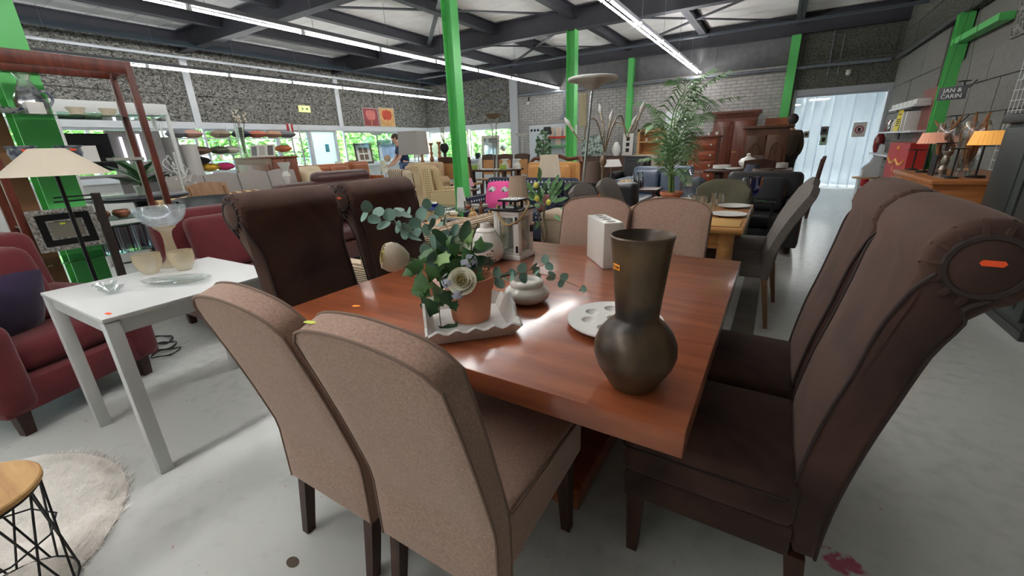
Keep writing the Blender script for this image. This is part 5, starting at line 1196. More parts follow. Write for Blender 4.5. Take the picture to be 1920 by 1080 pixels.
# ================================================================== BACKGROUND, LEFT AND CENTRE
# ---- pictures, signs on the window wall
def tulip(ms):
    def art(t, w, h, iw):
        mk('picture', G().box(-w/2+iw, .006, iw, w/2-iw, .012, h-iw), ms[0], t)
        for k in range(3):
            a = (k-1)*-.22; mk('painted_petal', G().lathe([(.0, 0), (1, 0), (1, .002)], 16, sx=.16*w, sy=.26*h).xf(Matrix.Translation((w*.15*(k-1), .005-.001*k, h*(.64-.03*abs(k-1)))) @ Matrix.Rotation(PI/2, 4, 'X') @ Matrix.Rotation(a, 4, 'Z')), ms[1], t)
        mk('painted_stem', G().box(-.02*w, .004, iw, .02*w, .006, h*.45), ms[2], t)
    return art
m_thin = mat('thin_frame', (210, 206, 200), .5)
for k, (x0, x1) in enumerate(((685, 713), (715, 743))):
    a, b = onx(x0, 235, XL+.1), onx(x1, 236, XL+.1); zt = onx((x0+x1)/2, 202, XL+.1).z; zb = HEAD+.1
    ms = (mat('canvas_plum', (150, 72, 74), .7, var=.3, vsc=4), mat('paint_rose', (206, 120, 112), .7, var=.2, vsc=9), mat('paint_ochre', (206, 160, 84), .7)) if k == 0 else (mat('canvas_ochre', (204, 160, 104), .7, var=.25, vsc=4), mat('paint_red', (188, 72, 52), .7, var=.25, vsc=9), mat('paint_ochre2', (190, 120, 60), .7))
    frame('tulip_painting', ('plum coloured flower painting', 'orange-red flower painting')[k]+' standing on the window head, %s of the pair' % ('left', 'right')[k], 'painting', (XL+.075, (a.y+b.y)/2, zb-.01), R(90), b.y-a.y, zt-zb, .012, m_thin, None, 2, 'flower paintings', art=tulip(ms))
p = onx(573, 204, XL+.12)
t = T('exit_sign', 'small lit emergency exit sign on the wall panels above the door', 'sign', (XL+.06, p.y, p.z), R(90))
mk('sign_box', G().rb((0, 0, 0), (.36, .05, .18), .006, 1), mat('sign_lit', (226, 232, 150), .5, em=.6), t)
mk('running_figure', G().box(-.1, -.028, -.05, -.07, -.026, .03).box(-.07, -.028, -.01, -.03, -.026, .02).sph((-.085, -.027, .05), .016, 8, 6), mat('sign_green', (60, 130, 70), .5), t, kind='stuff')
mk('arrow', G().prism([(.02, -.02), (.07, -.02), (.07, -.045), (.12, 0), (.07, .045), (.07, .02), (.02, .02)], -.028, -.026, 'y'), MATS['sign_green'], t)
p = onx(544, 241, -11.6)
t = T('pennant_sign', 'small red and white hanging sign in front of the window', 'sign', (p.x, p.y, p.z), R(90))
mk('sign_board', G().box(-.09, 0, -.12, .09, .01, .12), mat('sign_red', (176, 40, 44), .5), t); mk('white_stripe', G().box(-.03, -.004, -.12, .03, -.001, .12), m_cer2, t); mk('cord', G().tube([(0, 0, .12), (0, 0, 3.66-p.z)], .004, 5), m_blk, t)
# ---- things on the left window sill and in front of it
q0, q1 = onx(671, 300, XL+.05), onx(703, 300, XL+.05); zt = onx(683, 268, XL+.05).z
def four(t, w, h, iw):
    for i in (0, 1):
        for j in (0, 1): mk('small_picture', G().box(-w*.26+i*w*.28, .002, h*.2+j*h*.33, -w*.26+i*w*.28+w*.22, .006, h*.2+j*h*.33+h*.26), mat('sepia', (112, 84, 68), .6), t)
frame('four_picture_frame', 'dark wooden frame with four small pictures leaning on the window sill', 'picture frame', (XL-.0, (q0.y+q1.y)/2, SILL), R(90), q1.y-q0.y, zt-SILL, .07, mat('dark_frame', (70, 46, 36), .5), None, 6, None, .02, m_cer2, art=four)
q0, q1 = onx(716, 300, XL+.05), onx(756, 300, XL+.05); zt = onx(735, 262, XL+.05).z
frame('blue_print', 'framed pale blue print leaning on the window sill behind the man', 'picture frame', (XL-.0, (q0.y+q1.y)/2, SILL), R(90), q1.y-q0.y, zt-SILL, .03, mat('grey_frame', (150, 158, 164), .5), mat('blue_wash', (150, 172, 206), .7, var=.3, vsc=5), 5, None, .12, mat('mat_pale', (206, 218, 222), .7))
for k, x in enumerate((662, 635)): 
    p = onx(x, 300, XL+.05); mk('sill_box', G().rb((0, 0, .07), (.14, .2, .14), .01, 1), (mat('brick_red', (140, 60, 52), .7), m_bone)[k], lab=('small red box', 'small cream box')[k]+' on the left window sill', cat='box', loc=(XL+.03, p.y, SILL))
m_cog = mat('cognac_leather', (160, 92, 52), .42, var=.1, vsc=6)
p = onx(590, 303, -10.9)
sofa('cognac_sofa', 'long cognac brown leather sofa under the left windows', 'sofa', (-10.6, p.y, 0), R(-90), 2.2, .9, 1.03, m_cog, .44, .18, .62, 3, rake=.05)
p = onx(675, 303, -10.9)
sofa('cognac_armchair', 'cognac brown leather armchair under the left windows', 'armchair', (-10.9, p.y+.12, 0), R(-90), .85, .85, 1.05, m_cog, .44, .14, .62, 1, rake=.05)
m_bkl = mat('black_leather', (34, 34, 38), .35, var=.1, vsc=6, bump=.08, bsc=30)
p = onx(625, 332, -8.6)
sofa('black_sofa', 'black leather sofa in front of the cognac sofa', 'sofa', (-9.2, p.y+.3, 0), R(-90), 1.8, .85, .82, m_bkl, .42, .2, .6, 2, rake=.06)
def torchere(lab, px, ptop, Xp=None, Yp=None, r=.17, ms=None, mp_=None, z0=0, hb=.1, two=False, fl=0):
    p = onx(px, ptop, Xp) if Xp is not None else ony(px, ptop, Yp); z = p.z
    t = T('floor_lamp', lab, 'floor lamp', (p.x, p.y, 0))
    mk('lamp_bowl', G().lathe([(.02, z-hb), (r*.55, z-hb*.75), (r*.92, z-.015), (r, z), (r*.97, z), (r*.5, z-hb*.55), (.0, z-hb*.6)], 28, cap=False), ms, t)
    if two:
        for s in (-1, 1): mk('pole', G().tube(smooth_path([(s*.11, 0, z-hb*.5), (s*.1, 0, z-hb-.08), (s*.05, 0, z-hb-.28), (s*.045, 0, .02)], 6), .011, 8), mp_, t)
        mk('collar', G().cb((0, 0, z*.72), (.2, .06, .03)), mp_, t)
    else: mk('pole', G().tube([(0, 0, .02), (0, 0, z-hb*.9)], .011, 10), mp_, t)
    mk('base', G().lathe([(.14, 0), (.14, .015), (.02, .035)], 24), mp_, t); return t
m_fro = mat('frosted_shade', (214, 214, 210), .5)
torchere('black uplighter floor lamp with white bowl before the left windows', 705, 247, Xp=-11.5, r=.26, ms=m_fro, mp_=m_blk, hb=.12)
# cream high stool / child seat
p = onx(745, 300, -9.6)
t = T('cream_chair', 'small cream plastic chair beside the man', 'chair', (-9.9, p.y, 0), R(-70)); m_crp = mat('cream_plastic', (226, 214, 190), .4)
mk('seat_shell', G().slab(lambda u, v: ((u-.5)*.42*(1-.2*v*v), -.2-.06*v if v > .4 else .2-v, .72 if v < .4 else .72+(v-.4)*.55), 6, 10, .02, .8), m_crp, t)
for sx in (-1, 1):
    for sy in (-1, 1): mk('leg', G().tube([(sx*.2, sy*.2, 0), (sx*.13, sy*.12, .71)], .012, 6), m_chr, t)
mk('plush_head', G().sph((0, -.1, 1.12), (.11, .1, .1), 12, 8), mat('plush', (206, 180, 150), .9), lab='pale plush ball resting on the cream chair', cat='plush toy', loc=(-9.9, p.y, 0))
# ---- people
def person(lab, loc, rz, joints, edges, mb, parts, name='person'):
    t = T(name, lab, 'person', loc, rz)
    def skin(nm, V, E, rad, m, root=0):
        me = bpy.data.meshes.new(nm); me.from_pydata(V, E, []); o = bpy.data.objects.new(nm+'_src', me); COL.objects.link(o)
        sk = o.modifiers.new('s', 'SKIN'); ss = o.modifiers.new('d', 'SUBSURF'); ss.levels = 1; ss.render_levels = 1
        for i, v in enumerate(me.skin_vertices[0].data): v.radius = (rad[i]*.93, rad[i]*.93); v.use_root = (i == root)
        dg = bpy.context.evaluated_depsgraph_get(); m2 = bpy.data.meshes.new_from_object(o.evaluated_get(dg)); bpy.data.objects.remove(o)
        m2.materials.clear(); m2.materials.append(m); m2.polygons.foreach_set('use_smooth', [True]*len(m2.polygons))
        q = bpy.data.objects.new(nm, m2); COL.objects.link(q); q.parent = t; return q
    for nm, V, E, rad, m in parts: skin(nm, V, E, rad, m)
    return t
m_skin = mat('skin', (206, 160, 136), .55); m_shirt = mat('navy_shirt', (28, 48, 84), .85, var=.1, vsc=20); m_jean = mat('blue_jeans', (84, 108, 146), .85, var=.1, vsc=20); m_hair = mat('brown_hair', (70, 52, 42), .7)
def chain(n): return [(i, i+1) for i in range(n)]
p = onx(760, 300, -9.3)
V = [(0, 0, .95), (0, .02, 1.15), (0, .1, 1.36), (0, .16, 1.46), (0, .2, 1.54), (0, .25, 1.62), (0, .25, 1.72), (-.19, .12, 1.38), (-.24, .22, 1.12), (-.22, .42, .95), (-.21, .5, .92), (.19, .12, 1.38), (.24, .2, 1.12), (.22, .4, .93), (.21, .48, .9), (-.1, 0, .9), (-.11, .02, .5), (-.11, -.02, .08), (-.11, .12, .04), (.1, 0, .9), (.11, .02, .5), (.11, -.02, .08), (.11, .12, .04)]
E = [(0, 1), (1, 2), (2, 3), (3, 4), (4, 5), (5, 6), (2, 7), (7, 8), (8, 9), (9, 10), (2, 11), (11, 12), (12, 13), (13, 14), (0, 15), (15, 16), (16, 17), (17, 18), (0, 19), (19, 20), (20, 21), (21, 22)]
rad = [.13, .12, .14, .07, .06, .09, .085, .07, .05, .04, .03, .07, .05, .04, .03, .1, .075, .055, .04, .1, .075, .055, .04]
man = person('man in a navy T-shirt and jeans bending forward near the left windows', (p.x, p.y, 0), R(150), None, None, None, [
    ('body', V, E, rad, m_skin),
    ('t_shirt', [(0, 0, .9), (0, .02, 1.15), (0, .1, 1.37), (0, .15, 1.44), (-.19, .12, 1.38), (-.235, .18, 1.2), (.19, .12, 1.38), (.235, .17, 1.2)], [(0, 1), (1, 2), (2, 3), (2, 4), (4, 5), (2, 6), (6, 7)], [.175, .17, .18, .1, .095, .08, .095, .08], m_shirt),
    ('trousers', [(0, 0, .93), (-.1, 0, .88), (-.11, .02, .5), (-.11, -.02, .12), (.1, 0, .88), (.11, .02, .5), (.11, -.02, .12)], [(0, 1), (1, 2), (2, 3), (0, 4), (4, 5), (5, 6)], [.165, .12, .095, .075, .12, .095, .075], m_jean)])
mk('hair', G().sph((0, .22, 1.7), (.1, .11, .09), 14, 9), m_hair, man)
mk('nose', G().sph((0, .345, 1.655), (.014, .02, .02), 8, 6), m_skin, man)
for s in (-1, 1):
    mk('ear', G().sph((s*.088, .25, 1.66), (.015, .02, .03), 8, 6), m_skin, man); mk('eye', G().sph((s*.035, .325, 1.68), .012, 8, 6), m_ink, man)
    for k in range(4): mk('finger', G().tube([(s*.215+(k-1.5)*.016, .5, .915), (s*.215+(k-1.5)*.017, .55, .89), (s*.213+(k-1.5)*.015, .575, .86)], .008, 6), m_skin, man)
    mk('thumb', G().tube([(s*.19, .47, .92), (s*.17, .51, .9), (s*.175, .54, .88)], .009, 6), m_skin, man)
# ---- square-shade floor lamp, striped armchair, checked recliner, beige sofa
p = ony(777, 290, 5.9); q = ony(777, 246, 5.9)
lamp('square_floor_lamp', 'floor lamp with a large square grey shade left of the first green column', 'floor lamp', (p.x, 5.9, 0), (.2, .185, q.z-p.z), p.z, mat('grey_shade', (160, 156, 152), .8), m_wht, .012, .16, rz=R(12), square=True)
m_stripe2 = bands(ramp2('brown_stripe', (206, 192, 168), (110, 84, 66), 3.4, r=.9, lo=.46, hi=.54, det=0, bump=0, kind='wave', dist=0), 'X')
sofa('striped_armchair', 'armchair with brown and cream stripes beside the checked recliner', 'armchair', (-6.15, 6.35, 0), R(-20), .8, .85, .98, m_stripe2, .43, .16, .62, 1, rake=.08)
m_check = ramp2('checked_fabric', (150, 120, 82), (206, 182, 144), 26, r=.9, lo=.2, hi=.45, kind='voronoi', dist=0, bump=.1)
p = onz(822, 316, 1.03)
sofa('checked_recliner', 'tall beige checked recliner left of the first green column', 'armchair', (p.x*1.12, p.y*1.12+.1, 0), R(-35), .72, .85, 1.09, m_check, .44, .14, .64, 1, rake=.1)
m_bsofa = mat('beige_leather', (188, 160, 126), .5, var=.08, vsc=5)
p = onz(803, 308, 1.0)
sofa('beige_sofa', 'puffy beige leather sofa behind the checked recliner', 'sofa', (-7.65, 7.85, 0), R(180), 1.5, .95, 1.02, m_bsofa, .44, .24, .64, 2, roll=True, rake=.05)
# console with candlesticks and vase behind the beige sofa
CY = 11.4; xs = [ony(x, 305, CY).x for x in (786, 842)]; CZ = ony(812, 305, CY).z
t = T('console_table', 'dark console table with turned candlesticks behind the beige sofa', 'console table', ((xs[0]+xs[1])/2, CY, 0))
cw = xs[1]-xs[0]; mk('table_top', G().rb((0, 0, CZ-.02), (cw+.3, .5, .04), .006, 1), m_legd, t)
for sx in (-1, 1):
    for sy in (-1, 1): mk('leg', leg(G(), sx*(cw/2+.08), sy*.19, CZ-.04, .05, .04), m_legd, t)
m_turn = wood('turned_wood', (134, 84, 46), (178, 120, 70), .35, 4, 'z')
for k, (x, yt) in enumerate(((795, 292), (811, 268), (826, 266))):
    q = ony(x, yt, CY); h = max(.3, q.z-CZ)
    mk('turned_candlestick', turned([(.09, 0), (.09, .03), (.05, .07*h), (.085, .16*h), (.07, .26*h), (.035, .36*h), (.06, .5*h), (.03, .6*h), (.045, .72*h), (.03, .84*h), (.08, .95*h), (.08, h)]), m_turn, lab='turned wooden candlestick on the console table, %s' % ('short left one', 'tall middle one', 'tall right one')[k], cat='candlestick', grp='turned candlesticks', loc=(q.x, CY-.1, CZ))
q = ony(828, 275, CY+.1)
t = T('twig_vase', 'dark round vase with bare twigs on the console table', 'vase', (q.x+.12, CY+.1, CZ))
mk('vase', G().lathe([(.0, 0), (.1, 0), (.06, .06), (.05, .3), (.14, .4), (.16, .5), (.11, .6), (.05, .62), (.0, .6)], 18, cap=False), m_blk, t)
rn = random.Random(9)
for k in range(6): mk('twig', G().tube(smooth_path([(0, 0, .6), (rn.uniform(-.1, .1), rn.uniform(-.05, .05), .9), (rn.uniform(-.22, .22), rn.uniform(-.1, .1), 1.15+rn.uniform(0, .15))], 4), .008, 5), m_stem, t)
q = ony(797, 290, CY); lamp('white_table_lamp', 'small white table lamp at the left end of the console table', 'lamp', (xs[0]-.1, CY+.1, CZ), (.17, .1, .24), .2, m_cer2, m_turn, .02, .08)
mk('white_coat', G().loft([[(.16*k*math.cos(a), .1*k*math.sin(a), z) for a in [i*PI/6 for i in range(12)]] for k, z in ((1.5, .55), (1.3, 1.0), (1.1, 1.35), (.5, 1.5))]), m_cer2, lab='white cloth hanging on a stand beside the console table', cat='cloth', loc=(ony(842, 280, CY).x+.42, CY+.3, 0))
mk('coat_stand', G().tube([(0, 0, 0), (0, 0, .6)], .02, 8).lathe([(.18, 0), (.18, .02), (.02, .04)], 16), m_blk, lab='black stand holding the white cloth', cat='stand', loc=(ony(842, 280, CY).x+.42, CY+.3, 0))
# ---- back window sill: mirror, twig jug, figure outside
q0, q1 = ony(903, 298, YB-.1), ony(936, 298, YB-.1); zt = ony(918, 254, YB-.1).z
frame('pale_mirror', 'pale wooden framed mirror leaning in the back window', 'mirror', ((q0.x+q1.x)/2, YB-.08, SILL), 0, q1.x-q0.x, zt-SILL, .09, mat('pale_frame', (206, 200, 182), .6), mat('mirror_glass', (196, 206, 206), .05, m=.9), 4)
q = ony(875, 298, YB-.1)
t = T('twig_jug', 'glass vase of curly brown twigs on the back window sill', 'vase', (q.x, YB-.11, SILL)); mk('vase', G().lathe([(.0, 0), (.07, 0), (.09, .2), (.07, .35), (.065, .35), (.08, .2), (.0, .02)], 16, cap=False), m_g1, t)
for k in range(7): mk('twig', G().tube(smooth_path([(0, 0, .05), (rn.uniform(-.1, .1), 0, .5), (rn.uniform(-.2, .2), 0, .8), (rn.uniform(-.25, .25), 0, 1.05)], 4), .009, 5), m_turn, t)
q = ony(888, 298, YB-.1); mk('speaker_box', G().rb((0, 0, .11), (.2, .1, .22), .01, 1), m_blk, lab='small black box on the back window sill', cat='box', loc=(q.x+.2, YB-.065, SILL))
q = ony(951, 300, 15.2)
fig = person('dark-haired person in a purple top seen outside the back window', (q.x, 15.2, -.12), R(160), None, None, None, [
    ('body', [(x, y, z-.3) for x, y, z in V], E, rad, m_skin),
    ('purple_top', [(0, 0, .6), (0, .02, .85), (0, .1, 1.07), (0, .15, 1.14), (-.19, .12, 1.08), (-.235, .18, .85), (.19, .12, 1.08), (.235, .17, .85)], [(0, 1), (1, 2), (2, 3), (2, 4), (4, 5), (2, 6), (6, 7)], [.175, .17, .18, .1, .095, .08, .095, .08], mat('purple_top', (86, 72, 130), .85)),
    ('trousers', [(0, 0, .63), (-.1, 0, .58), (-.11, .02, .3), (-.11, -.02, .1), (.1, 0, .58), (.11, .02, .3), (.11, -.02, .1)], [(0, 1), (1, 2), (2, 3), (0, 4), (4, 5), (5, 6)], [.165, .12, .095, .075, .12, .095, .075], m_jean)])
mk('hair', G().sph((0, .2, 1.38), (.11, .12, .13), 14, 9), mat('dark_hair', (40, 30, 28), .7), fig)
# ---- dining set with cane-backed chairs behind the dotted sofa
m_cane = mat('cane_leather', (178, 128, 80), .6, var=.1, vsc=8); m_dko = wood('dark_oak', (54, 32, 24), (86, 54, 40), .4, 4, 'z')
tx, ty = ony(915, 335, 9.4).x, 9.4
t = T('oak_dining_table', 'dark oak dining table set with white cloths behind the dotted sofa', 'table', (tx, ty, 0))
mk('table_top', G().rb((0, 0, .755), (1.7, .9, .04), .008, 1), m_dko, t); mk('table_runner', G().rb((0, 0, .778), (1.4, .4, .005), .002, 1), m_cer2, t)
for sx in (-1, 1):
    for sy in (-1, 1): mk('leg', G().rb((sx*.75, sy*.36, .367), (.09, .09, .735), .01, 1), m_dko, t)
for k, (dx, dy, rz) in enumerate(((-.62, .72, 180), (-.05, .74, 180), (.5, .72, 180), (-.6, -.7, 0), (-.05, -.72, 0))):
    wood_chair('oak_chair', 'dark oak chair with tan leather back, %s' % ('far side of the oak table, left', 'far side of the oak table, middle', 'far side of the oak table, right', 'near side of the oak table, left', 'near side of the oak table, right')[k], (tx+dx, ty+dy, 0), R(rz+(k*5) % 9), m_dko, 1.08, 3, .46, 'oak chairs around the oak table', m_cane, m_cane)
OT = .78
for k, x in enumerate((948, 970)):
    q = ony(x, 333, ty); h = ony(x, 298, ty).z-OT
    mk('white_baluster', turned([(.1, 0), (.1, .03), (.06, .08), (.11, .3*h), (.08, .55*h), (.05, .7*h), (.06, .85*h), (.1, .93*h), (.1, h)]), m_cer2, lab='white baluster candlestick on the oak table, %s one' % ('left', 'right')[k], cat='candlestick', grp='white balusters', loc=(q.x, ty+.0, OT+.001))
m_lg = mat('lime_green', (166, 196, 96), .6)
for k, dx in enumerate((-.5, -.28, .62)): mk('green_box', G().rb((0, 0, .06), (.14, .14, .12), .01, 1), m_lg, lab='lime green box on the oak table, %s' % ('left end', 'left of the bottle', 'right end')[k], cat='box', grp='lime boxes', loc=(tx+dx, ty-.2, OT+.001))
mk('white_bottle', G().lathe([(.0, 0), (.05, 0), (.055, .15), (.02, .24), (.02, .3), (.0, .3)], 16, cap=False), m_cer, lab='white bottle on the oak table', cat='bottle', loc=(tx-.12, ty-.15, OT+.001))
mk('plate_stack', G().lathe([(.0, 0), (.08, 0), (.13, .02), (.13, .06), (.0, .06)], 20, cap=False), m_cer, lab='stack of white plates at the left end of the oak table', cat='plates', loc=(tx-.72, ty, OT+.001))
torchere('bronze uplighter floor lamp with two curved poles right of the first column', 925, 214, Yp=8.2, r=.22, ms=mat('bronze_bowl', (120, 100, 80), .35, m=.5), mp_=mat('brushed_nickel', (150, 146, 140), .35, m=.7), two=True, hb=.11)
torchere('white reading floor lamp with a shallow bowl beside the white shelf board', 979, 250, Yp=11.8, r=.26, ms=m_fro, mp_=m_wht, hb=.1)
p = ony(880, 363, 6.3); q = ony(880, 335, 6.3)
t_ = T('side_table', 'small dark side table under the pink lamp', 'side table', (p.x-.0, 6.9, 0)); mk('table_top', G().lathe([(.2, .5), (.2, .53)], 20), m_dko, t_); mk('stem', G().tube([(0, 0, 0), (0, 0, .5)], .03, 8), m_dko, t_); mk('base', G().lathe([(.15, 0), (.15, .02), (.03, .03)], 18), m_dko, t_)
zz = ony(880, 349, 6.9); z1 = ony(880, 334, 6.9)
t_.location.x = zz.x
lamp('pink_lamp', 'slim table lamp with a pink shade beside the first green column', 'lamp', (zz.x, 6.9, .5305), (.1, .055, z1.z-zz.z), zz.z-.5305, mat('pink_shade', (222, 160, 182), .7), m_cer2, .012, .06)
# ---- wing sofa with carved frame
m_gld = mat('gold_velvet', (190, 136, 76), .7, var=.1, vsc=8, sheen=.2); m_carv = wood('carved_wood', (70, 36, 24), (112, 62, 42), .4, 4, 'x')
p = ony(1022, 330, 8.0); 
wf = sofa('carved_sofa', 'golden velvet sofa with carved dark wood crest behind the dotted sofa', 'sofa', (p.x-.05, 8.1, 0), R(175), 1.3, .85, .98, m_gld, .44, .14, .64, 2, rake=.05, backcush=True)
mk('carved_crest', G().tube(smooth_path([(-.64, -.4, .95), (-.55, -.46, 1.05), (-.3, -.47, 1.03), (0, -.47, 1.1), (.3, -.47, 1.03), (.55, -.46, 1.05), (.64, -.4, .95)], 6), .04, 10), m_carv, wf)
for s in (-1, 1): mk('carved_post', G().tube([(s*.63, -.4, .1), (s*.64, -.42, .98)], .035, 8), m_carv, wf)
# pale lamp behind the dotted sofa
p = ony(1030, 333, 6.35); q = ony(1030, 290, 6.35)
t_ = T('lamp_table', 'small wooden table behind the dotted sofa, carrying the pale lamp', 'side table', (p.x, 6.35, 0)); mk('table_top', G().rb((0, 0, .69), (.45, .45, .03), .008, 1), m_dko, t_)
for sx in (-1, 1):
    for sy in (-1, 1): mk('leg', leg(G(), sx*.19, sy*.19, .676, .04, .03), m_dko, t_)
lamp('pale_lamp', 'table lamp with a pale pleated shade behind the dotted sofa', 'lamp', (p.x, 6.35, .7055), (.19, .14, q.z-p.z), p.z-.7055, mat('pale_pleats', (220, 204, 182), .85), m_turn, .03, .09, pleats=28)
# ---- shelf board on the brick wall
a, b = ony(992, 236, YB-.05), ony(1068, 300, YB-.05)
t = T('shelf_board', 'white display board with a red and a green shelf on the brick wall', 'display board', ((a.x+b.x)/2, YB-.04, 0)); bw_ = (b.x-a.x)/2
m_brd = mat('board_white', (206, 212, 218), .6)
mk('board', G().box(-bw_, -.01, ony(1030, 303, YB).z, bw_, .02, a.z), m_brd, t)
def sx_(x, y): q = ony(x, y, YB-.15); return q.x-(a.x+b.x)/2, q.z
x0, z0 = sx_(1030, 258); x1, _ = sx_(1067, 257); mk('red_shelf', G().box(x0, -.22, z0-.03, x1, -.01, z0+.03), mat('shelf_red', (206, 60, 44), .5), t)
x2, z2 = sx_(1008, 275); x3, _ = sx_(1061, 274); mk('green_shelf', G().box(x2, -.22, z2-.03, x3, -.01, z2+.03), mat('shelf_green', (110, 172, 116), .5), t)
for x in (x2+.1, x3-.1): mk('bracket', G().bar((x, -.01, z2-.25), (x, -.2, z2-.03), .02), m_pipe, t)
for k in range(3): mk('wall_icon', G().lathe([(.045, 0), (.045, .004)], 14).xf(Matrix.Translation((-bw_+.1+.13*k, -.012, a.z-.16)) @ Matrix.Rotation(PI/2, 4, 'X')), m_blk, t)
bx0 = (a.x+b.x)/2
for k, (xx, zz, w_, h_) in enumerate(((x0+.12, z0+.031, .2, .3), (x0+.36, z0+.031, .2, .3), (x1-.12, z0+.031, .16, .26), (x3-.28, z2+.031, .2, .26))):
    frame('shelf_photo', 'pale photo frame on the %s' % ('red shelf, left', 'red shelf, middle', 'red shelf, right', 'green shelf')[k], 'photo frame', (bx0+xx, YB-.2, zz), 0, w_, h_, .02, m_cer2, mat('pale_photo', (214, 190, 170), .6), 6, 'photo frames on the shelf board')
p = ony(1026, 252, YB-.5); q = ony(1026, 238, YB-.5)
lamp('black_shade_lamp', 'floor lamp with a black shade beside the shelf board', 'floor lamp', (p.x, YB-.5, 0), (.16, .12, q.z-p.z), p.z, m_blk, m_wht, .014, .15)
t = T('trailing_plant', 'bushy green plant below the black-shaded lamp', 'plant', (ony(1022, 280, YB-.9).x, YB-1.0, 0)); mk('pot', G().lathe([(.0, 0), (.15, 0), (.2, .35), (.18, .35), (.0, .3)], 18, cap=False), m_cer2, t)
mk('stem', G().tube([(0, 0, .3), (0, 0, 1.5)], .02, 7), m_stem, t); mk('foliage', foliage(0, 0, 1.2, .26, .26, .6, 170, .1, 77), mat('plant_dark', (96, 126, 92), .5, var=.4, vsc=5), t)
# ---- wall fittings on the brick wall
a = ony(1087, 176, YB-.03); b = ony(1099, 236, YB-.03)
t = T('vent_grille', 'tall pale slatted vent grille on the brick wall', 'vent', (0, YB-.015, 0)); mk('vent_frame', G().box(a.x, -.03, b.z, b.x, 0, a.z), mat('vent_cream', (184, 172, 140), .6), t)
n = 6
for k in range(n): mk('slat', G().box(a.x+(b.x-a.x)*(k+.2)/n, -.045, b.z+.03, a.x+(b.x-a.x)*(k+.7)/n, -.03, a.z-.03), MATS['vent_cream'], t)
a = ony(1061, 222, YB-.2); t = T('flue_hood', 'grey metal flue with a small hood on the brick wall', 'flue', (a.x, YB-.2, 0)); mk('hood', G().lathe([(.24, a.z-.02), (.24, a.z), (.1, a.z+.22)], 4), m_pipe, t); mk('flue_pipe', G().tube([(0, 0, a.z+.2), (0, 0, 2.95)], .09, 12), m_pipe, t)
p = ony(990, 191, YB-.1); t = T('security_camera', 'small white dome camera on the brick wall near the corner post', 'camera', (p.x, YB-.08, p.z)); mk('dome', G().sph((0, 0, -.05), .07, 12, 8), m_cer2, t); mk('mount', G().tube([(0, 0, .0), (0, .06, .16)], .02, 6), m_blk, t)
# ================================================================== CENTRE-RIGHT: PINE TABLE, PALM, LAMPS
t = T('pine_table', 'golden pine dining table with turned legs behind the taupe chairs', 'table', (-.6, 3.62, 0))
PX, PY = .48, .62; PZ = .77
mk('table_top', G().rb((0, 0, PZ-.02), (2*PX, 2*PY, .04), .015, 2), m_pine, t)
for s in (-1, 1): mk('apron', G().box(s*(PX-.1)-.012, -PY+.12, .61, s*(PX-.1)+.012, PY-.12, .73), m_pine, t); mk('apron', G().box(-PX+.12, s*(PY-.1)-.012, .61, PX-.12, s*(PY-.1)+.012, .73), m_pine, t)
for sx in (-1, 1):
    for sy in (-1, 1): mk('leg', turned([(.03, 0), (.035, .03), (.03, .08), (.04, .2), (.048, .34), (.035, .4), (.05, .44), (.03, .48), (.05, .53), (.05, .6), (.05, .73)]).mv(sx*(PX-.1), sy*(PY-.1), 0), m_pine, t)
def on_pine(px, py): p = onz(px, py, PZ); return (p.x, p.y, PZ+.0005)
for k, (x, y) in enumerate(((1376, 389), (1366, 405))):
    mk('dinner_plate', G().lathe([(.0, 0), (.06, 0), (.1, .012), (.125, .016), (.125, .02), (.09, .014), (.0, .006)], 28, cap=False), m_cer, lab='white dinner plate on the pine table, %s one' % ('far', 'near')[k], cat='plate', grp='plates on the pine table', loc=on_pine(x, y))
def tumb(g_, r, h): return g_.lathe([(.0, 0), (r*.8, 0), (r, h), (r*.95, h), (r*.75, .008), (.0, .008)], 18, cap=False)
for k, (x, y, h) in enumerate(((1303, 386, .09), (1318, 390, .1), (1338, 388, .12), (1352, 384, .1), (1328, 396, .07))):
    mk('drinking_glass', tumb(G(), .034, h), m_g1, lab='clear drinking glass on the pine table, %s from the left' % ('first', 'second', 'third, tallest', 'fifth', 'fourth, shortest')[k], cat='glass', grp='glasses on the pine table', loc=on_pine(x, y))
mk('placemat', G().rb((0, 0, .003), (.34, .3, .005), .002, 1), mat('straw_mat', (190, 148, 84), .9, bump=.3, bsc=200), lab='straw placemat on the near end of the pine table', cat='placemat', loc=(on_pine(1350, 418)[0]-.04, on_pine(1350, 418)[1]+.0, PZ+.0005))
# grey chairs around it
m_gwv = mat('grey_weave', (104, 97, 92), .95, var=.14, vsc=60, bump=.25, bsc=160); m_lgo = wood('oak_leg', (110, 78, 54), (146, 108, 78), .5, 4, 'z')
g1 = uph_chair('grey_weave_chair', 'grey woven dining chair at the right of the pine table, nearest', (-.17, 3.5, 0), R(92), m_gwv, 1.0, .46, .47, m_lgo, 'grey woven chairs', .05, .22, .08)
dup(g1, 'grey woven dining chair at the right of the pine table, farther back', (-.13, 4.12, 0), R(92))
dup(g1, 'grey woven dining chair at the left of the pine table, with orange sticker', (-1.0, 3.38, 0), R(-90))
dup(g1, 'grey woven dining chair at the left of the pine table, farther back', (-.98, 3.95, 0), R(-90))
mk('price_sticker', G().box(-.0008, -.022, -.01, 0, .022, .01), m_or, lab='orange price sticker on the left grey chair back', cat='sticker', grp='price stickers', loc=(onx(1131, 367, -1.17).x-.005, 3.24, .93))
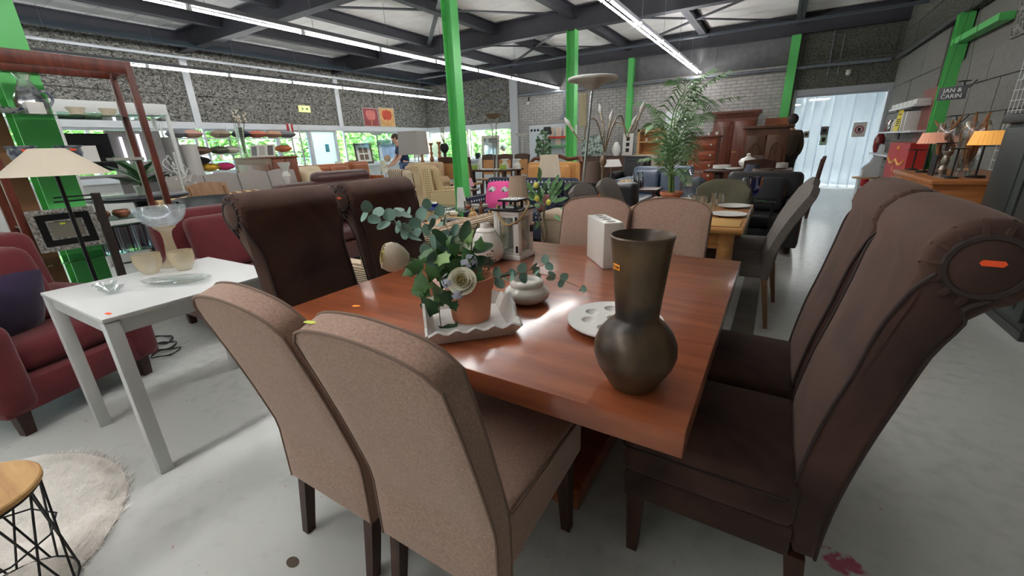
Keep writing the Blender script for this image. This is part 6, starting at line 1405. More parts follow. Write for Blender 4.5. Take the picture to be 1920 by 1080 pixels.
# olive tufted chair
m_olv = mat('olive_tweed', (98, 94, 76), .9, var=.12, vsc=60, bump=.2, bsc=140)
p = onz(1348, 348, .9)
t = T('olive_chair', 'olive tweed chair with tufted rounded back at the far end of the pine table', 'chair', (p.x, 4.78, 0), R(180))
def ofn(u, v):
    a = u*2-1; z = .42+v*(.5-.1*abs(a)**3); tu = .012*math.cos(a*PI*2)*math.cos(v*PI*2); return (-a*.26, -.22-.05*v+.06*a*a+tu, z)
mk('backrest', G().slab(ofn, 14, 12, .09, .6), m_olv, t, sm=60); mk('seat', G().rb((0, .04, .42), (.52, .5, .12), .04, 3), m_olv, t)
for s in (-1, 1): mk('armrest', G().tube(smooth_path([(s*.25, -.2, .62), (s*.29, 0, .64), (s*.27, .2, .58), (s*.26, .22, .42)], 5), .03, 8), m_olv, t)
mk('swivel_base', G().lathe([(.25, 0), (.25, .03), (.04, .06), (.04, .36)], 20), m_blk, t)
# blue goblet
p = ony(1410, 392, 4.85)
t = T('blue_goblet_stand', 'black glass-topped side table behind the pine table', 'side table', (ony(1412, 392, 5.4).x, 5.4, 0)); mk('table_top', G().rb((0, 0, .66), (.42, .36, .015), .005, 1), mat('black_glass', (24, 24, 28), .1), t)
for sx in (-1, 1):
    for sy in (-1, 1): mk('leg', G().tube([(sx*.18, sy*.15, 0), (sx*.18, sy*.15, .653)], .012, 8), m_blk, t)
mk('blue_goblet', G().lathe([(.0, 0), (.05, 0), (.05, .006), (.01, .012), (.012, .05), (.05, .09), (.075, .17), (.078, .25), (.074, .25), (.07, .17), (.04, .095), (.0, .08)], 22, cap=False), glass('cobalt_glass', (60, 90, 190), .7, .06), lab='large cobalt blue glass goblet behind the pine table', cat='glass', loc=(ony(1410, 380, 5.35).x, 5.35, .668))
# palm on a wooden side table
p = ony(1258, 372, 5.25); ZP = p.z-.02
t = T('palm_table', 'small orange-brown wooden table carrying the palm', 'side table', (p.x+.05, 5.3, 0)); mk('table_top', G().rb((0, 0, ZP-.015), (.62, .5, .03), .006, 1), m_pine, t)
for sx in (-1, 1):
    for sy in (-1, 1): mk('leg', leg(G(), sx*.26, sy*.2, ZP-.03, .05, .04), m_pine, t)
pm = T('potted_palm', 'tall feathery palm in a terracotta pot behind the taupe chairs', 'plant', (p.x, 5.25, ZP))
mk('pot', G().lathe([(.0, 0), (.085, 0), (.115, .065), (.13, .07), (.13, .1), (.12, .1), (.1, .06), (.0, .06)], 24, cap=False), m_terra, pm)
m_palm = mat('palm_leaf', (132, 168, 122), .5, var=.3, vsc=6); PO = Vector(pm.location)
def pat(x, y, dep=0):
    return ony(x, y, 5.25+dep)-PO
rn = random.Random(21)
def frond(path, n, L, name='frond'):
    pts = smooth_path(path, 7); s = mk(name, G().tube(pts, [.009*(1-.8*i/len(pts)) for i in range(len(pts))], 5), m_stemg, pm); g = G()
    m = len(pts)
    for k in range(n):
        f = .22+.76*k/n; i = min(m-2, int(f*(m-1))); p_ = pts[i]; d = (pts[i+1]-pts[i]).normalized(); sd_ = d.cross(Vector((0, 0, 1))); sd_ = sd_.normalized() if sd_.length > .05 else Vector((1, 0, 0))
        LL = L*1.2*(1-.55*abs(f-.45)*1.4)*rn.uniform(.85, 1.1)
        for sg in (-1, 1):
            w = (sd_*sg*.9+d*.55+Vector((0, 0, .1))).normalized(); e = p_+w*LL+Vector((0, 0, -LL*.35)); md = p_+w*LL*.5; wd = d*.009
            g.add([p_-wd*.4, p_+wd*.4, md+wd, md-wd, e], [(0, 1, 2, 3), (3, 2, 4)])
    mk('leaflets', g, m_palm, s, kind='stuff', sm=0)
b0 = Vector((0, 0, .06))
for k, (pth, n, L) in enumerate((
    ([(1258, 300, 0), (1275, 220, 0), (1310, 170, 0), (1362, 135, .1)], 34, .3),
    ([(1262, 290, .05), (1268, 210, .1), (1300, 160, .1), (1330, 135, .15)], 34, .3),
    ([(1255, 300, 0), (1262, 215, -.1), (1285, 165, -.2), (1265, 150, -.3)], 30, .28),
    ([(1262, 300, 0), (1272, 240, .1), (1300, 200, .2), (1400, 180, .3)], 26, .22),
    ([(1256, 310, 0), (1245, 240, -.05), (1225, 205, -.1), (1205, 195, -.1)], 30, .28),
    ([(1254, 310, 0), (1248, 260, -.1), (1232, 235, -.2), (1215, 240, -.25)], 28, .26),
    ([(1262, 300, 0), (1285, 240, -.1), (1310, 215, -.2), (1330, 230, -.3)], 32, .26),
    ([(1260, 300, 0), (1282, 255, 0), (1300, 250, .05), (1315, 285, .1)], 28, .24),
    ([(1258, 320, 0), (1275, 290, -.1), (1290, 275, -.15), (1300, 310, -.2)], 26, .2),
    ([(1258, 330, 0), (1245, 310, -.1), (1225, 298, -.15), (1200, 300, -.2)], 28, .16),
    ([(1260, 330, 0), (1275, 318, -.1), (1285, 330, -.15), (1292, 345, -.2)], 18, .12),
    ([(1262, 290, 0), (1290, 200, .2), (1320, 190, .3), (1340, 210, .4)], 30, .26))):
    frond([b0+Vector((rn.uniform(-.03, .03), rn.uniform(-.03, .03), 0))]+[pat(*q) for q in pth], n, L)
for k in range(3): mk('cane', G().tube([b0+Vector((.02*(k-1), .01*k, 0)), pat(1258+3*(k-1), 300, .0)], [.016, .011], 8), m_stemg, pm)
# acrylic box with label
p = ony(1282, 372, 5.0)
t = T('acrylic_box', 'clear acrylic display box with a white label right of the palm', 'display box', (p.x+.0, 5.34, ZP))
mk('acrylic_shell', G().rb((0, 0, .17), (.22, .12, .34), .008, 1), glass('acrylic', (240, 244, 246), .86, .03), t); mk('label', G().box(-.03, -.064, .16, .03, -.062, .27), m_cer2, t)
# black leather loveseat seen from behind, blue leather sofa
sofa('black_loveseat', 'black leather loveseat seen from behind, left of the palm', 'sofa', (-1.88, 5.6, 0), R(0), 1.0, .85, .86, m_bkl, .42, .2, .62, 2, rake=.1)
m_blul = mat('slate_leather', (80, 92, 110), .38, var=.1, vsc=5, bump=.06, bsc=25)
sofa('slate_sofa', 'slate blue leather sofa facing forward behind the palm', 'sofa', (-1.72, 7.6, 0), R(180), 1.45, .95, .9, m_blul, .42, .26, .66, 2, roll=True, rake=.05)
for k, x in enumerate((1187, 1192, 1197)):
    p = ony(x, 345, 6.6); mk('blue_bottle', G().lathe([(.0, 0), (.035, 0), (.04, .12), (.015, .18), (.015, .24), (.0, .24)], 14, cap=False), glass('blue_glass', (40, 60, 160), .6, .05), lab='small cobalt bottle behind the black loveseat, %s' % ('left', 'middle', 'right')[k], cat='bottle', grp='cobalt bottles', loc=(p.x, 6.6+.09*k, .642))
t = T('bottle_table', 'low dark table behind the black loveseat with blue bottles', 'side table', (ony(1192, 345, 6.6).x, 6.7, 0)); mk('table_top', G().rb((0, 0, .625), (.7, .45, .03), .006, 1), m_dko, t)
for sx in (-1, 1):
    for sy in (-1, 1): mk('leg', leg(G(), sx*.3, sy*.18, .611, .04, .035), m_dko, t)
mk('wicker_bowl', G().lathe([(.0, 0), (.06, 0), (.13, .05), (.13, .1), (.1, .12), (.0, .11)], 18, cap=False), m_gold, lab='round woven bowl behind the black loveseat', cat='bowl', loc=(ony(1160, 345, 6.6).x+.1, 6.7, .6405))
# chrome dish floor lamp
p = ony(1111, 146, 3.55)
t = T('dish_floor_lamp', 'tall chrome floor lamp with a wide round dish, in front of the second column', 'floor lamp', (-1.52, 3.55, 0)); hz = p.z-.02; dx = p.x+1.52
mk('lamp_dish', G().lathe([(.02, -.075), (.05, -.06), (.1, -.025), (.185, .0), (.2, .012), (.195, .018), (.17, .01), (.06, -.02), (.0, -.03)], 36, cap=False).mv(dx, 0, hz), mat('brushed_chrome', (176, 170, 164), .3, m=.7), t)
mk('dish_rim', G().tube(circ((dx, 0, hz+.012), .192, 36), .012, 8), m_fro, t)
mk('pole', G().tube([(0, 0, .02), (dx, 0, hz-.07)], .011, 10), m_chr, t); mk('base', G().lathe([(.14, 0), (.14, .02), (.02, .04)], 24), m_chr, t)
# brown cylinder-shade lamp
p = ony(1105, 342, 5.0); q = ony(1105, 303, 5.0)
lamp('brown_shade_lamp', 'chrome lamp with a brown cylinder shade behind the dish lamp', 'floor lamp', (p.x, 5.06, 0), (.125, .1, q.z-p.z), p.z, mat('brown_shade', (104, 86, 78), .85), m_chr, .01, .12)
# five-armed candle floor lamp
MY = 4.35; p = ony(1131, 300, MY)
ml_ = T('five_arm_lamp', 'floor lamp with five curling bronze arms and white candle bulbs', 'floor lamp', (p.x, MY, 0)); MO = Vector(ml_.location); m_arm = mat('antique_brass', (132, 112, 92), .35, m=.6)
mk('pole', G().tube([(0, 0, .02), (0, 0, p.z)], .014, 10), m_arm, ml_); mk('base', G().lathe([(.15, 0), (.15, .02), (.03, .05)], 24), m_arm, ml_); mk('hub', G().lathe([(.02, p.z-.06), (.035, p.z-.03), (.03, p.z+.02), (.015, p.z+.05)], 14), m_arm, ml_)
def mp2(x, y, d=0): return ony(x, y, MY+d)-MO
for pth in (([(1133, 285, 0), (1122, 235, -.05), (1110, 222, -.1), (1098, 240, -.15), (1095, 262, -.2), (1083, 258, -.2), (1075, 246, -.2)]), ([(1133, 285, 0), (1132, 250, .05), (1130, 232, .1), (1129, 226, .1)]), ([(1134, 285, 0), (1139, 255, -.1), (1142, 240, -.1)]),
            ([(1134, 285, 0), (1150, 232, .1), (1162, 217, .15), (1168, 225, .2), (1175, 258, .2), (1180, 247, .2)]), ([(1134, 285, 0), (1148, 240, -.05), (1158, 229, -.1), (1170, 236, -.15), (1178, 249, -.18), (1190, 243, -.2), (1196, 226, -.2)])):
    P_ = [mp2(*q) for q in pth]; ar = mk('lamp_arm', G().tube(smooth_path(P_, 6), .0065, 7), m_arm, ml_); e = P_[-1]; d = (P_[-1]-P_[-2]).normalized()
    mk('candle_sleeve', G().tube([e, e+d*.075], .013, 9), mat('candle_sleeve', (190, 178, 158), .5), ar)
    mk('candle_bulb', G().tube([e+d*(.07+.1*f) for f in (0, .2, .4, .6, .8, 1)], [.012, .02, .022, .018, .011, .003], 10), m_fro, ar)
# ================================================================== BACK RIGHT FURNITURE
def cabinet(name, lab, cat, x0, x1, Y, D, H, m, z0=0):
    t = T(name, lab, cat, ((x0+x1)/2, Y+D/2, z0)); w = x1-x0
    mk('body', G().box(-w/2, -D/2, .05, w/2, D/2, H), m, t); mk('plinth', G().box(-w/2+.02, -D/2+.02, 0, w/2-.02, D/2, .05), m, t); return t, w
m_mhg = wood('mahogany_red', (78, 36, 24), (118, 60, 40), .38, 2.5, 'z', coat=.2); m_rdw = wood('redwood', (120, 58, 36), (158, 84, 54), .4, 3, 'x'); m_oakd = wood('aged_oak', (68, 42, 28), (104, 68, 46), .45, 2.5, 'z')
# wardrobe
x0, x1 = ony(1330, 300, 12.6).x, ony(1408, 300, 12.6).x; H = ony(1370, 222, 12.6).z
t, w = cabinet('wardrobe', 'tall mahogany wardrobe with a heavy cornice by the brick wall', 'wardrobe', x0, x1, 12.6, .6, H, m_mhg)
mk('cornice', G().loft([[(-w/2*k-d, -.3*k-d, z), (w/2*k+d, -.3*k-d, z), (w/2*k+d, .3, z), (-w/2*k-d, .3, z)] for k, d, z in ((1, .0, H), (1, .02, H+.06), (1, .08, H+.12), (1, .08, H+.17))]), m_mhg, t)
for s in (-1, 1):
    d_ = mk('door', G().rb((s*w/4, -.312, H*.53), (w/2-.02, .024, H*.86), .006, 1), m_mhg, t); mk('door_panel', G().rb((s*w/4, -.328, H*.56), (w/2-.2, .012, H*.66), .005, 1), m_mhg, d_)
mk('door_handle', G().tube([(.02, -.34, H*.55), (.12, -.34, H*.55)], .012, 8), mat('brass', (190, 160, 96), .3, m=.8), t)
# chest of drawers
x0, x1 = ony(1290, 300, 9.6).x, ony(1342, 300, 9.6).x; H = ony(1320, 258, 9.6).z
t, w = cabinet('chest_of_drawers', 'tall reddish chest of drawers with white knobs beside the palm', 'chest of drawers', x0, x1, 9.6, .5, H, m_rdw)
mk('chest_top', G().rb((0, 0, H+.02), (w+.08, .58, .04), .008, 1), m_mhg, t); n = 6
for k in range(n):
    z = .12+(H-.16)*(k+.5)/n; d_ = mk('drawer', G().rb((0, -.262, z), (w-.06, .03, (H-.16)/n-.02), .006, 1), m_rdw, t)
    for s in (-1, 1): mk('knob', G().sph((s*w*.3, -.295, z), .022, 8, 6), m_cer2, d_)
for k in range(6): mk('white_cup', G().lathe([(.0, 0), (.03, 0), (.045, .06), (.04, .06), (.0, .01)], 14, cap=False), m_cer, lab='white cup on the tall chest of drawers, %s row, %s' % (('front', 'back')[k % 2], ('left', 'middle', 'right')[k//2]), cat='cup', grp='cups on the chest', loc=(x0+w*.35+.15*(k//2), 9.75+.12*(k % 2), H+.0405))
# armoire with arched doors
x0, x1 = ony(1392, 300, 10.2).x, ony(1472, 300, 10.2).x; H = ony(1440, 241, 10.2).z
t, w = cabinet('armoire', 'dark oak armoire with two arched panel doors left of the doorway', 'armoire', x0, x1, 10.2, .55, H, m_oakd)
mk('cornice', G().rb((0, 0, H+.03), (w+.14, .66, .06), .02, 2), m_oakd, t)
for s in (-1, 1):
    d_ = mk('door', G().rb((s*w/4, -.285, H*.62), (w/2-.03, .024, H*.6), .006, 1), m_oakd, t); hw = w/4-.09; zb, zt = H*.38, H*.82
    P_ = [(-hw, zb), (hw, zb), (hw, zt-.12), (hw*.6, zt-.04), (0, zt), (-hw*.6, zt-.04), (-hw, zt-.12)]
    mk('arched_panel', G().prism(P_, -.312, -.297, 'y').mv(s*w/4, 0, 0), m_oakd, d_); mk('panel_bead', G().tube([(s*w/4+a, -.312, b) for a, b in P_+[P_[0]]], .012, 6), m_oakd, d_)
mk('lower_panel', G().rb((0, -.285, H*.16), (w-.06, .02, H*.24), .006, 1), m_oakd, t)
# orange-brown cabinet behind
x0, x1 = ony(1430, 260, 13.0).x, ony(1486, 260, 13.0).x; H = ony(1455, 221, 13.0).z
t, w = cabinet('cherry_cabinet', 'orange-brown cabinet half hidden behind the armoire', 'cabinet', x0, x1, 13.0, .45, H, mat('cherry_orange', (150, 82, 44), .4, var=.1, vsc=5)); mk('door', G().rb((0, -.235, H*.5), (w-.1, .02, H*.84), .006, 1), MATS['cherry_orange'], t)
# bookcase
x0, x1 = ony(1194, 280, 12.2).x, ony(1242, 280, 12.2).x; H = ony(1218, 242, 12.2).z
t = T('bookcase', 'open light wood bookcase with small ornaments by the brick wall', 'bookcase', ((x0+x1)/2, 12.35, 0)); w = x1-x0
for s in (-1, 1): mk('side', G().box(s*(w/2-.03)-.03, -.15, 0, s*(w/2-.03)+.03, .15, H), m_oakl, t)
mk('top', G().box(-w/2, -.15, H-.06, w/2, .15, H), m_oakl, t); mk('back', G().box(-w/2+.03, .13, 0, w/2-.03, .15, H-.06), m_pine, t)
for k in range(1, 5): mk('shelf', G().box(-w/2+.06, -.14, H*k/5-.015, w/2-.06, .13, H*k/5+.015), m_oakl, t)
for k, dx in enumerate((-.12, .02, .16)): mk('ornament', G().lathe([(.0, 0), (.025, 0), (.03, .05), (.012, .09), (.0, .1)], 10, cap=False), (m_cer, m_turn, m_cer)[k], lab='small ornament on the bookcase, %s' % ('white left one', 'wooden middle one', 'white right one')[k], cat='ornament', grp='bookcase ornaments', loc=((x0+x1)/2+dx, 12.3, H*4/5+.0155))
mk('black_tv', G().rb((0, 0, .16), (.4, .05, .3), .01, 1), m_blk, lab='small black screen standing in the bookcase', cat='screen', loc=((x0+x1)/2-.05, 12.3, H*2/5+.0155))
x0, x1 = ony(1244, 260, 12.9).x, ony(1282, 260, 12.9).x
t = T('white_door_panel', 'pale blue-white door leaf leaning behind the palm', 'door leaf', ((x0+x1)/2, 13.0, 0)); mk('leaf', G().rb((0, 0, 1.05), (x1-x0, .05, 2.1), .006, 1), m_brd, t); mk('inset', G().rb((0, -.03, 1.1), (x1-x0-.3, .01, 1.6), .004, 1), m_cer2, t)
p = ony(1252, 285, 11.5); q = ony(1252, 271, 11.5); lamp('black_lamp', 'floor lamp with a small black shade right of the bookcase', 'floor lamp', (p.x, 11.5, 0), (.2, .14, q.z-p.z), p.z, m_blk, m_blk, .014, .16)
p = ony(1158, 292, 12.9); frame('three_photo_frame', 'tall narrow white frame with three photos left of the green wall column', 'photo frame', (ony(1156, 292, 12.9).x+.3, 12.95, .951), R(4), .3, .62, .05, m_cer2, None, 6, None, .02, m_cer2, art=lambda t, w, h, iw: [mk('small_photo', G().box(-.05, .0, .1+.16*k, .05, .004, .21+.16*k), m_blk, t) for k in range(3)])
t = T('low_sideboard', 'low dark sideboard along the brick wall behind the black loveseat', 'sideboard', (ony(1160, 300, 12.9).x, 12.95, 0)); mk('body', G().box(-1.2, -.22, .08, 1.2, .22, .95), m_dko, t); mk('plinth', G().box(-1.15, -.2, 0, 1.15, .2, .08), m_dko, t)
for k in range(3): mk('door', G().rb((-.8+.8*k, -.23, .52), (.74, .02, .8), .006, 1), m_dko, t)
mk('floral_picture', G().rb((0, 0, .3), (.7, .03, .62), .006, 1), ramp2('botanical', (60, 78, 70), (176, 192, 182), 12, lo=.4, hi=.6, det=4, bump=0), lab='framed grey-green botanical picture on the low sideboard', cat='picture', loc=(ony(1117, 270, 12.9).x-.1, 12.9, .951))
mk('striped_vase', G().lathe([(.0, 0), (.07, 0), (.13, .14), (.12, .26), (.05, .38), (.04, .4), (.0, .36)], 20, cap=False, fl=.03), m_fro, lab='large pale ribbed vase on the low sideboard', cat='vase', loc=(ony(1122, 290, 12.7).x+.5, 12.85, .951))
p = ony(1146, 312, 9.5); q = ony(1146, 299, 9.5); lamp('small_white_lamp', 'small lamp with a white shade behind the five-armed lamp', 'floor lamp', (p.x, 9.5, 0), (.24, .17, q.z-p.z), p.z, m_cer2, m_chr, .012, .14)
sofa('black_recliner', 'black leather recliner in front of the brick wall, left of the slate sofa', 'armchair', (ony(1150, 330, 9.8).x+.3, 10.3, 0), R(180), .95, .9, 1.0, m_bkl, .44, .2, .64, 1, roll=True)
p = ony(1157, 325, 8.6); t, w = cabinet('cream_chest', 'small cream chest of drawers behind the black loveseat', 'chest of drawers', ony(1205, 320, 11.2).x-.3, ony(1205, 320, 11.2).x+.25, 11.2, .4, 1.0, m_bone)
for k in range(3):
    d_ = mk('drawer', G().rb((0, -.21, .22+.29*k), (w-.06, .02, .26), .006, 1), m_bone, t); mk('knob', G().sph((0, -.235, .22+.29*k), .02, 8, 6), m_blk, d_)
# dark dining table with tureen
DYY = 8.75; p = ony(1402, 318, DYY); DTZ = .8
t = T('refectory_table', 'dark wooden table laid with white china in front of the armoire', 'table', (p.x, DYY, 0)); mk('table_top', G().rb((0, 0, DTZ-.02), (1.35, .8, .04), .008, 1), m_dko, t)
for s in (-1, 1): mk('trestle', G().rb((s*.45, 0, .4), (.12, .5, .72), .02, 1), m_dko, t); mk('foot', G().rb((s*.45, 0, .03), (.14, .7, .06), .01, 1), m_dko, t)
mk('stretcher', G().rb((0, 0, .25), (.9, .06, .12), .01, 1), m_dko, t)
t = T('soup_tureen', 'white lidded china tureen on the dark table', 'tureen', (p.x-.02, DYY+.05, DTZ+.001)); mk('bowl', G().lathe([(.0, 0), (.08, 0), (.07, .02), (.13, .07), (.15, .12), (.0, .12)], 22, cap=False), m_cer, t); mk('lid', G().lathe([(.15, .12), (.12, .17), (.05, .2), (.03, .22), (.035, .25), (.0, .27)], 22, cap=False), m_cer, t)
for k, (dx, dy, n) in enumerate(((-.42, -.05, 3), (.2, .2, 2), (.45, .1, 4), (-.2, -.2, 1))): mk('plate_pile', G().lathe([(.0, 0), (.1, 0), (.15, .015), (.15, .015+.02*n), (.0, .01+.02*n)], 20, cap=False), m_cer, lab='pile of white plates on the dark table, %s' % ('far left', 'behind the tureen', 'far right', 'single plate in front')[k], cat='plates', grp='plates on the dark table', loc=(p.x+dx, DYY+dy, DTZ+.001))
for k in range(4): wood_chair('ladder_chair', 'dark wooden chair at the dark laid table, %s' % ('left end', 'near right corner', 'right end', 'far side')[k], (p.x+(-.82, .2, .8, .0)[k], DYY+(0, -.62, .0, .72)[k], 0), R((-90, 0, 90, 180)[k]), m_dko, .95, 3, .42, 'chairs at the dark table')
for k, (x, yb_, yt, Y) in enumerate(((1428, 336, 316, 6.75), (1410, 323, 308, 7.0))):
    p = ony(x, yb_, Y); q = ony(x, yt, Y); lamp('drum_lamp', ('brown', 'slate')[k]+' lampshade floor lamp before the dark laid table', 'floor lamp', (p.x, Y, 0), ((.15, .12, q.z-p.z), (.11, .08, q.z-p.z))[k], p.z, (MATS['brown_shade'], mat('slate_shade', (66, 70, 84), .8))[k], m_blk, .012, .13)
sofa('black_armchair', 'black leather armchair behind the blue goblet', 'armchair', (ony(1430, 345, 6.0).x, 6.12, 0), R(180), .9, .85, .9, m_bkl, .42, .18, .62, 1)
# person in brown jacket by the doorway
p = ony(1479, 280, 11.6)
m_jack = mat('brown_jacket', (78, 64, 50), .8, var=.15, vsc=14, bump=.3, bsc=20)
pj = person('person in a brown quilted jacket standing left of the doorway', (p.x-.02, 11.6, 0), R(25), None, None, None, [
    ('body', [(0, 0, .95), (0, 0, 1.15), (0, 0, 1.36), (0, .01, 1.47), (0, .02, 1.54), (0, .03, 1.62), (0, .03, 1.7), (-.19, 0, 1.38), (-.25, 0, 1.12), (-.24, .08, .9), (-.24, .12, .83), (.19, 0, 1.38), (.25, 0, 1.12), (.24, .08, .9), (.24, .12, .83)]+V[15:], E, rad, m_skin),
    ('jacket', [(0, 0, .8), (0, 0, 1.1), (0, 0, 1.36), (0, .01, 1.45), (-.19, 0, 1.38), (-.25, 0, 1.12), (-.245, .07, .92), (.19, 0, 1.38), (.25, 0, 1.12), (.245, .07, .92)], [(0, 1), (1, 2), (2, 3), (2, 4), (4, 5), (5, 6), (2, 7), (7, 8), (8, 9)], [.2, .19, .19, .1, .1, .085, .07, .1, .085, .07], m_jack),
    ('trousers', [(0, 0, .93), (-.1, 0, .88), (-.11, .02, .5), (-.11, -.02, .12), (.1, 0, .88), (.11, .02, .5), (.11, -.02, .12)], [(0, 1), (1, 2), (2, 3), (0, 4), (4, 5), (5, 6)], [.165, .12, .095, .075, .12, .095, .075], mat('dark_trousers', (50, 46, 44), .85))])
mk('hair', G().sph((0, -.005, 1.68), (.105, .11, .12), 14, 9), MATS['dark_hair'], pj)
# ================================================================== RIGHT WALL
def rx(px, py, X=1.9): return onx(px, py, X)
# white wall shelves
m_wsh = mat('shelf_white', (214, 216, 218), .5)
HWS = {}
def wshelf(lab, px0, px1, py, d=.26, X=XR-.04):
    a, b = onx(px0, py, X-d), onx(px1, py, X-d); t = T('wall_shelf', lab, 'shelf', (X-d/2, (a.y+b.y)/2, (a.z+b.z)/2), 0, 'white wall shelves'); hw = abs(a.y-b.y)/2
    mk('board', G().rb((0, 0, 0), (d, 2*hw, .035), .004, 1), m_wsh, t)
    HWS[t.name] = hw
    for s in (-1, 1): mk('bracket', G().box(-d/2+.05, s*hw*.6-.01, -.03, d/2, s*hw*.6+.01, -.0175).box(d/2-.02, s*hw*.6-.01, -.14, d/2, s*hw*.6+.01, -.03), m_blk, t)
    return t
s1 = wshelf('upper white wall shelf with black brackets, right of the doorway', 1668, 1712, 203)
s2 = wshelf('middle white wall shelf under the yellow notice', 1648, 1706, 248)
s3 = wshelf('lowest white wall shelf left of the red panel', 1628, 1664, 290)
def on_ws(s, px, dx=0):
    q = onx(px, 250, s.location.x); h = HWS[s.name]-.08; return (s.location.x+dx, max(s.location.y-h, min(s.location.y+h, q.y)), s.location.z+.018)
# yellow notice, binders
q = on_ws(s2, 1687)
t = T('yellow_notice', 'yellow notice with printed lines on the middle wall shelf', 'notice', (q[0]-.08, q[1], q[2]), R(-90)); t.rotation_euler = (R(-4), 0, R(-90)); nw, nh = .4, .42
mk('sheet', G().box(-nw/2, 0, 0, nw/2, .004, nh), mat('yellow_paper', (226, 206, 60), .7), t)
for k, (w_, z) in enumerate(((.26, .29), (.28, .2), (.3, .165), (.24, .13), (.22, .095))): mk('print_line', G().box(-w_/2, -.002, z, w_/2, -.0005, z+.018), m_ink, t)
mk('print_dot', G().box(-.02, -.002, .36, .02, -.0005, .385), m_ink, t)
for k, x in enumerate((1698, 1705)):
    q = on_ws(s2, x); o = mk('white_binder', G().rb((0, 0, .16), (.2, .07, .32), .006, 1), m_cer2, lab='white binder on the middle wall shelf, %s one' % ('left', 'right')[k], cat='binder', grp='white binders', loc=(q[0], q[1], q[2]))
for k, x in enumerate((1658, 1666, 1675)):
    q = on_ws(s2, x); mk('glass_jar', G().lathe([(.0, 0), (.06, 0), (.065, .15), (.04, .2), (.04, .23), (.0, .23)], 16, cap=False), (mat('ruby', (120, 36, 36), .2), m_g1, m_bone)[k], lab=('ruby red jar', 'clear glass jar', 'cream jar')[k]+' on the middle wall shelf', cat='jar', grp='jars on the wall shelf', loc=q)
q = on_ws(s3, 1638); mk('ruby_lantern', G().lathe([(.0, 0), (.07, 0), (.1, .12), (.1, .3), (.05, .4), (.0, .42)], 18, cap=False), MATS['ruby'], lab='large ruby glass lantern on the lowest wall shelf', cat='lantern', loc=q)
for k, x in enumerate((1649, 1654, 1659)): 
    q = on_ws(s3, x); mk('sherry_glass', G().lathe([(.0, 0), (.035, 0), (.006, .01), (.006, .09), (.035, .13), (.035, .19), (.03, .19), (.0, .11)], 14, cap=False), m_g1, lab='stemmed glass on the lowest wall shelf, %s' % ('left', 'middle', 'right')[k], cat='glass', grp='stemmed glasses', loc=q)
for k in range(6):
    q = onx(1671+k*7, 200, s1.location.x); mk('white_box_row', G().rb((0, 0, .04), (.2, HWS[s1.name]*.3, .08), .004, 1), m_cer2, lab='small white box on the upper wall shelf, %s from the left' % ('first', 'second', 'third', 'fourth', 'fifth', 'sixth')[k], cat='box', grp='white boxes on the upper shelf', loc=(s1.location.x, s1.location.y+HWS[s1.name]*(.82-.328*k), s1.location.z+.018))
# red panel with gold ornament
p0, p1 = onx(1662, 300, 1.62), onx(1700, 300, 1.62)
t = T('red_star_cabinet', 'red panel box painted with gold stars and swags by the right wall', 'box', (1.72, (p0.y+p1.y)/2, .55)); hw = abs(p0.y-p1.y)/2; hh = onx(1688, 268, 1.62).z-.55
m_goldp = mat('gold_paint', (226, 166, 66), .45)
mk('panel', G().box(-.1, -hw, 0, .1, hw, hh), mat('festive_red', (176, 40, 32), .5), t)
def star(c, r, m=m_goldp): return G().prism([((r if i % 2 == 0 else r*.42)*math.sin(i*PI/5)+c[0], (r if i % 2 == 0 else r*.42)*math.cos(i*PI/5)+c[1]) for i in range(10)], -.104, -.1, 'x')
for c, r in (((.0, hh*.12), .07), ((-.12, hh*.3), .05), ((.12, hh*.36), .05)): mk('gold_star', star(c, r), m_goldp, t)
mk('gold_swag', G().tube([(-.102, -hw*.8+hw*1.6*i/12, hh*.6-.07*abs(math.sin(i/12*2*PI))) for i in range(13)], .02, 6), m_goldp, t); mk('gold_moon', G().tube([(-.102, .08*math.cos(a), hh*.78+.08*math.sin(a)) for a in [PI*.2+i*.25 for i in range(9)]], .014, 6), m_goldp, t)
t2 = T('low_black_cabinet', 'low black open cabinet under the red star box', 'cabinet', (1.72, (p0.y+p1.y)/2, 0)); mk('body', G().rb((0, 0, .28), (.4, 2*hw+.1, .52), .006, 1), m_blk, t2); mk('cabinet_top', G().rb((-.0, 0, .545), (.42, 2*hw+.14, .01), .003, 1), m_pipe, t2); mk('plinth', G().box(-.18, -hw, 0, .18, hw, .02), m_blk, t2)
# white wave-sided rack on a small bench
p0, p1 = onx(1605, 335, 1.5), onx(1648, 335, 1.5); yc = (p0.y+p1.y)/2
b0_ = ony(1605, 335, 12.2); b1_ = ony(1640, 336, 12.2)
t = T('bench_table', 'small oval wooden bench table with white shelf legs near the doorway', 'bench', ((b0_.x+b1_.x)/2, 12.2, 0)); bw2 = (b1_.x-b0_.x)/2; bz = .42
mk('table_top', G().lathe([(1, bz-.03), (1, bz)], 28, sx=bw2+.08, sy=.25), m_oakl, t)
for s in (-1, 1): mk('leg_panel', G().box(s*bw2*.7-.015, -.18, 0, s*bw2*.7+.015, .18, bz-.03), m_wsh, t)
mk('lower_shelf', G().box(-bw2*.7, -.16, .18, bw2*.7, .16, .2), m_wsh, t)
t = T('magazine_rack', 'white wave-sided wooden rack standing on the oval bench', 'rack', ((b0_.x+b1_.x)/2+.05, 12.2, bz+.0005)); rh = .62
prof = [(-bw2*.85, 0), (bw2*.85, 0), (bw2*.85, rh), (bw2*.72, rh+.06), (bw2*.5, rh+.02), (bw2*.35, rh-.12), (-bw2*.3, rh-.34), (-bw2*.75, rh-.4), (-bw2*.85, rh-.46)]
for s in (-1, 1): mk('side', G().prism(prof, s*.12-.01, s*.12+.01, 'y'), m_wsh, t)
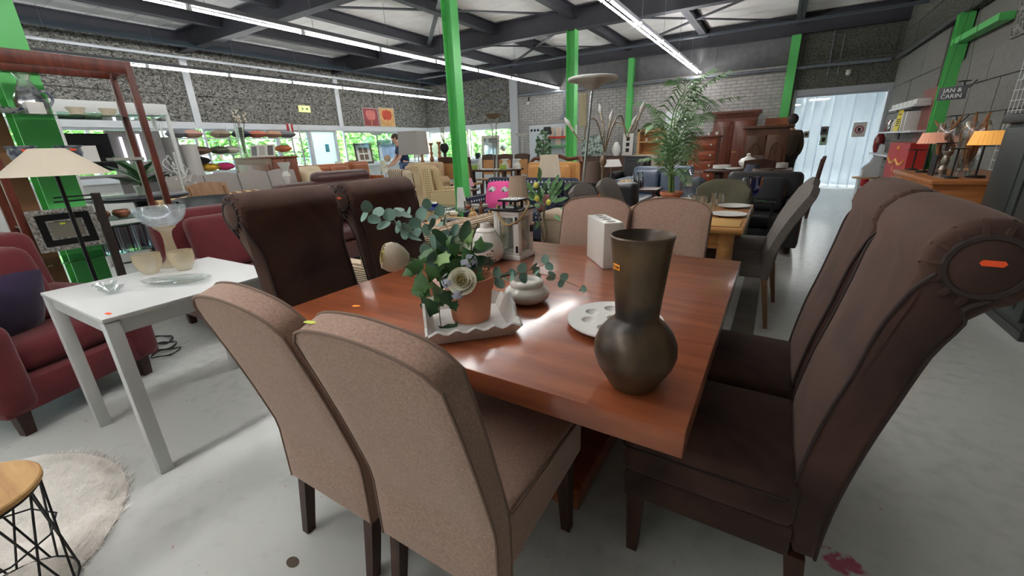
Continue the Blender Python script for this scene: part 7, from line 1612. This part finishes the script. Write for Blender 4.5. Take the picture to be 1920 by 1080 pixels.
mk('front', G().box(-bw2*.85, -.11, 0, -bw2*.85+.02, .11, rh-.47), m_wsh, t); mk('back', G().box(bw2*.83, -.11, 0, bw2*.85, .11, rh), m_wsh, t)
p = ony(1602, 350, 13.3); t = T('fire_extinguisher', 'red fire extinguisher on the floor right of the doorway', 'fire extinguisher', (1.9, 13.4, 0)); mk('cylinder', G().lathe([(.08, 0), (.085, .02), (.085, .42), (.05, .5), (.025, .53), (.025, .56)], 18), mat('extinguisher_red', (190, 30, 34), .35), t); mk('valve', G().cb((0, 0, .59), (.05, .12, .05)), m_blk, t)
# doorway notices
def notice(lab, px, py, w_, h_, m, Y, rnd_=False):
    p = ony(px, py, Y); t = T('door_notice', lab, 'notice', (p.x, Y, p.z), 0, 'notices on the strip curtain'); mk('sheet', G().box(-w_/2, 0, -h_/2, w_/2, .004, h_/2), m, t)
    if rnd_:
        mk('red_ring', G().tube(circ((0, -.003, .0), w_*.3, 20, 'y'), .014, 6), mat('sign_ring', (176, 60, 70), .5), t); mk('red_bar', G().bar((-w_*.2, -.003, w_*.2), (w_*.2, -.003, -w_*.2), .02, .006), MATS['sign_ring'], t); mk('hand_mark', G().rb((0, -.002, 0), (w_*.22, .002, w_*.3), .001, 1), m_blk, t)
    else: mk('print_block', G().box(-w_*.25, -.003, -h_*.2, w_*.25, -.0005, h_*.2), m_ink, t)
notice('white no-entry notice with a red ring beside the doorway', 1611, 243, .26, .34, m_cer2, YB+.0, True)
notice('dark square notice on the strip curtain', 1546, 245, .16, .2, mat('notice_grey', (110, 104, 110), .6), YB+.03)
notice('green and white notice on the strip curtain under the dark one', 1544, 262, .15, .26, mat('notice_mint', (196, 226, 206), .6), YB+.03)
notice('small white notice on the left side of the strip curtain', 1512, 252, .12, .16, m_cer2, YB+.03)
p = ony(1591, 136, YB-.08); t = T('smoke_sensor', 'small white sensor above the doorway', 'sensor', (p.x, YB-.05, p.z)); mk('dome', G().sph((0, 0, 0), .06, 12, 8), m_cer2, t); mk('plate', G().cb((0, .03, .04), (.1, .05, .06)), m_cer2, t)
# pine cabinet with wares
m_pcab = wood('orange_pine', (150, 88, 44), (186, 120, 68), .4, 2.5, 'x')
c0 = onz(1685, 318, .9); c1 = onz(1761, 338, .9)
CX0, CX1, CYa, CYb = c1.x-.03, 1.97, c1.y, c0.y+.05
t = T('pine_cabinet', 'low orange pine cabinet with lamps and driftwood by the right wall', 'cabinet', ((CX0+CX1)/2, (CYa+CYb)/2, 0)); w, d = CX1-CX0, CYb-CYa
mk('body', G().box(-w/2, -d/2, .06, w/2, d/2, .86), m_pcab, t); mk('cabinet_top', G().rb((0, 0, .88), (w+.05, d+.05, .04), .01, 2), m_pcab, t); mk('plinth', G().box(-w/2+.02, -d/2+.02, 0, w/2-.02, d/2-.02, .06), m_pcab, t)
for k in range(2): mk('door', G().rb((-w/2-.008, -d/4+k*d/2, .46), (.016, d/2-.04, .74), .006, 1), m_pcab, t)
mk('end_panel', G().rb((0, -d/2-.006, .46), (w-.1, .012, .7), .006, 1), m_pcab, t)
PT = .9005
def onp(px, py, Y): p = ony(px, py, Y); return (p.x, Y, PT)
def bell(lab, px, pyb, pyt, X, rb_, rt, m):
    a, b = onx(px, pyb, X), onx(px, pyt, X); return lamp('cabinet_lamp', lab, 'lamp', (X, a.y, PT), (rb_, rt, max(.05, b.z-a.z)), a.z-PT, m, m_blk, .008, .06, pleats=24)
def wx(px, py, z): return onz(px, py, z)
a = wx(1745, 270, 1.235); 
L1 = lamp('cabinet_lamp', 'small lamp with a pink pleated shade on the pine cabinet', 'lamp', (ony(1748, 262, 6.35).x, 6.35, PT), (.115, .085, .11), .3, mat('pink_pleat', (224, 160, 132), .8, em=.25), m_blk, .008, .07, pleats=24)
L2 = lamp('cabinet_lamp', 'small lamp with an amber pleated shade at the right of the pine cabinet', 'lamp', (ony(1850, 262, 5.65).x, 5.65, PT), (.115, .09, .12), .29, mat('amber_pleat', (236, 168, 84), .8, em=.5), m_blk, .008, .07, pleats=24)
# driftwood bouquets wrapped in cellophane, candlesticks
m_cello = glass('cello_wrap', (240, 243, 243), .93, .12); m_drift = wood('driftwood', (116, 76, 46), (168, 122, 82), .7, 6, 'z')
rn = random.Random(31)
for k, (x, y, lab) in enumerate(((CX0+.24, CYb-.55, 'tan driftwood bouquet wrapped in clear film on the pine cabinet, left one'), (CX0+.3, CYa+.48, 'brown driftwood bouquet wrapped in clear film on the pine cabinet, right one'))):
    t = T('driftwood_bouquet', lab, 'bouquet', (x, y, PT), 0, 'wrapped driftwood bouquets')
    mk('vase', G().lathe([(.0, 0), (.06, 0), (.07, .06), (.03, .12), (.05, .16), (.0, .14)], 16, cap=False), m_g1, t)
    for j in range(5): mk('driftwood', G().tube(smooth_path([(0, 0, .08), (rn.uniform(-.06, .06), rn.uniform(-.08, .08), .26), (rn.uniform(-.1, .1), rn.uniform(-.16, .16), .48+rn.uniform(0, .12))], 4), [.016]*8+[.006], 6), m_drift, t)
    mk('film', G().lathe([(.05, .0), (.06, .12), (.09, .3), (.1, .42), (.07, .5)], 14, cap=False, fl=.12, nf=5), m_cello, t)
for k, (x, y, h) in enumerate(((CX0+.12, CYb-.12, .22), (CX0+.2, CYb-.8, .3), (CX0+.16, CYa+.24, .26))):
    t = T('iron_candle_holder', 'black iron candle holder on the pine cabinet, %s' % ('far end', 'middle', 'near end')[k], 'candle holder', (x, y, PT), 0, 'iron candle holders')
    mk('stem', G().tube([(0, 0, 0), (0, 0, h)], .008, 6), m_blk, t); mk('drip_pan', G().lathe([(.0, h), (.08, h), (.085, h+.008), (.0, h+.006)], 18, cap=False), m_blk, t); mk('foot', G().lathe([(.06, 0), (.055, .01), (.01, .02)], 16), m_blk, t)
mk('silver_candlestick', turned([(.05, 0), (.05, .01), (.02, .03), (.035, .07), (.02, .11), (.035, .15), (.02, .2), (.04, .23), (.04, .24)]), mat('old_silver', (150, 140, 132), .3, m=.7), lab='turned silver candlestick in front of the right driftwood bouquet', cat='candlestick', loc=(CX0+.12, CYa+.36, PT))
mk('dark_photo', G().box(-.005, -.09, 0, .005, .09, .2), m_blk, lab='small black photo board propped on the pine cabinet', cat='photo board', loc=(CX0+.1, CYa+.62, PT))
mk('plank', G().bar((CX0+.3, CYa-.1, 0), (CX0+.5, CYa-.06, 1.0), .04, .06), m_drift, lab='light wooden plank leaning at the near end of the pine cabinet', cat='plank')
# hanging name sign
p = onx(1785, 175, 1.6); 
t = T('name_sign', 'small dark hanging sign reading JAN & CARIN', 'sign', (p.x, p.y, p.z), R(-35)); SW = .25; mk('sign_plate', G().rb((0, 0, 0), (SW, .012, .14), .003, 1), mat('sign_slate', (66, 68, 72), .6), t)
m_wt2 = mat('lettering', (232, 232, 230), .6)
text('lettering', 'JAN &', .062, m_wt2, t, .001, loc=(0, -.0075, .03), rot=(PI/2, 0, 0)); text('lettering', 'CARIN', .062, m_wt2, t, .001, loc=(0, -.0075, -.032), rot=(PI/2, 0, 0))
for s in (-1, 1): mk('cord', G().tube([(s*.1, 0, .07), (s*.02, 0, 2.93-p.z-.045)], .002, 4), m_blk, t)
# white wire grid panel on the right wall with hanging iron pieces
GX = XR-.06; ga, gb = 3.3, 6.9; gz0, gz1 = .7, 2.35
t = T('wire_grid', 'white wire display grid fixed to the right wall', 'display grid', (GX, 0, 0)); n = int((gb-ga)/.1)
for k in range(0, n+1): mk('grid_wire', G().tube([(0, ga+k*.1, gz0), (0, ga+k*.1, gz1)], .004, 4), m_wht, t)
for k in range(0, int((gz1-gz0)/.1)+1): mk('grid_wire', G().tube([(-.006, ga, gz0+k*.1), (-.006, gb, gz0+k*.1)], .004, 4), m_wht, t)
for k, (px, py) in enumerate(((1800, 225), (1795, 265), (1815, 160))):
    p = onx(px, py, GX-.08); t = T('iron_sconce', 'black iron wall candle holder hung on the wire grid, %s' % ('upper left', 'lower left', 'topmost')[k], 'candle holder', (GX-.01, p.y, p.z), 0, 'iron sconces on the grid')
    mk('sconce_arm', G().tube(smooth_path([(0, 0, .06), (-.05, 0, -.02), (-.1, 0, 0), (-.11, 0, .05)], 5), .007, 6), m_blk, t); mk('drip_pan', G().lathe([(.0, .05), (.06, .05), (.065, .058), (.0, .056)], 16, cap=False).mv(-.11, 0, 0), m_blk, t)
# film-wrapped mirror frames hung on the grid
for k, (y, z, w_, h_) in enumerate(((5.55, 1.45, .42, .6), (6.1, 1.5, .3, .5))):
    t = frame('wrapped_mirror', 'mirror wrapped in clear film hung on the wire grid, %s one' % ('wider', 'narrower')[k], 'mirror', (GX-.03, y, z), R(-90), w_, h_, .05, mat('dark_green_frame', (60, 70, 62), .4), MATS['mirror_glass'], 0, 'film-wrapped mirrors')
    mk('film', G().slab(lambda u, v: ((u-.5)*(w_+.1), -.02-.03*math.sin(u*9+v*7)**2, -.03+v*(h_+.1)), 14, 14, .001, 1), m_cello, t, sm=20)
# dark painted cupboard at the right edge
t = T('dark_cupboard', 'black-green painted panelled cupboard at the right edge', 'cupboard', (1.74, 4.42, 0)); m_dkc = mat('black_green_paint', (46, 50, 48), .5, var=.1, vsc=4, bump=.05, bsc=20)
mk('body', G().box(-.22, -.6, .04, .22, .6, 1.36), m_dkc, t); mk('plinth', G().box(-.23, -.62, 0, .22, .62, .06), m_dkc, t); mk('cornice', G().rb((-.01, 0, 1.395), (.5, 1.3, .07), .015, 2), m_dkc, t)
for s in (-1, 1):
    d_ = mk('door', G().rb((-.232, s*.3, .72), (.024, .56, 1.22), .006, 1), m_dkc, t)
    for zc, hz2 in ((.4, .46), (1.0, .56)): mk('door_panel', G().rb((-.246, s*.3, zc), (.014, .36, hz2), .006, 1), m_dkc, d_)
mk('shelf_top', G().rb((0, 0, 1.6), (.34, 1.15, .05), .008, 1), m_dkc, t)
for s in (-1, 1): mk('upright', G().box(-.1, s*.5-.02, 1.43, .1, s*.5+.02, 1.58), m_dkc, t)
t = T('iron_candelabra_black', 'black iron candelabra on top of the dark cupboard', 'candelabra', (1.7, 4.55, 1.6255)); mk('stem', G().tube([(0, 0, 0), (0, 0, .42)], .01, 8), m_blk, t); mk('foot', G().lathe([(.08, 0), (.08, .012), (.01, .03)], 18), m_blk, t)
for s in (-1, 1): mk('arm', G().tube(smooth_path([(0, 0, .2), (0, s*.1, .2), (0, s*.16, .28)], 5), .008, 6), m_blk, t); mk('drip_pan', G().lathe([(.0, .28), (.07, .28), (.075, .29), (.0, .288)], 16, cap=False).mv(0, s*.16, 0), m_blk, t)
mk('top_pan', G().lathe([(.0, .42), (.1, .42), (.105, .43), (.0, .428)], 18, cap=False), m_blk, t)
